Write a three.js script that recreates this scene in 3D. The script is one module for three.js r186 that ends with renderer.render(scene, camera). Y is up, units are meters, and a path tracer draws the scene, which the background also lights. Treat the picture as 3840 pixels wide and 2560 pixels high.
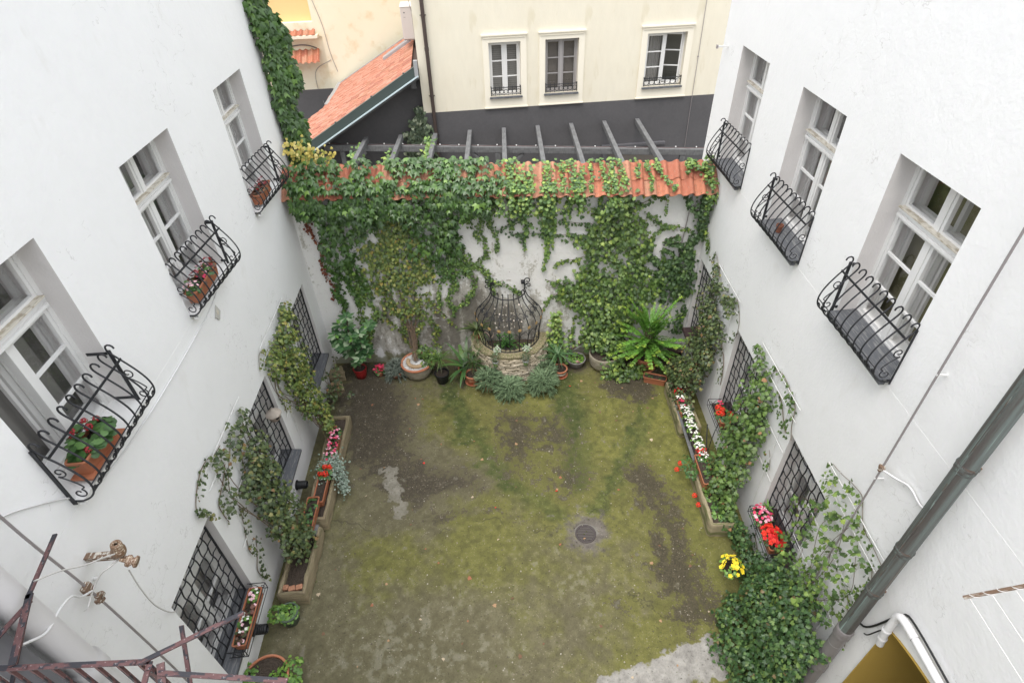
import * as THREE from 'three';
import { mergeGeometries, mergeVertices } from 'three/addons/utils/BufferGeometryUtils.js';
import { RoundedBoxGeometry } from 'three/addons/geometries/RoundedBoxGeometry.js';

// ---------------------------------------------------------------- camera, sky, sun, exposure
const scene = new THREE.Scene();
const camera = new THREE.PerspectiveCamera(62.25, 1024 / 682, 0.05, 300);
{
  const p = THREE.MathUtils.degToRad(39.0), r = THREE.MathUtils.degToRad(2.15);
  camera.position.set(0, 9, 0);
  camera.up.set(Math.sin(r), Math.cos(r) * Math.cos(p), -Math.cos(r) * Math.sin(p));
  camera.lookAt(0, 9 - Math.sin(p) * 10, -Math.cos(p) * 10);
}
scene.add(camera);
const renderer = new THREE.WebGLRenderer({ antialias: true });
renderer.setSize(1024, 682);
renderer.toneMapping = THREE.LinearToneMapping;
renderer.toneMappingExposure = 2.52;
renderer.shadowMap.enabled = true;
{ // overcast sky: even cloud, a little brighter overhead
  const W = 256, H = 128, d = new Float32Array(W * H * 4);
  for (let j = 0; j < H; j++) for (let i = 0; i < W; i++) {
    const el = ((j + 0.5) / H - 0.5) * Math.PI, s = Math.max(0, Math.sin(el));
    const cl = 0.04 * Math.sin(i / W * 6.283 * 3 + 1) * Math.cos(el) ;
    const L = el < 0 ? 0.35 : (0.38 + 0.74 * s + cl);
    const k = (j * W + i) * 4;
    d[k] = L * 0.96; d[k + 1] = L * 0.992; d[k + 2] = L * 1.05; d[k + 3] = 1;
  }
  const t = new THREE.DataTexture(d, W, H, THREE.RGBAFormat, THREE.FloatType);
  t.mapping = THREE.EquirectangularReflectionMapping; t.magFilter = THREE.LinearFilter; t.minFilter = THREE.LinearFilter;
  t.wrapS = THREE.RepeatWrapping; t.needsUpdate = true;
  scene.background = t; scene.environment = t;
}
{
  const sun = new THREE.DirectionalLight(0xfff8f0, 1.1);
  sun.position.set(-5, 24, 1.5); sun.target.position.set(0, 0, -7);
  sun.castShadow = true; sun.shadow.radius = 62; sun.shadow.mapSize.set(2048, 2048);
  Object.assign(sun.shadow.camera, { left: -22, right: 22, top: 26, bottom: -26, near: 1, far: 80 });
  scene.add(sun, sun.target);
}

// ---------------------------------------------------------------- helpers
let seed = 12345;
const rnd = () => { seed = (seed + 0x6D2B79F5) | 0; let t = Math.imul(seed ^ (seed >>> 15), 1 | seed); t = (t + Math.imul(t ^ (t >>> 7), 61 | t)) ^ t; return ((t ^ (t >>> 14)) >>> 0) / 4294967296; };
const rr = (a, b) => a + (b - a) * rnd();
const gauss = () => Math.sqrt(-2 * Math.log(rnd() + 1e-9)) * Math.cos(6.2832 * rnd());
const V = (x, y, z) => new THREE.Vector3(x, y, z);
const DEG = Math.PI / 180;
const C = (r, g, b) => new THREE.Color().setRGB(r, g, b);
const counts = {};
function numbered(n) { const k = counts[n] = (counts[n] ?? -1) + 1; return k ? n + '_' + String(k).padStart(3, '0') : n; }
function tag(o, label, category, group) { o.userData = { label, category }; if (group) o.userData.group = group; return o; }
function thing(name, label, category, pos = [0, 0, 0], turn = 0, group) {
  const g = new THREE.Group(); g.name = numbered(name); g.position.set(...pos); g.rotation.y = turn; tag(g, label, category, group); scene.add(g); return g;
}
function shade(o) { o.castShadow = true; o.receiveShadow = true; return o; }
function part(name, geo, mat, parent, pos, label) {
  const m = shade(new THREE.Mesh(Array.isArray(geo) ? merge(geo) : geo, mat)); m.name = name;
  if (pos) m.position.set(...pos); if (label) m.userData.label = label; parent.add(m); return m;
}
function merge(gs) {
  return mergeGeometries(gs.map(g => {
    const o = g.index ? g.toNonIndexed() : g.clone();
    for (const k of Object.keys(o.attributes)) if (!['position', 'normal', 'uv'].includes(k)) o.deleteAttribute(k);
    if (!o.attributes.normal) o.computeVertexNormals();
    if (!o.attributes.uv) o.setAttribute('uv', new THREE.Float32BufferAttribute(new Float32Array(o.attributes.position.count * 2), 2));
    return o;
  }));
}
function structure(name, geo, mat, label, category) { const m = shade(new THREE.Mesh(geo, mat)); m.name = name; m.userData = { kind: 'structure', label, category }; scene.add(m); return m; }
function boxUV(g) { // uv in metres by dominant normal
  const q = g.index ? g.toNonIndexed() : g; q.computeVertexNormals(); const p = q.attributes.position, n = q.attributes.normal, uv = new Float32Array(p.count * 2);
  for (let i = 0; i < p.count; i++) {
    const ax = Math.abs(n.getX(i)), ay = Math.abs(n.getY(i)), az = Math.abs(n.getZ(i));
    const [a, b] = ax > ay && ax > az ? [p.getZ(i), p.getY(i)] : ay > az ? [p.getX(i), p.getZ(i)] : [p.getX(i), p.getY(i)];
    uv[2 * i] = a; uv[2 * i + 1] = b;
  }
  q.setAttribute('uv', new THREE.BufferAttribute(uv, 2)); return q;
}
const box = (w, h, d, x = 0, y = 0, z = 0) => boxUV(new THREE.BoxGeometry(w, h, d).translate(x, y, z));
const rbox = (w, h, d, r = 0.006, x = 0, y = 0, z = 0) => boxUV(new RoundedBoxGeometry(w, h, d, 2, Math.min(r, w / 2.1, h / 2.1, d / 2.1)).translate(x, y, z));
function barBetween(a, b, w, h, up = V(0, 1, 0)) { // rectangular bar from a to b
  const d = b.clone().sub(a), L = d.length(); d.normalize(); let s = up.clone().cross(d); if (s.length() < 1e-3) s = V(1, 0, 0).cross(d); s.normalize(); const u = d.clone().cross(s);
  const g = new RoundedBoxGeometry(w, h, L, 1, Math.min(w, h) * 0.12); boxUV(g); const m = new THREE.Matrix4().makeBasis(s, u, d).setPosition(a.clone().add(b).multiplyScalar(0.5)); const q = boxUV(g); q.applyMatrix4(m); return q;
}
const rod = (a, b, r, seg = 8) => new THREE.TubeGeometry(new THREE.LineCurve3(a, b), 1, r, seg, false);
const tube = (pts, r, n = 24, seg = 6, closed = false) => new THREE.TubeGeometry(new THREE.CatmullRomCurve3(pts.map(p => p.isVector3 ? p : V(...p)), closed, 'centripetal'), n, r, seg, closed);
function cap(p, r, dir) { const g = new THREE.CircleGeometry(r, 12); g.lookAt(dir); return g.translate(p.x, p.y, p.z); }
const lathe = (pts, n = 28) => new THREE.LatheGeometry(pts.map(p => new THREE.Vector2(...p)), n);
function grid(nu, nv, f, flip) { // surface from a function of u, v
  const pos = [], uv = [], idx = [];
  for (let j = 0; j <= nv; j++) for (let i = 0; i <= nu; i++) { const p = f(i / nu, j / nv); pos.push(p[0], p[1], p[2]); uv.push(i / nu, j / nv); }
  for (let j = 0; j < nv; j++) for (let i = 0; i < nu; i++) { const a = j * (nu + 1) + i, b = a + 1, c = a + nu + 1, d = c + 1; flip ? idx.push(a, c, b, b, c, d) : idx.push(a, b, c, b, d, c); }
  const g = new THREE.BufferGeometry(); g.setAttribute('position', new THREE.Float32BufferAttribute(pos, 3)); g.setAttribute('uv', new THREE.Float32BufferAttribute(uv, 2)); g.setIndex(idx); g.computeVertexNormals(); return g;
}
// noise
function hash2(x, y, s) { let h = Math.imul(x, 374761393) ^ Math.imul(y, 668265263) ^ Math.imul(s, 2147483647 ^ 974634); h = Math.imul(h ^ (h >>> 13), 1274126177); return ((h ^ (h >>> 16)) >>> 0) / 4294967296; }
function vn(x, y, s, per = 0) {
  const xi = Math.floor(x), yi = Math.floor(y); let fx = x - xi, fy = y - yi; fx = fx * fx * (3 - 2 * fx); fy = fy * fy * (3 - 2 * fy);
  let x0 = xi, x1 = xi + 1, y0 = yi, y1 = yi + 1; if (per) { x0 = ((x0 % per) + per) % per; x1 = ((x1 % per) + per) % per; y0 = ((y0 % per) + per) % per; y1 = ((y1 % per) + per) % per; }
  const a = hash2(x0, y0, s), b = hash2(x1, y0, s), c = hash2(x0, y1, s), d = hash2(x1, y1, s);
  return a + (b - a) * fx + (c - a) * fy + (a - b - c + d) * fx * fy;
}
function fbm(x, y, s, o = 4, per = 0) { let a = 0.5, t = 0, n = 0; for (let i = 0; i < o; i++) { t += a * vn(x, y, s + i * 17, per); n += a; a *= 0.55; x *= 2; y *= 2; per *= 2; } return t / n; }
const sstep = (a, b, x) => { const t = Math.min(1, Math.max(0, (x - a) / (b - a))); return t * t * (3 - 2 * t); };
const toS = v => v <= 0.0031308 ? 12.92 * v : 1.055 * Math.pow(v, 1 / 2.4) - 0.055;
function tex(W, H, f, srgb = true) { // f(i, j) -> linear [r, g, b] or a grey value
  const d = new Uint8Array(W * H * 4);
  for (let j = 0; j < H; j++) for (let i = 0; i < W; i++) {
    const c = f(i, j), k = (j * W + i) * 4;
    for (let n = 0; n < 3; n++) { const v = Array.isArray(c) ? c[n] : c; d[k + n] = Math.max(0, Math.min(255, (srgb ? toS(Math.min(1, Math.max(0, v))) : v) * 255)); }
    d[k + 3] = 255;
  }
  const t = new THREE.DataTexture(d, W, H); if (srgb) t.colorSpace = THREE.SRGBColorSpace;
  t.wrapS = t.wrapT = THREE.RepeatWrapping; t.magFilter = THREE.LinearFilter; t.minFilter = THREE.LinearMipmapLinearFilter; t.generateMipmaps = true; t.needsUpdate = true; return t;
}
const rep = (t, sx, sy = sx) => { const q = t.clone(); q.repeat.set(sx, sy); q.needsUpdate = true; return q; };
const mixc = (a, b, t) => [a[0] + (b[0] - a[0]) * t, a[1] + (b[1] - a[1]) * t, a[2] + (b[2] - a[2]) * t];
const mat = (o) => new THREE.MeshStandardMaterial({ roughness: 0.8, side: THREE.DoubleSide, ...o });

// ---------------------------------------------------------------- materials
const grainB = tex(256, 256, (i, j) => fbm(i / 8, j / 8, 5, 4, 32), false);
const plasterB = tex(512, 512, (i, j) => 0.75 * fbm(i / 64, j / 64, 9, 4, 8) + 0.25 * fbm(i / 6.4, j / 6.4, 3, 3, 80), false);
// white limewash: faint drifts of dirt, hairline cracks, rubbed spots (repeats every 5 m)
const whiteT = tex(1024, 1024, (i, j) => {
  const a = fbm(i / 128, j / 128, 21, 5, 8), b = fbm(i / 16, j / 16, 31, 4, 64), c = fbm(i / 64 + 0.3 * b, j / 64, 47, 4, 16);
  let k = 0.83 + 0.03 * (a - 0.5) + 0.02 * (b - 0.5); let col = [k, k * 0.998, k * 0.992];
  const cr = Math.abs(c - 0.5), pat = fbm(i / 170.67, j / 170.67, 77, 3, 6); if (cr < 0.004 && pat > 0.64) col = mixc(col, [0.58, 0.57, 0.55], 0.55);
  const st = sstep(0.70, 0.8, fbm(i / 64, j / 128, 91, 4, 8)); col = mixc(col, [0.70, 0.685, 0.65], 0.22 * st * b * 2);
  return col;
});
const M = {};
M.white = mat({ map: rep(whiteT, 0.2), bumpMap: rep(plasterB, 0.45), bumpScale: 0.007, roughness: 0.92 });
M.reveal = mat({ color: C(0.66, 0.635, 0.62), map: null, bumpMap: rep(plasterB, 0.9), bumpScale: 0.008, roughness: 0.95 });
const creamT = tex(1024, 1024, (i, j) => {
  const a = fbm(i / 128, j / 128, 121, 5, 8), b = fbm(i / 16, j / 64, 131, 4, 16); const st = sstep(0.62, 0.8, fbm(i / 32, j / 128, 141, 4, 8));
  let col = mixc([0.76, 0.70, 0.56], [0.79, 0.74, 0.61], a); col = mixc(col, [0.62, 0.55, 0.38], 0.4 * st); const k = 0.97 + 0.06 * (b - 0.5); return col.map(v => v * k);
});
M.cream = mat({ map: rep(creamT, 0.16), bumpMap: rep(plasterB, 0.5), bumpScale: 0.006, roughness: 0.92 });
const creamOldT = tex(1024, 1024, (i, j) => {
  const a = fbm(i / 128, j / 128, 221, 5, 8), b = fbm(i / 24, j / 24, 231, 4, 42); const st = sstep(0.5, 0.72, fbm(i / 64, j / 64, 241, 5, 16));
  let col = mixc([0.77, 0.71, 0.54], [0.81, 0.76, 0.605], a); col = mixc(col, [0.66, 0.54, 0.33], 0.5 * st * b * 1.6); return col;
});
M.creamOld = mat({ map: rep(creamOldT, 0.2), roughness: 0.93 });
M.creamTrim = mat({ color: C(0.82, 0.765, 0.64), roughness: 0.85, bumpMap: rep(plasterB, 1), bumpScale: 0.003 });
M.orange = mat({ color: C(0.80, 0.56, 0.27), roughness: 0.9, bumpMap: rep(plasterB, 0.7), bumpScale: 0.004 });
const darkT = tex(512, 512, (i, j) => { const a = fbm(i / 64, j / 64, 301, 5, 8), b = fbm(i / 8, j / 8, 305, 3, 64); const k = 0.095 + 0.018 * (a - 0.5) + 0.012 * (b - 0.5); return [k * 1.0, k * 0.965, k * 1.0]; });
M.dark = mat({ map: rep(darkT, 0.3), bumpMap: rep(plasterB, 0.6), bumpScale: 0.006, roughness: 0.9 });
M.mustard = mat({ color: C(0.42, 0.28, 0.055), roughness: 0.9, bumpMap: rep(plasterB, 0.8), bumpScale: 0.006 });
M.interior = mat({ color: C(0.16, 0.155, 0.13), roughness: 1 });
M.olive = mat({ color: C(0.30, 0.28, 0.14), roughness: 1 });
M.paint = mat({ color: C(0.74, 0.735, 0.72), roughness: 0.5, bumpMap: rep(grainB, 3), bumpScale: 0.001 });
const ledgeT = tex(256, 256, (i, j) => mixc([0.62, 0.58, 0.50], [0.40, 0.35, 0.27], sstep(0.45, 0.75, fbm(i / 20, j / 12, 333, 4)) ));
M.ledge = mat({ map: rep(ledgeT, 1.2), roughness: 0.9 });
M.glass = new THREE.MeshPhysicalMaterial({ color: 0xffffff, transmission: 1, thickness: 0, ior: 1.5, roughness: 0.02, side: THREE.DoubleSide });
M.curtain = mat({ color: C(0.27, 0.262, 0.245), roughness: 1 });
M.curtainLow = mat({ color: C(0.46, 0.45, 0.43), roughness: 1 });
M.curtainOlive = mat({ color: C(0.24, 0.225, 0.12), roughness: 1 });
M.screen = mat({ color: C(0.13, 0.115, 0.10), roughness: 0.9 });
M.iron = mat({ color: C(0.026, 0.027, 0.031), roughness: 0.48, metalness: 0.2, bumpMap: rep(grainB, 6), bumpScale: 0.0006 });
M.slate = mat({ map: tex(256, 256, (i, j) => mixc([0.10, 0.105, 0.115], [0.22, 0.22, 0.22], sstep(0.5, 0.8, fbm(i / 24, j / 8, 341, 5)))), roughness: 0.55 });
M.brownSill = mat({ map: tex(256, 256, (i, j) => mixc([0.045, 0.026, 0.028], [0.10, 0.065, 0.065], sstep(0.5, 0.9, fbm(i / 24, j / 24, 343, 5)))), roughness: 0.5 });
const terraT = tex(256, 256, (i, j) => { const a = fbm(i / 32, j / 32, 351, 5, 8), b = fbm(i / 4, j / 4, 353, 2, 64); return mixc(mixc([0.42, 0.15, 0.075], [0.52, 0.215, 0.12], a), [0.55, 0.42, 0.32], 0.55 * sstep(0.62, 0.85, a * 0.7 + b * 0.35)); });
M.terra = mat({ map: rep(terraT, 1), roughness: 0.85 });
M.terraBox = mat({ map: rep(terraT, 1), color: C(0.85, 0.80, 0.75), roughness: 0.6 });
const tileT = (s, A, B) => tex(256, 256, (i, j) => { const a = fbm(i / 32, j / 32, s, 5, 8), b = fbm(i / 5, j / 5, s + 3, 3); let c = mixc(A, B, a); c = mixc(c, [0.60, 0.52, 0.44], 0.7 * sstep(0.72, 0.82, b)); return mixc(c, [0.14, 0.11, 0.075], 0.6 * sstep(0.62, 0.8, fbm(i / 20, j / 20, s + 9, 4))); });
M.tile = [mat({ map: tileT(361, [0.40, 0.135, 0.07], [0.50, 0.20, 0.12]), roughness: 0.85 }), mat({ map: tileT(371, [0.33, 0.10, 0.055], [0.44, 0.165, 0.10]), roughness: 0.85 }), mat({ map: tileT(381, [0.38, 0.16, 0.09], [0.50, 0.26, 0.17]), roughness: 0.85 })];
M.roofTile = [0, 1, 2, 3].map(k => mat({ color: C(...[[0.42, 0.17, 0.11], [0.35, 0.135, 0.09], [0.46, 0.22, 0.155], [0.38, 0.17, 0.105]][k]), roughness: 0.8, bumpMap: rep(grainB, 3), bumpScale: 0.003 }));
const stoneT = (s, A, B, moss) => tex(512, 512, (i, j) => { const a = fbm(i / 40, j / 40, s, 6), b = fbm(i / 5, j / 5, s + 2, 3); let c = mixc(A, B, a); c = c.map(v => v * (0.8 + 0.4 * b)); return mixc(c, [0.12, 0.135, 0.04], moss * sstep(0.5, 0.7, fbm(i / 60, j / 60, s + 5, 5))); });
M.stone = [mat({ map: stoneT(401, [0.46, 0.385, 0.285], [0.66, 0.575, 0.44], 0.1), bumpMap: rep(grainB, 2), bumpScale: 0.003, roughness: 0.95 }), mat({ map: stoneT(411, [0.52, 0.45, 0.345], [0.70, 0.62, 0.50], 0.05), bumpMap: rep(grainB, 2), bumpScale: 0.003, roughness: 0.95 }), mat({ map: stoneT(421, [0.40, 0.335, 0.245], [0.58, 0.50, 0.385], 0.25), bumpMap: rep(grainB, 2), bumpScale: 0.003, roughness: 0.95 })];
M.trough = mat({ map: rep(stoneT(431, [0.22, 0.175, 0.105], [0.42, 0.345, 0.22], 0.35), 1), bumpMap: rep(grainB, 2), bumpScale: 0.02, roughness: 0.95 });
M.mossStone = mat({ map: stoneT(441, [0.22, 0.185, 0.115], [0.38, 0.325, 0.205], 0.8), bumpMap: rep(grainB, 2), bumpScale: 0.005, roughness: 0.98 });
M.potConcrete = mat({ map: rep(stoneT(451, [0.26, 0.225, 0.17], [0.42, 0.375, 0.30], 0.3), 2), bumpMap: rep(grainB, 3), bumpScale: 0.008, roughness: 0.95 });
M.soil = mat({ map: tex(256, 256, (i, j) => mixc([0.03, 0.022, 0.016], [0.10, 0.075, 0.055], fbm(i / 6, j / 6, 461, 4))), bumpMap: rep(grainB, 1), bumpScale: 0.03, roughness: 1 });
M.gravel = mat({ map: tex(256, 256, (i, j) => { const b = vn(i / 5, j / 5, 471) * 0.5 + 0.5 * vn(i / 3, j / 3, 473); return mixc([0.35, 0.34, 0.33], [0.85, 0.84, 0.82], sstep(0.25, 0.6, b)); }), bumpMap: rep(grainB, 2), bumpScale: 0.02, roughness: 0.95 });
const woodT = tex(256, 512, (i, j) => { const a = fbm(i / 6, j / 120, 481, 5), b = fbm(i / 40, j / 60, 483, 4); const k = 0.145 + 0.08 * (a - 0.5) + 0.07 * (b - 0.5); return [k * 0.99, k * 1.0, k * 1.01]; });
M.beam = mat({ map: rep(woodT, 1), roughness: 0.8 });
M.bark = mat({ color: C(0.11, 0.085, 0.06), roughness: 0.95, bumpMap: rep(grainB, 4), bumpScale: 0.006 });
M.vine = mat({ color: C(0.15, 0.105, 0.07), roughness: 0.95 });
const copperT = tex(256, 1024, (i, j) => {
  const a = fbm(i / 30, j / 90, 491, 5), b = fbm(i / 5, j / 60, 493, 4), c = fbm(i / 40, j / 40, 497, 4); let q = mixc([0.085, 0.078, 0.072], [0.135, 0.16, 0.15], sstep(0.35, 0.65, a));
  q = mixc(q, [0.12, 0.08, 0.06], 0.7 * sstep(0.55, 0.75, c)); return mixc(q, [0.34, 0.46, 0.43], 0.8 * sstep(0.62, 0.74, b * 0.75 + 0.25 * a));
});
M.copper = mat({ map: rep(copperT, 1, 0.35), roughness: 0.62, metalness: 0.05, bumpMap: rep(grainB, 2, 6), bumpScale: 0.004 });
M.plasticGrey = mat({ color: C(0.20, 0.185, 0.185), roughness: 0.45 });
M.pipeWhite = mat({ map: tex(256, 256, (i, j) => mixc([0.72, 0.715, 0.71], [0.45, 0.40, 0.36], 0.7 * sstep(0.72, 0.8, fbm(i / 10, j / 10, 501, 3)))), roughness: 0.5 });
M.duct = mat({ color: C(0.64, 0.625, 0.625), roughness: 0.42 });
M.ductGrey = mat({ color: C(0.15, 0.15, 0.165), roughness: 0.5 });
M.brownPipe = mat({ color: C(0.06, 0.042, 0.036), roughness: 0.5 });
const rustT = tex(256, 256, (i, j) => { const a = fbm(i / 40, j / 40, 511, 5), b = fbm(i / 4, j / 8, 513, 3); let c = mixc([0.085, 0.036, 0.037], [0.145, 0.078, 0.077], b); c = mixc(c, [0.03, 0.03, 0.038], sstep(0.44, 0.54, a)); return mixc(c, [0.5, 0.45, 0.45], 0.8 * sstep(0.78, 0.84, b)); });
M.rust = mat({ map: rep(rustT, 2), roughness: 0.6, metalness: 0.15 });
M.oldRust = mat({ map: rep(tex(256, 256, (i, j) => { const a = fbm(i / 16, j / 16, 521, 5); return mixc(mixc([0.13, 0.07, 0.045], [0.22, 0.15, 0.10], a), [0.6, 0.57, 0.5], 0.9 * sstep(0.6, 0.68, fbm(i / 30, j / 12, 523, 4))); }), 2), roughness: 0.8 });
M.zinc = mat({ color: C(0.42, 0.43, 0.44), roughness: 0.45, metalness: 0.4 });
M.greenMetal = mat({ color: C(0.075, 0.10, 0.095), roughness: 0.5, metalness: 0.3 });
M.blueTrim = mat({ color: C(0.55, 0.66, 0.70), roughness: 0.4 });
M.wire = mat({ color: C(0.62, 0.60, 0.58), roughness: 0.6 });
M.cable = mat({ color: C(0.33, 0.30, 0.30), roughness: 0.5, metalness: 0.3 });
M.blackPlastic = mat({ color: C(0.012, 0.012, 0.013), roughness: 0.5 });
M.gold = mat({ color: C(0.45, 0.30, 0.13), roughness: 0.5, metalness: 0.3 });
M.redPot = mat({ color: C(0.30, 0.018, 0.018), roughness: 0.35 });
M.wicker = mat({ color: C(0.36, 0.29, 0.23), roughness: 0.9, bumpMap: rep(grainB, 1), bumpScale: 0.01 });
// ---------------------------------------------------------------- frames of the two long white walls
// local x runs along the wall, y up, z out into the courtyard
const TL = Math.atan2(0.99903, -0.0440), TR = Math.atan2(-0.99985, -0.01752);
const LW = { o: V(-3.861, 0, 0), x: V(-0.0440, 0, -0.99903), n: V(0.99903, 0, -0.0440), turn: TL, s: z => -z * 1.00097 };
const RW = { o: V(3.9146, 0, 0), x: V(-0.01752, 0, 0.99985), n: V(-0.99985, 0, -0.01752), turn: TR, s: z => z * 1.00015 };
const at = (W, s, y, out = 0) => [W.o.x + W.x.x * s + W.n.x * out, y, W.o.z + W.x.z * s + W.n.z * out];
const atZ = (W, z, y, out = 0) => at(W, W.s(z), y, out);
const vz = (W, z, y, out = 0) => V(...atZ(W, z, y, out));

// ---------------------------------------------------------------- ground
const YX0 = -4.75, YW = 9.4, YZ0 = -11.2, YD = 13.4;
const blob = (x, z, cx, cz, rx, rz) => Math.exp(-((x - cx) ** 2 / (rx * rx) + (z - cz) ** 2 / (rz * rz)));
function segd(x, z, ax, az, bx, bz) { const vx = bx - ax, vz2 = bz - az; let t = ((x - ax) * vx + (z - az) * vz2) / (vx * vx + vz2 * vz2); t = Math.max(0, Math.min(1, t)); return Math.hypot(x - ax - t * vx, z - az - t * vz2); }
const GW = 1280, GH = 1824;
const groundH = new Float32Array(GW * GH);
const groundT = tex(GW, GH, (i, j) => {
  const x = YX0 + (i + 0.5) / GW * YW, z = YZ0 + (j + 0.5) / GH * YD;
  const n1 = fbm(x * 1.3 + 7, z * 1.3 + 30, 601, 5), n2 = fbm(x * 5 + 3, z * 5 + 60, 611, 5), n3 = Math.min(1, Math.max(0, 0.5 + 1.7 * (fbm(x * 11 + 100, z * 11 + 190, 621, 5) - 0.5))), g = vn(x * 75 + 900, z * 75 + 2400, 631), g2 = vn(x * 160 + 900, z * 160 + 9400, 641);
  const wx = x + (n2 - 0.5) * 0.7, wz = z + (n1 - 0.5) * 0.9;
  let c = mixc([0.15, 0.133, 0.07], [0.24, 0.217, 0.125], n1 * 0.5 + n3 * 0.5);
  // moss: strong towards the back and along the right side, runs down to the drain
  let m = 0.50 - 0.40 * blob(wx, wz, -1.2, -3.6, 3.2, 1.3) + 0.95 * (n1 - 0.5) + 0.5 * (n2 - 0.5);
  m += 0.55 * blob(wx, wz, 0.6, -8.6, 2.6, 2.0) + 0.75 * blob(wx, wz, 3.1, -8.0, 1.1, 2.2) + 0.6 * blob(wx, wz, 2.9, -5.2, 0.7, 1.8) + 0.35 * blob(wx, wz, 0.3, -6.6, 1.6, 1.2) + 0.45 * blob(wx, wz, 2.2, -3.6, 1.5, 1.0) + 0.3 * blob(wx, wz, -1.4, -5.4, 2.2, 0.8) + 0.3 * blob(wx, wz, -1.5, -3.9, 2.5, 1.2);
  m -= 0.8 * blob(wx, wz, -2.9, -8.2, 0.9, 1.6) + 0.75 * blob(wx, wz, -1.7, -6.9, 1.3, 0.8) + 0.35 * blob(wx, wz, -1.2, -4.0, 1.6, 0.7) + 0.5 * blob(wx, wz, -3.3, -4.6, 0.6, 1.6);
  m = sstep(0.25, 0.85, m);
  c = mixc(c, mixc([0.15, 0.147, 0.04], [0.25, 0.242, 0.058], n3 * 0.6 + n2 * 0.4), m * 0.9);
  // bright green moss lines
  const cap2 = (w, ...q) => sstep(w, w * 0.12, segd(wx, wz, ...q));
  const bl = Math.max(cap2(0.42, -1.6, -10, -1.15, -8.3), 0.9 * cap2(0.36, -1.15, -8.3, -0.1, -6.8), 0.6 * cap2(0.3, -0.1, -6.8, 0.8, -6.1), cap2(0.55, 1.15, -9.9, 1.25, -8.1), 0.7 * cap2(0.45, 1.25, -8.1, 1.25, -6.9), 0.8 * cap2(0.3, 2.95, -8.7, 2.2, -7.2), 0.75 * cap2(0.28, 2.2, -7.2, 1.45, -6.1), 0.8 * cap2(0.5, -1.2, -9.8, 0.9, -9.7), 0.8 * cap2(0.5, 2.6, -9.9, 3.5, -9.7));
  c = mixc(c, mixc([0.06, 0.085, 0.02], [0.125, 0.155, 0.035], n3), Math.min(1, bl * (0.6 + 0.8 * n2)) * 0.92);
  const lm = Math.max(cap2(0.6, 3.25, -9.0, 3.15, -7.0), 0.6 * cap2(0.4, 0.5, -9.2, 0.5, -7.8), 0.6 * cap2(0.5, 2.1, -8.9, 1.9, -7.6), 0.6 * cap2(0.5, 3.1, -6.5, 2.9, -4.0));
  c = mixc(c, mixc([0.19, 0.195, 0.04], [0.30, 0.30, 0.065], n3), lm * (0.45 + 0.7 * n1) * 0.85);
  // dark soil and grime with a speckled edge
  let d = blob(wx, wz, -3.2, -9.1, 0.7, 0.9) + 0.95 * blob(wx, wz, -2.9, -7.9, 0.75, 0.9) + 0.9 * blob(wx, wz, -1.7, -6.9, 1.2, 0.5) + 0.8 * blob(wx, wz, 0.0, -8.0, 0.35, 0.8) + 0.6 * blob(wx, wz, 0.9, -8.1, 0.6, 0.7) + 0.5 * blob(wx, wz, 1.0, -6.9, 0.6, 0.5)
    + 0.85 * blob(wx, wz, 2.45, -6.6, 0.4, 0.5) + 0.75 * blob(wx, wz, 2.75, -5.6, 0.35, 0.8) + 0.85 * blob(wx, wz, 2.55, -4.9, 0.4, 0.5) + 0.75 * blob(wx, wz, 2.85, -4.1, 0.45, 0.5) + 0.9 * blob(wx, wz, 2.4, -9.5, 0.5, 0.5) + 0.8 * blob(wx, wz, 2.9, -9.1, 0.4, 0.5) + 0.9 * blob(wx, wz, -0.6, -9.7, 0.8, 0.3) + 0.7 * blob(wx, wz, 3.3, -10.2, 0.8, 0.6) + 0.8 * blob(wx, wz, 0.3, -10.3, 3.6, 0.3) + 0.5 * blob(wx, wz, -1.0, -6.1, 1.2, 0.12) + 0.4 * blob(wx, wz, 1.6, -4.3, 0.25, 0.3) + 0.8 * blob(wx, wz, -3.9, -9.8, 0.5, 0.6);
  d = sstep(0.32, 0.62, d * 0.80 + 0.55 * (n3 - 0.5) + 0.6 * (n2 - 0.5) + 0.4 * (g - 0.5) + 0.05);
  c = mixc(c, mixc([0.055, 0.045, 0.03], [0.115, 0.092, 0.064], g), d * 0.9);
  // worn pale screed showing through
  const pw = 0.16 * (n3 - 0.5), p1 = Math.max(sstep(0.20, 0.15, segd(wx * 0.6 + x * 0.4, wz * 0.6 + z * 0.4, -2.5, -7.1, -2.35, -6.7) + pw), sstep(0.12, 0.07, segd(wx * 0.6 + x * 0.4, wz * 0.6 + z * 0.4, -2.35, -6.7, -2.15, -6.25) + pw));
  c = mixc(c, [0.36, 0.335, 0.275], p1 * (0.6 + 0.4 * n3));
  const p2 = sstep(0.03, -0.01, segd(wx * 0.5 + x * 0.5, wz * 0.5 + z * 0.5, 2.75, -3.42, 1.2, -3.05) - 0.24 + 0.12 * (n3 - 0.5) + 0.2 * (n2 - 0.5));
  c = mixc(c, mixc([0.36, 0.34, 0.31], [0.50, 0.48, 0.44], n3), p2);
  const p3 = blob(x, z, -2.0, -3.7, 1.1, 0.6) + 0.8 * blob(x, z, -0.6, -3.7, 0.8, 0.4) + 0.8 * blob(x, z, 0.95, -4.6, 0.45, 0.6) + 0.6 * blob(x, z, 0.35, -5.2, 0.5, 0.2) + 0.4 * blob(x, z, -1.2, -4.6, 0.8, 0.5);
  c = mixc(c, [0.34, 0.325, 0.25], 0.38 * sstep(0.6, 1.05, p3 * 0.5 + 0.9 * (n2 - 0.5) + 1.1 * (n3 - 0.5) + 0.22));
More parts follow.
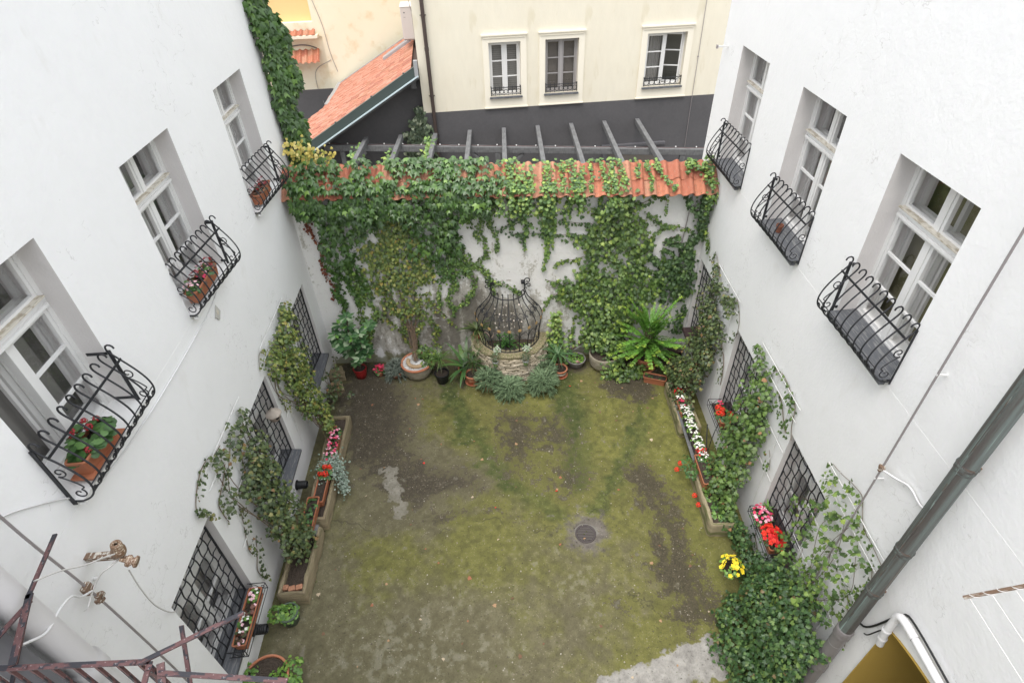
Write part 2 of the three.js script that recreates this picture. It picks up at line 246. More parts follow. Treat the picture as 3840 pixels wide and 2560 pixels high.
  // new mortar round the drain
  const dr = Math.hypot((x - 1.18) * 0.9, (z + 5.66)), p4 = sstep(0.5, 0.26, dr + 0.5 * (n2 - 0.5) + 0.2 * (n3 - 0.5));
  c = mixc(c, mixc([0.16, 0.135, 0.125], [0.27, 0.24, 0.225], n3), p4 * 0.85);
  // cracks
  const cr = Math.min(segd(wx, wz, 2.3, -7.4, 1.9, -6.6), segd(wx, wz, 1.9, -6.6, 1.4, -6.0), segd(wx, wz, -4, -5.9, 0.8, -5.85) + (vn(x * 3, 5, 7) > 0.55 ? 0 : 1), segd(wx, wz, 1.7, -4.6, 2.9, -3.75));
  c = mixc(c, [0.055, 0.048, 0.035], 0.5 * sstep(0.016, 0.004, cr));
  // aggregate: pale and dark grains
  const k = 0.70 + 0.36 * (0.6 * g + 0.4 * g2) + 0.24 * n3; c = c.map(v => v * k);
  if (g > 0.92 && n3 > 0.45) c = mixc(c, [0.50, 0.46, 0.37], 0.7); else if (g < 0.075 && n2 > 0.4) c = mixc(c, [0.05, 0.042, 0.03], 0.7);
  groundH[j * GW + i] = 0.35 * n3 + 0.3 * g + 0.2 * n2 + 0.15 * p1 - 0.5 * sstep(0.025, 0.006, cr);
  return c.map(v => v * 0.61);
});
groundT.wrapS = groundT.wrapT = THREE.ClampToEdgeWrapping;
const groundB = tex(GW, GH, (i, j) => Math.max(0, groundH[j * GW + i] + 0.1), false); groundB.wrapS = groundB.wrapT = THREE.ClampToEdgeWrapping;
{
  const big = new THREE.PlaneGeometry(160, 160).rotateX(-Math.PI / 2).translate(0, -0.006, -10);
  structure('ground', big, mat({ color: C(0.17, 0.16, 0.14), roughness: 1 }), 'grey ground stretching under the buildings behind the courtyard', 'ground');
  const nx = 90, nz = 120;
  const yard = grid(nx, nz, (u, v) => { const x = YX0 + u * YW, z = YZ0 + v * YD; const dd = Math.hypot(x - 1.18, z + 5.66); return [x, 0.012 * (fbm(x * 0.8 + 9, z * 0.8 + 9, 651, 3) - 0.5) - 0.02 * Math.exp(-dd * dd / 0.5) + 0.012, z]; }, true);
  structure('courtyard_floor', yard, mat({ map: groundT, bumpMap: groundB, bumpScale: 0.014, roughness: 0.93 }), 'mossy stained concrete floor of the courtyard with a round drain', 'floor');
}

// ---------------------------------------------------------------- windows (children of their building)
function frameRing(w, h, t, d, z, x = 0, y = 0) { // a rectangular frame standing on y
  return [box(t, h, d, x - w / 2 + t / 2, y + h / 2, z), box(t, h, d, x + w / 2 - t / 2, y + h / 2, z), box(w - 2 * t, t, d, x, y + t / 2, z), box(w - 2 * t, t, d, x, y + h - t / 2, z)];
}
function sash(name, w, h, x, y, z, rows, t, parent, { swing = 0, hinge = -1, glass = M.glass, woodM = M.paint } = {}) {
  const g = frameRing(w, h, t, 0.045, 0, 0, 0), ih = (h - 2 * t) / rows;
  for (let r = 1; r < rows; r++) g.push(box(w - 2 * t, 0.028, 0.03, 0, t + r * ih, 0.004));
  const panes = []; for (let r = 0; r < rows; r++) panes.push(new THREE.PlaneGeometry(w - 2 * t + 0.004, ih - 0.02).translate(0, t + (r + 0.5) * ih, -0.008));
  const m = new THREE.Matrix4().makeTranslation(x, y, z);
  if (swing) { const hx = hinge * w / 2; m.multiply(new THREE.Matrix4().makeTranslation(hx, 0, 0)).multiply(new THREE.Matrix4().makeRotationY(swing)).multiply(new THREE.Matrix4().makeTranslation(-hx, 0, 0)); }
  part(name, merge(g).applyMatrix4(m), woodM, parent);
  for (const p of panes) part('pane', p.applyMatrix4(m), glass, parent);
}
function curtainSheet(w, h, x, y, z, folds, amp) { return grid(Math.max(12, folds * 6), 4, (u, v) => [x - w / 2 + u * w, y + v * h, z + amp * Math.sin(u * folds * 6.283 + 1.3 * v) + amp * 0.5 * Math.sin(u * folds * 14.1)]); }
function tallWindow(parent, x, y, w, h, o = {}) { // double casement with a transom light, set back in its reveal
  const zf = -0.27, t = 0.055, yt = y + h * 0.665;
  const fr = [...frameRing(w, h, t, 0.09, zf, x, y), box(w - 2 * t, 0.10, 0.10, x, yt + 0.05, zf + 0.006), box(0.064, yt - y - t, 0.08, x, y + t + (yt - y - t) / 2, zf + 0.007), box(0.06, h - t - 0.10 - (yt - y), 0.08, x, (yt + 0.10 + y + h - t) / 2, zf + 0.007), box(w - 2 * t, 0.03, 0.035, x, yt + 0.022, zf + 0.073)];
  const W = part('window', fr, M.paint, parent, null, o.label);
  const sw = (w - 2 * t - 0.064) / 2 - 0.004, sx = 0.032 + 0.002 + sw / 2;
  for (const s of [-1, 1]) {
    sash('sash', sw, yt - y - t - 0.006, x + s * sx, y + t + 0.003, zf + 0.015, 3, 0.043, W, { swing: o.open && s === o.open ? o.open * -0.7 : 0, hinge: s });
    sash('sash', (w - 2 * t - 0.06) / 2 - 0.004, y + h - t - yt - 0.106, x + s * (0.03 + 0.002 + ((w - 2 * t - 0.06) / 2 - 0.004) / 2), yt + 0.103, zf + 0.015, 1, 0.04, W);
  }
  part('ledge', box(w - 2 * t, 0.016, 0.075, x, yt + 0.109, zf + 0.065), M.ledge, W);
  // inner casements of the double window and its box lining
  const zi = zf - 0.16, inn = [...frameRing(w + 0.02, h + 0.02, 0.05, 0.05, zi, x, y - 0.01), box(w, 0.10, 0.06, x, yt + 0.05, zi + 0.004), box(0.06, yt - y, 0.05, x, y + (yt - y) / 2, zi + 0.003), box(0.05, h - 0.1 - yt + y, 0.05, x, (yt + 0.1 + y + h) / 2, zi + 0.003)];
  for (const s of [-1, 1]) inn.push(...frameRing(sw - 0.02, yt - y - t - 0.04, 0.036, 0.035, zi, x + s * (sx + 0.005), y + t + 0.01));
  part('inner_frame', inn, M.paint, W);
  part('window_board', box(w - 2 * t, 0.02, 0.15, x, y + t + 0.012, zf - 0.085), M.paint, W);
  if (o.curtain === 'full') part('curtain', curtainSheet(w + 0.9, h + 1.0, x, y - 0.8, zi - 0.16, 11, 0.025), M.curtain, W);
  if (o.curtain === 'olive') part('curtain', curtainSheet(w + 1.0, h + 1.0, x, y - 0.8, zi - 0.2, 2, 0.012), M.curtainOlive, W);
  if (o.curtain === 'half') { part('curtain', curtainSheet(w * 0.36, h, x - w * 0.33, y, zi - 0.16, 4, 0.025), M.curtain, W); part('curtain', curtainSheet(w * 0.3, h, x + w * 0.36, y, zi - 0.16, 4, 0.025), M.curtain, W); }
  // sill
  const sm = o.sill || M.paint, slope = grid(12, 3, (u, v) => [x - w / 2 - 0.0 + u * w, y + 0.034 - 0.028 * v + 0.002 * Math.sin(u * 9), zf + 0.045 + v * (0.055 - zf)]);
  part('sill', [slope, box(w, 0.05, 0.014, x, y - 0.019, 0.101), box(w, 0.03, 0.06, x, y - 0.047, 0.066)], sm, W);
  return W;
}
function lowWindow(parent, x, y, w, h, o = {}) {
  const zf = -0.30, t = 0.055;
  const W = part('window', [...frameRing(w, h, t, 0.08, zf, x, y), box(0.07, h - 2 * t, 0.07, x, y + h / 2, zf + 0.005), box(w - 2 * t, 0.06, 0.07, x, y + h * 0.68, zf + 0.004)], M.paint, parent, null, o.label);
  const sw = (w - 2 * t - 0.07) / 2 - 0.004;
  for (const s of [-1, 1]) { sash('sash', sw, h * 0.68 - 0.03 - t - 0.004, x + s * (0.035 + 0.002 + sw / 2), y + t + 0.002, zf + 0.012, 2, 0.05, W); sash('sash', sw, h * 0.32 - 0.03 - t - 0.004, x + s * (0.035 + 0.002 + sw / 2), y + h * 0.68 + 0.032, zf + 0.012, 1, 0.04, W); }
  part('inner_frame', [...frameRing(w, h, 0.08, 0.05, zf - 0.15, x, y), box(0.1, h, 0.05, x, y + h / 2, zf - 0.147)], M.paint, W);
  part('curtain', curtainSheet(w + 0.6, h + 0.7, x, y - 0.5, zf - 0.3, 9, 0.02), M.curtainLow, W);
  const sm = o.sill || M.slate;
  part('sill', [grid(10, 3, (u, v) => [x - w / 2 + u * w, y + 0.04 - 0.034 * v, -0.262 + v * 0.357]), box(w, 0.05, 0.014, x, y - 0.019, 0.102), box(w, 0.03, 0.05, x, y - 0.047, 0.07)], sm, W);
  return W;
}
function wallSlab(s0, s1, y0, y1, holes, depth, arch) { // wall with openings, in wall coordinates
  const sh = new THREE.Shape(); sh.moveTo(s0, y0);
  if (arch) { sh.lineTo(arch[0], y0); sh.lineTo(arch[0], arch[2]); const n = 14; for (let k = 1; k < n; k++) { const u = k / n; sh.lineTo(arch[0] + (arch[1] - arch[0]) * u, arch[2] + arch[3] * Math.sin(Math.PI * u) ** 0.8); } sh.lineTo(arch[1], arch[2]); sh.lineTo(arch[1], y0); }
  sh.lineTo(s1, y0); sh.lineTo(s1, y1); sh.lineTo(s0, y1);
  for (const [x, y, w, h] of holes) { const q = new THREE.Path(); q.moveTo(x - w / 2, y); q.lineTo(x - w / 2, y + h); q.lineTo(x + w / 2, y + h); q.lineTo(x + w / 2, y); sh.holes.push(q); }
  return new THREE.ExtrudeGeometry(sh, { depth, bevelEnabled: false }).translate(0, 0, -depth);
}
const SILL = 4.72, TOP = 9.7;
const upL = [-3.77, -6.58, -9.50].map(z => [LW.s(z), 4.81, 1.27, 1.96]), loL = [-3.80, -6.52, -9.34].map(z => [LW.s(z), 0.80, 1.21, 1.90]);
const upR = [-4.93, -7.35, -9.85].map(z => [RW.s(z), 4.79, 1.25, 1.97]), loR = [-4.86, -7.33, -9.80].map(z => [RW.s(z), 0.82, 1.13, 1.86]);
function whiteBuilding(W, name, label, up, lo, s0, s1, arch, extra) {
  const B = thing(name, label, 'building', [W.o.x, 0, W.o.z], W.turn);
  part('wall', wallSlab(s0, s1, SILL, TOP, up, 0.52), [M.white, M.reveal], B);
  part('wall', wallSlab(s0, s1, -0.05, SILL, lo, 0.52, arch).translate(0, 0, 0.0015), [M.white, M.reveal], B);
  // rooms behind: floors, partition, far wall, roof
  const D = 4.2, L = s1 - s0, mx = (s0 + s1) / 2;
  part('interior_wall', box(L, TOP, 0.2, mx, TOP / 2, -D), extra.inner, B);
  for (const y of [0.05, 4.35, 8.3]) part('interior_floor', box(L, 0.2, D - 0.7, mx, y, -D / 2 - 0.25), M.interior, B);
  part('roof', box(L, 0.2, D + 0.3, mx, TOP + 0.1, -D / 2), M.dark, B);
  for (const s of [s0 + 0.16, s1 - 0.16]) part('end_wall', box(0.3, TOP - 0.02, D - 0.6, s, TOP / 2 - 0.02, -D / 2 - 0.25), M.white, B);
  const mids = up.map(q => q[0]).sort((a, b) => a - b);
  for (const k of [0, 1]) part('partition', box(0.15, TOP - 0.3, D - 0.8, (mids[k] + mids[k + 1]) / 2, TOP / 2, -D / 2 - 0.3), M.interior, B);
  return B;
}
const leftHouse = whiteBuilding(LW, 'white_house', 'white plastered building on the left, its three tall windows set in deep reveals', upL, loL, -2.1, LW.s(-11.45), null, { inner: M.interior });
const rightHouse = whiteBuilding(RW, 'white_house', 'white plastered building on the right, with the archway beside the thick green downpipe', upR, loR, RW.s(-11.48), 2.1, [RW.s(-2.69), RW.s(-0.6), 2.64, 0.24], { inner: M.olive });
upL.forEach((q, i) => tallWindow(leftHouse, ...q, { curtain: 'full', open: i === 0 ? -1 : 0 }));
loL.forEach((q, i) => lowWindow(leftHouse, ...q, { sill: M.slate, side: i % 2 ? 1 : -1 }));
upR.forEach((q, i) => tallWindow(rightHouse, ...q, { curtain: i === 0 ? 'olive' : 'full', sill: M.slate }));
loR.forEach((q, i) => lowWindow(rightHouse, ...q, { sill: M.brownSill, side: 1 }));
{ // the vaulted passage behind the arch, painted mustard
  const a = RW.s(-2.69), b = RW.s(-0.6), B = rightHouse;
  part('passage_wall', [box(0.05, 3.3, 4.2, a - 0.028, 1.65, -2.13), box(0.05, 3.3, 3.4, b + 0.03, 1.65, -2.2)], M.mustard, B);
  part('arch_lining', grid(16, 1, (u, v) => [a + 0.003 + (b - a - 0.006) * u, 2.637 + 0.24 * Math.sin(Math.PI * Math.min(0.999, Math.max(0.001, u))) ** 0.8, 0.026 - v * 4.2]), M.mustard, B);
  part('jamb_lining', box(0.012, 2.64, 0.545, a + 0.004, 1.32, -0.248), M.mustard, B);
}
part('rear_wall', box(0.4, 4.6, 8.7, RW.s(1.95), 2.3, 4.1), M.white, rightHouse);   // the court is closed behind the camera
// ---------------------------------------------------------------- back garden wall with its tile cap
const wallTop = x => 4.36 - 0.025 * x;
{
  const W = thing('garden_wall', 'white stained garden wall across the back of the court, capped with terracotta tiles', 'wall', [0, 0, 0]);
  const sh = new THREE.Shape([[-4.36, -0.05], [4.12, -0.05], [4.12, wallTop(4.12) - 0.06], [-4.36, wallTop(-4.36) - 0.06]].map(p => new THREE.Vector2(...p)));
  const g = new THREE.ExtrudeGeometry(sh, { depth: 0.46, bevelEnabled: false }).translate(0, 0, -10.96), p = g.attributes.position, uv = g.attributes.uv;
  for (let i = 0; i < p.count; i++) uv.setXY(i, (p.getX(i) + 4.5) / 9, p.getY(i) / 4.5);
  const t = tex(1536, 768, (i, j) => {
    const x = -4.5 + i / 1536 * 9, y = j / 768 * 4.5;
    const a = fbm(x * 0.9 + 9, y * 0.9 + 3, 701, 5), b = fbm(x * 6 + 30, y * 1.5, 711, 5), c = fbm(x * 14 + 80, y * 14, 721, 4), g = vn(x * 60 + 600, y * 60, 731);
    let k = mixc([0.76, 0.745, 0.715], [0.82, 0.81, 0.79], a);
    // black mould and damp growing up from the foot of the wall, thickest left of the well
    let m = 1.1 * blob(x, y, -1.5, 0.9, 1.1, 1.0) + 0.8 * blob(x, y, -0.9, 1.9, 0.6, 0.7) + 1.2 * blob(x, y, 0, 0.9, 1.0, 1.05) + 0.5 * blob(x, y, -2.6, 1.1, 0.8, 1.1) + 0.35 * blob(x, y, -3.4, 0.4, 0.9, 0.7) + 0.5 * blob(x, y, 1.1, 0.9, 0.16, 0.5) + 0.25 * blob(x, y, 2.6, 0.4, 1.4, 0.5);
    m = m * 0.68 + 1.3 * (b - 0.5) + 0.6 * (c - 0.5) + 0.25 * (g - 0.5);
    k = mixc(k, mixc([0.42, 0.40, 0.355], [0.50, 0.475, 0.42], c), sstep(0.22, 0.5, m));
    k = mixc(k, mixc([0.095, 0.083, 0.066], [0.22, 0.20, 0.165], c), sstep(0.52, 0.95, m) * 0.9);
    const ms = sstep(0.5, 0.8, 1.1 * sstep(0.55, 0.0, y) + 0.9 * (b - 0.5) + 0.5 * (c - 0.5)); k = mixc(k, [0.15, 0.155, 0.055], 0.75 * ms);
    const sp = vn(x * 9 + 40, y * 9, 741); if (sp > 0.93 && c > 0.55 && y < 3) k = mixc(k, [0.3, 0.25, 0.2], 0.6);
    return k;
  });
  t.wrapS = t.wrapT = THREE.ClampToEdgeWrapping;
  part('wall', g, mat({ map: t, bumpMap: rep(plasterB, 4, 2), bumpScale: 0.02, roughness: 0.95 }), W);
  const slope = Math.atan2(0.40, 0.50), tilt = Math.atan(0.025);
  // mortar bed under the tiles
  const bed = new THREE.ExtrudeGeometry(new THREE.Shape([[-10.26, -0.03], [-10.72, 0.335], [-11.22, -0.03]].map(q => new THREE.Vector2(...q))), { depth: 8.46, bevelEnabled: false });
  bed.applyMatrix4(new THREE.Matrix4().makeBasis(V(0, 0, 1), V(0, 1, 0), V(-1, 0, 0))); bed.translate(4.11, 0, 0); { const q = bed.attributes.position; for (let i = 0; i < q.count; i++) q.setY(i, q.getY(i) + wallTop(q.getX(i))); }
  part('mortar_bed', boxUV(bed), M.trough, W);
  // S-shaped pan tiles, two courses
  const tileGeo = v => {
    const pw = 0.243, L = 0.385, n = 16, th = 0.016, prof = u => u < 0.46 ? -0.018 * Math.sin(Math.PI * u / 0.46) : 0.062 * Math.sin(Math.PI * (u - 0.46) / 0.54) ** 0.85;
    const f = (o) => (u, w) => [(u * 1.07 - 0.5) * pw, prof(Math.min(1, u)) + o + (u > 0.99 ? -0.004 : 0) + 0.002 * Math.sin(v * 5 + u * 9 + w * 4), w * L + 0.004 * Math.sin(v * 7 + u * 6)];
    const end = grid(n, 1, (u, s) => { const q = f(-th * s)(u, 1); return q; });
    return merge([grid(n, 2, f(0), true), grid(n, 2, f(-th)), end]);
  };
  const tg = [0, 1, 2].map(tileGeo);
  for (let c = 0; c < 2; c++) for (let k = 0; k < 35; k++) {
    const x = -4.22 + k * 0.2415 + (c ? 0.004 : 0), m = part('roof_tile', tg[(k * 7 + c * 5) % 3], M.tile[Math.floor(rnd() * 3)], W);
    const z0 = c ? -10.735 : -10.47, y0 = wallTop(x) + (c ? 0.405 : 0.19);
    m.position.set(x, y0 + rr(-0.006, 0.006), z0); m.rotation.set(slope - (c ? 0.03 : 0.02) + rr(-0.02, 0.02), rr(-0.02, 0.02), -tilt + rr(-0.02, 0.02), 'ZYX');
  }
}
// ---------------------------------------------------------------- the yellow house behind and its tiled annexe
const FT = 5.2 * DEG, FO = V(-17 * Math.sin(FT), 0, -17 * Math.cos(FT));
const fw = (u, y, out = 0) => V(FO.x + u * Math.cos(FT) + out * Math.sin(FT), y, FO.z - u * Math.sin(FT) + out * Math.cos(FT));
{
  const H = thing('yellow_house', 'cream yellow house with a dark grey base and three white windows, behind the garden wall', 'building', [FO.x, 0, FO.z], FT);
  const wins = [[1.64, 4.26, 0.88, 1.40], [3.24, 4.26, 0.94, 1.40], [6.22, 4.26, 1.14, 1.40]];
  part('wall', wallSlab(-0.75, 9.4, 3.93, 11, wins, 0.4), M.cream, H);
  part('base_wall', wallSlab(-0.75, 9.4, -0.05, 3.93, [], 0.4), M.dark, H);
  part('side_wall', box(0.3, 11, 7, -0.60, 5.5, -3.91), M.creamOld, H);
  part('interior_wall', [box(9.6, 11, 0.1, 4.3, 5.5, -3), box(9.6, 0.1, 2.5, 4.3, 3.6, -1.7), box(9.6, 0.1, 2.5, 4.3, 6.6, -1.7), box(0.1, 11, 2.6, 4.6, 5.5, -1.7)], M.interior, H);
  wins.forEach(([x, y, w, h], i) => {
    const fr = []; const e = 0.165, z = 0.014;
    fr.push(box(e, h + 2 * e + 0.12, 0.04, x - w / 2 - e / 2, y + h / 2 - 0.06, z), box(e, h + 2 * e + 0.12, 0.04, x + w / 2 + e / 2, y + h / 2 - 0.06, z), box(w, e, 0.04, x, y + h + e / 2, z), box(w, e + 0.12, 0.04, x, y - e / 2 - 0.06, z));
    fr.push(box(w + 2 * e + 0.05, 0.035, 0.07, x, y + h + e + 0.0185, 0.036), box(w + 2 * e - 0.08, 0.018, 0.022, x, y + h + e - 0.05, 0.044), box(w + 2 * e + 0.04, 0.03, 0.055, x, y - e - 0.136, 0.029));
    const surround = part('window_surround', fr, M.creamTrim, H);
    const t = 0.05, zf = -0.16, Wd = part('window', [...frameRing(w, h, t, 0.07, zf, x, y), box(0.06, h - 2 * t, 0.06, x, y + h / 2, zf + 0.005)], i === 1 ? mat({ color: C(0.36, 0.34, 0.335), roughness: 0.6 }) : M.paint, H, null, ['left window of the yellow house, pale blinds inside', 'middle window of the yellow house behind a dark insect screen', 'right window of the yellow house, one casement ajar on a dark room'][i]);
    const sw = (w - 2 * t - 0.06) / 2 - 0.004;
    for (const s of [-1, 1]) sash('sash', sw, h - 2 * t - 0.004, x + s * (0.03 + 0.002 + sw / 2), y + t + 0.002, zf + 0.012, 3, 0.042, Wd, { swing: i === 2 && s === 1 ? -0.35 : 0, hinge: s, woodM: i === 1 ? mat({ color: C(0.30, 0.285, 0.28), roughness: 0.6 }) : M.paint });
    if (i === 0) part('blind', [...Array(26)].map((_, k) => box(w, 0.045, 0.006, x, y + 0.03 + k * 0.054, zf - 0.14).rotateX(0)), M.curtain, Wd);
    if (i === 1) part('insect_screen', box(w - 0.1, h - 0.1, 0.004, x, y + h / 2, zf - 0.07), M.screen, Wd);
    if (i === 2) part('curtain', curtainSheet(w * 0.42, h, x - w * 0.26, y, zf - 0.2, 5, 0.02), M.curtain, Wd);
    part('sill', box(w + 0.06, 0.04, 0.26, x, y - 0.022, -0.03), M.slate, Wd);
    const r = []; const yr = y + 0.03, n = 7, bw = w - 0.04;
    r.push(rod(V(x - bw / 2, yr + 0.21, 0.05), V(x + bw / 2, yr + 0.21, 0.05), 0.011), rod(V(x - bw / 2, yr + 0.02, 0.05), V(x + bw / 2, yr + 0.02, 0.05), 0.011));
    for (let k = 0; k < n; k++) { const cx = x - bw / 2 + (k + 0.5) * bw / n; r.push(new THREE.TorusGeometry(bw / n / 2 - 0.006, 0.008, 5, 16).translate(cx, yr + 0.10, 0.05)); if (k) r.push(rod(V(cx - bw / n / 2, yr, 0.05), V(cx - bw / n / 2, yr + 0.24, 0.05), 0.008)); }
    for (const s of [-1, 1]) { r.push(rod(V(x + s * bw / 2, yr, 0.05), V(x + s * bw / 2, yr + 0.25, 0.05), 0.012), rod(V(x + s * bw / 2, yr + 0.21, 0.05), V(x + s * bw / 2, yr + 0.21, -0.12), 0.009)); }
    part('window_rail', r, M.iron, Wd);
  });
  const dm = mat({ color: C(0.10, 0.098, 0.105), roughness: 0.6 });
  part('door_frame', [...frameRing(1.9, 2.55, 0.14, 0.08, 0.03, 5.55, 0), box(2.0, 0.07, 0.14, 5.55, 2.6, 0.06)], dm, H); part('door_glass', box(1.6, 2.4, 0.02, 5.55, 1.2, 0.012), M.screen, H);
  const dp = [lathe([[0.052, 0], [0.052, 9]], 14).translate(-0.47, 0.4, 0.075)];
  const D = thing('drainpipe', 'dark brown drainpipe on the left end of the yellow house front', 'drainpipe', [FO.x, 0, FO.z], FT);
  part('pipe', dp, M.brownPipe, D); for (const y of [1.6, 3.3, 4.4, 6.4, 7.6]) part('pipe_clamp', [lathe([[0.06, -0.022], [0.06, 0.022]], 14).translate(-0.47, y, 0.075), box(0.17, 0.016, 0.03, -0.47, y, 0.03)], M.brownPipe, D);
  for (const y of [3.0, 5.6]) part('pipe_joint', lathe([[0.056, -0.05], [0.06, -0.04], [0.06, 0.04], [0.053, 0.05]], 14).translate(-0.47, y, 0.075), M.brownPipe, D);
  const cb = thing('cable', 'thin dark cable running down the right end of the yellow house front', 'cable', [FO.x, 0, FO.z], FT);
  part('wire', tube([[7.17, 8, 0.02], [7.19, 6, 0.02], [7.2, 5, 0.022], [7.22, 3.4, 0.02], [7.24, 2.4, 0.02]], 0.008, 20, 5), M.cable, cb); part('clip', rbox(0.04, 0.03, 0.03, 0.005, 7.2, 5.0, 0.02), M.cable, cb);
}
{ // annexe with the lean-to roof
  const A = thing('annexe', 'low dark grey annexe with a steep orange tiled lean-to roof, left of the yellow house', 'building', [FO.x, 0, FO.z], FT);
  const ry = u => 3.70 + 0.5616 * (u + 3.52), a = Math.atan(0.5616), ca = Math.cos(a), sa = Math.sin(a);
  const sh = new THREE.Shape([[-5.4, -0.05], [-0.76, -0.05], [-0.76, ry(-0.76) - 0.16], [-5.4, ry(-5.4) - 0.16]].map(q => new THREE.Vector2(...q)));
  part('wall', new THREE.ExtrudeGeometry(sh, { depth: 0.3, bevelEnabled: false }).translate(0, 0, -0.62), M.dark, A);
  const poly = (p, th, top) => { const s = new THREE.Shape(p.map(q => new THREE.Vector2(q[0], q[1]))); const g = new THREE.ExtrudeGeometry(s, { depth: th, bevelEnabled: false }); const pos = g.attributes.position; for (let i = 0; i < pos.count; i++) { const u = pos.getX(i), d = pos.getY(i), w = pos.getZ(i); pos.setXYZ(i, u, ry(u) + top - th + w, -d); } const q = boxUV(g), pp = q.attributes.position; for (let i = 0; i < pp.count; i += 3) { const a = [pp.getX(i), pp.getY(i), pp.getZ(i)]; pp.setXYZ(i, pp.getX(i + 1), pp.getY(i + 1), pp.getZ(i + 1)); pp.setXYZ(i + 1, ...a); } return boxUV(q); };
  // roof outline in (along, depth): the far left corner is cut back by the valley
  const edge = [[-5.6, -0.48], [-0.77, -0.48], [-0.77, 4.9], [-3.85, 5.5], [-4.05, 3.2], [-5.6, 2.75]];
  part('roof_deck', poly(edge, 0.12, -0.03), mat({ color: C(0.05, 0.03, 0.022) }), A);
  const inside = (u, d) => { let c = false; for (let i = 0, j = edge.length - 1; i < edge.length; j = i++) { const [x1, y1] = edge[i], [x2, y2] = edge[j]; if ((y1 > d) !== (y2 > d) && u < (x2 - x1) * (d - y1) / (y2 - y1) + x1) c = !c; } return c; };
  const tg = [0, 1].map(k => { const s = new THREE.Shape(); s.moveTo(-0.081, 0); s.lineTo(0.081, 0); s.lineTo(0.081, -0.27); s.quadraticCurveTo(0.07, -0.32 + 0.01 * k, 0, -0.325); s.quadraticCurveTo(-0.07, -0.32, -0.081, -0.27); return new THREE.ExtrudeGeometry(s, { depth: 0.016, bevelEnabled: false, curveSegments: 3 }); });
  // tile local: x across the roof, -y down the slope, z outwards
  const R0 = V(0, 0, 1), R1 = V(ca, sa, 0), R2 = V(-sa, ca, 0), list = [];
  for (let r = 0; r < 34; r++) for (let k = 0; k < 36; k++) { const u = -5.75 + r * 0.155, d = -0.42 + k * 0.178 + (r % 2) * 0.089; if (u < -0.85 && inside(u - 0.05, d) && inside(u + 0.0, d + 0.06)) list.push([u, d]); }
  list.sort((p, q) => (p[1] - p[0] * 0.6) - (q[1] - q[0] * 0.6)); const rest = [];
  list.forEach(([u, d], i) => {
    const lift = 0.028 + rr(-0.004, 0.004), m = new THREE.Matrix4().makeBasis(R0, R1, R2).setPosition(u, ry(u) + lift, -d).multiply(new THREE.Matrix4().makeRotationX(-0.045 + rr(-0.015, 0.015))).multiply(new THREE.Matrix4().makeRotationZ(rr(-0.05, 0.05)));
    if (i < 300) { const q = part('roof_tile', tg[i % 2], M.roofTile[Math.floor(rnd() * 4)], A); q.applyMatrix4(m); } else { (rest[Math.floor(rnd() * 2)] ??= []).push(tg[i % 2].clone().applyMatrix4(m)); }
  });
  rest.forEach((q, k) => { part('roof_tiles', q, M.roofTile[k * 2], A).userData.kind = 'stuff'; });
  const along = (u0, u1, d, y, w, h) => barBetween(V(u0, ry(u0) + y, -d), V(u1, ry(u1) + y, -d), w, h);
  part('verge_flashing', [along(-5.6, -0.78, -0.52, -0.055, 0.03, 0.24), along(-5.6, -0.78, -0.47, 0.072, 0.13, 0.02)], M.greenMetal, A);
  part('verge_trim', along(-5.6, -0.76, -0.54, -0.19, 0.05, 0.035), M.blueTrim, A);
  part('rafter', along(-5.6, -0.8, -0.3, -0.22, 0.1, 0.16), M.beam, A);
  part('roof_flashing', [barBetween(V(-0.8, ry(-0.8) + 0.06, -4.92), V(-3.85, ry(-3.85) + 0.06, -5.45), 0.22, 0.02), barBetween(V(-3.85, ry(-3.85) + 0.06, -5.45), V(-4.05, ry(-4.05) + 0.06, -3.2), 0.18, 0.03)], M.zinc, A);
  part('roof_window', [barBetween(V(-1.05, ry(-1.05) + 0.08, -3.62), V(-2.0, ry(-2.0) + 0.08, -3.68), 0.26, 0.13), barBetween(V(-1.1, ry(-1.1) + 0.155, -3.66), V(-1.9, ry(-1.9) + 0.155, -3.71), 0.12, 0.02)], M.zinc, A);
  part('corner_flashing', [box(0.1, 0.42, 0.12, -0.80, ry(-0.8) + 0.0, 0.5)], M.zinc, A);
  part('eave_bracket', box(0.14, 0.3, 0.16, -0.95, ry(-0.95) - 0.42, -0.2), M.beam, A);
  for (const u of [-4.4, -3.2, -2.1, -1.15]) part('flashing_clip', rbox(0.05, 0.05, 0.05, 0.008, u, ry(u) + 0.09, 0.46), M.greenMetal, A);
}
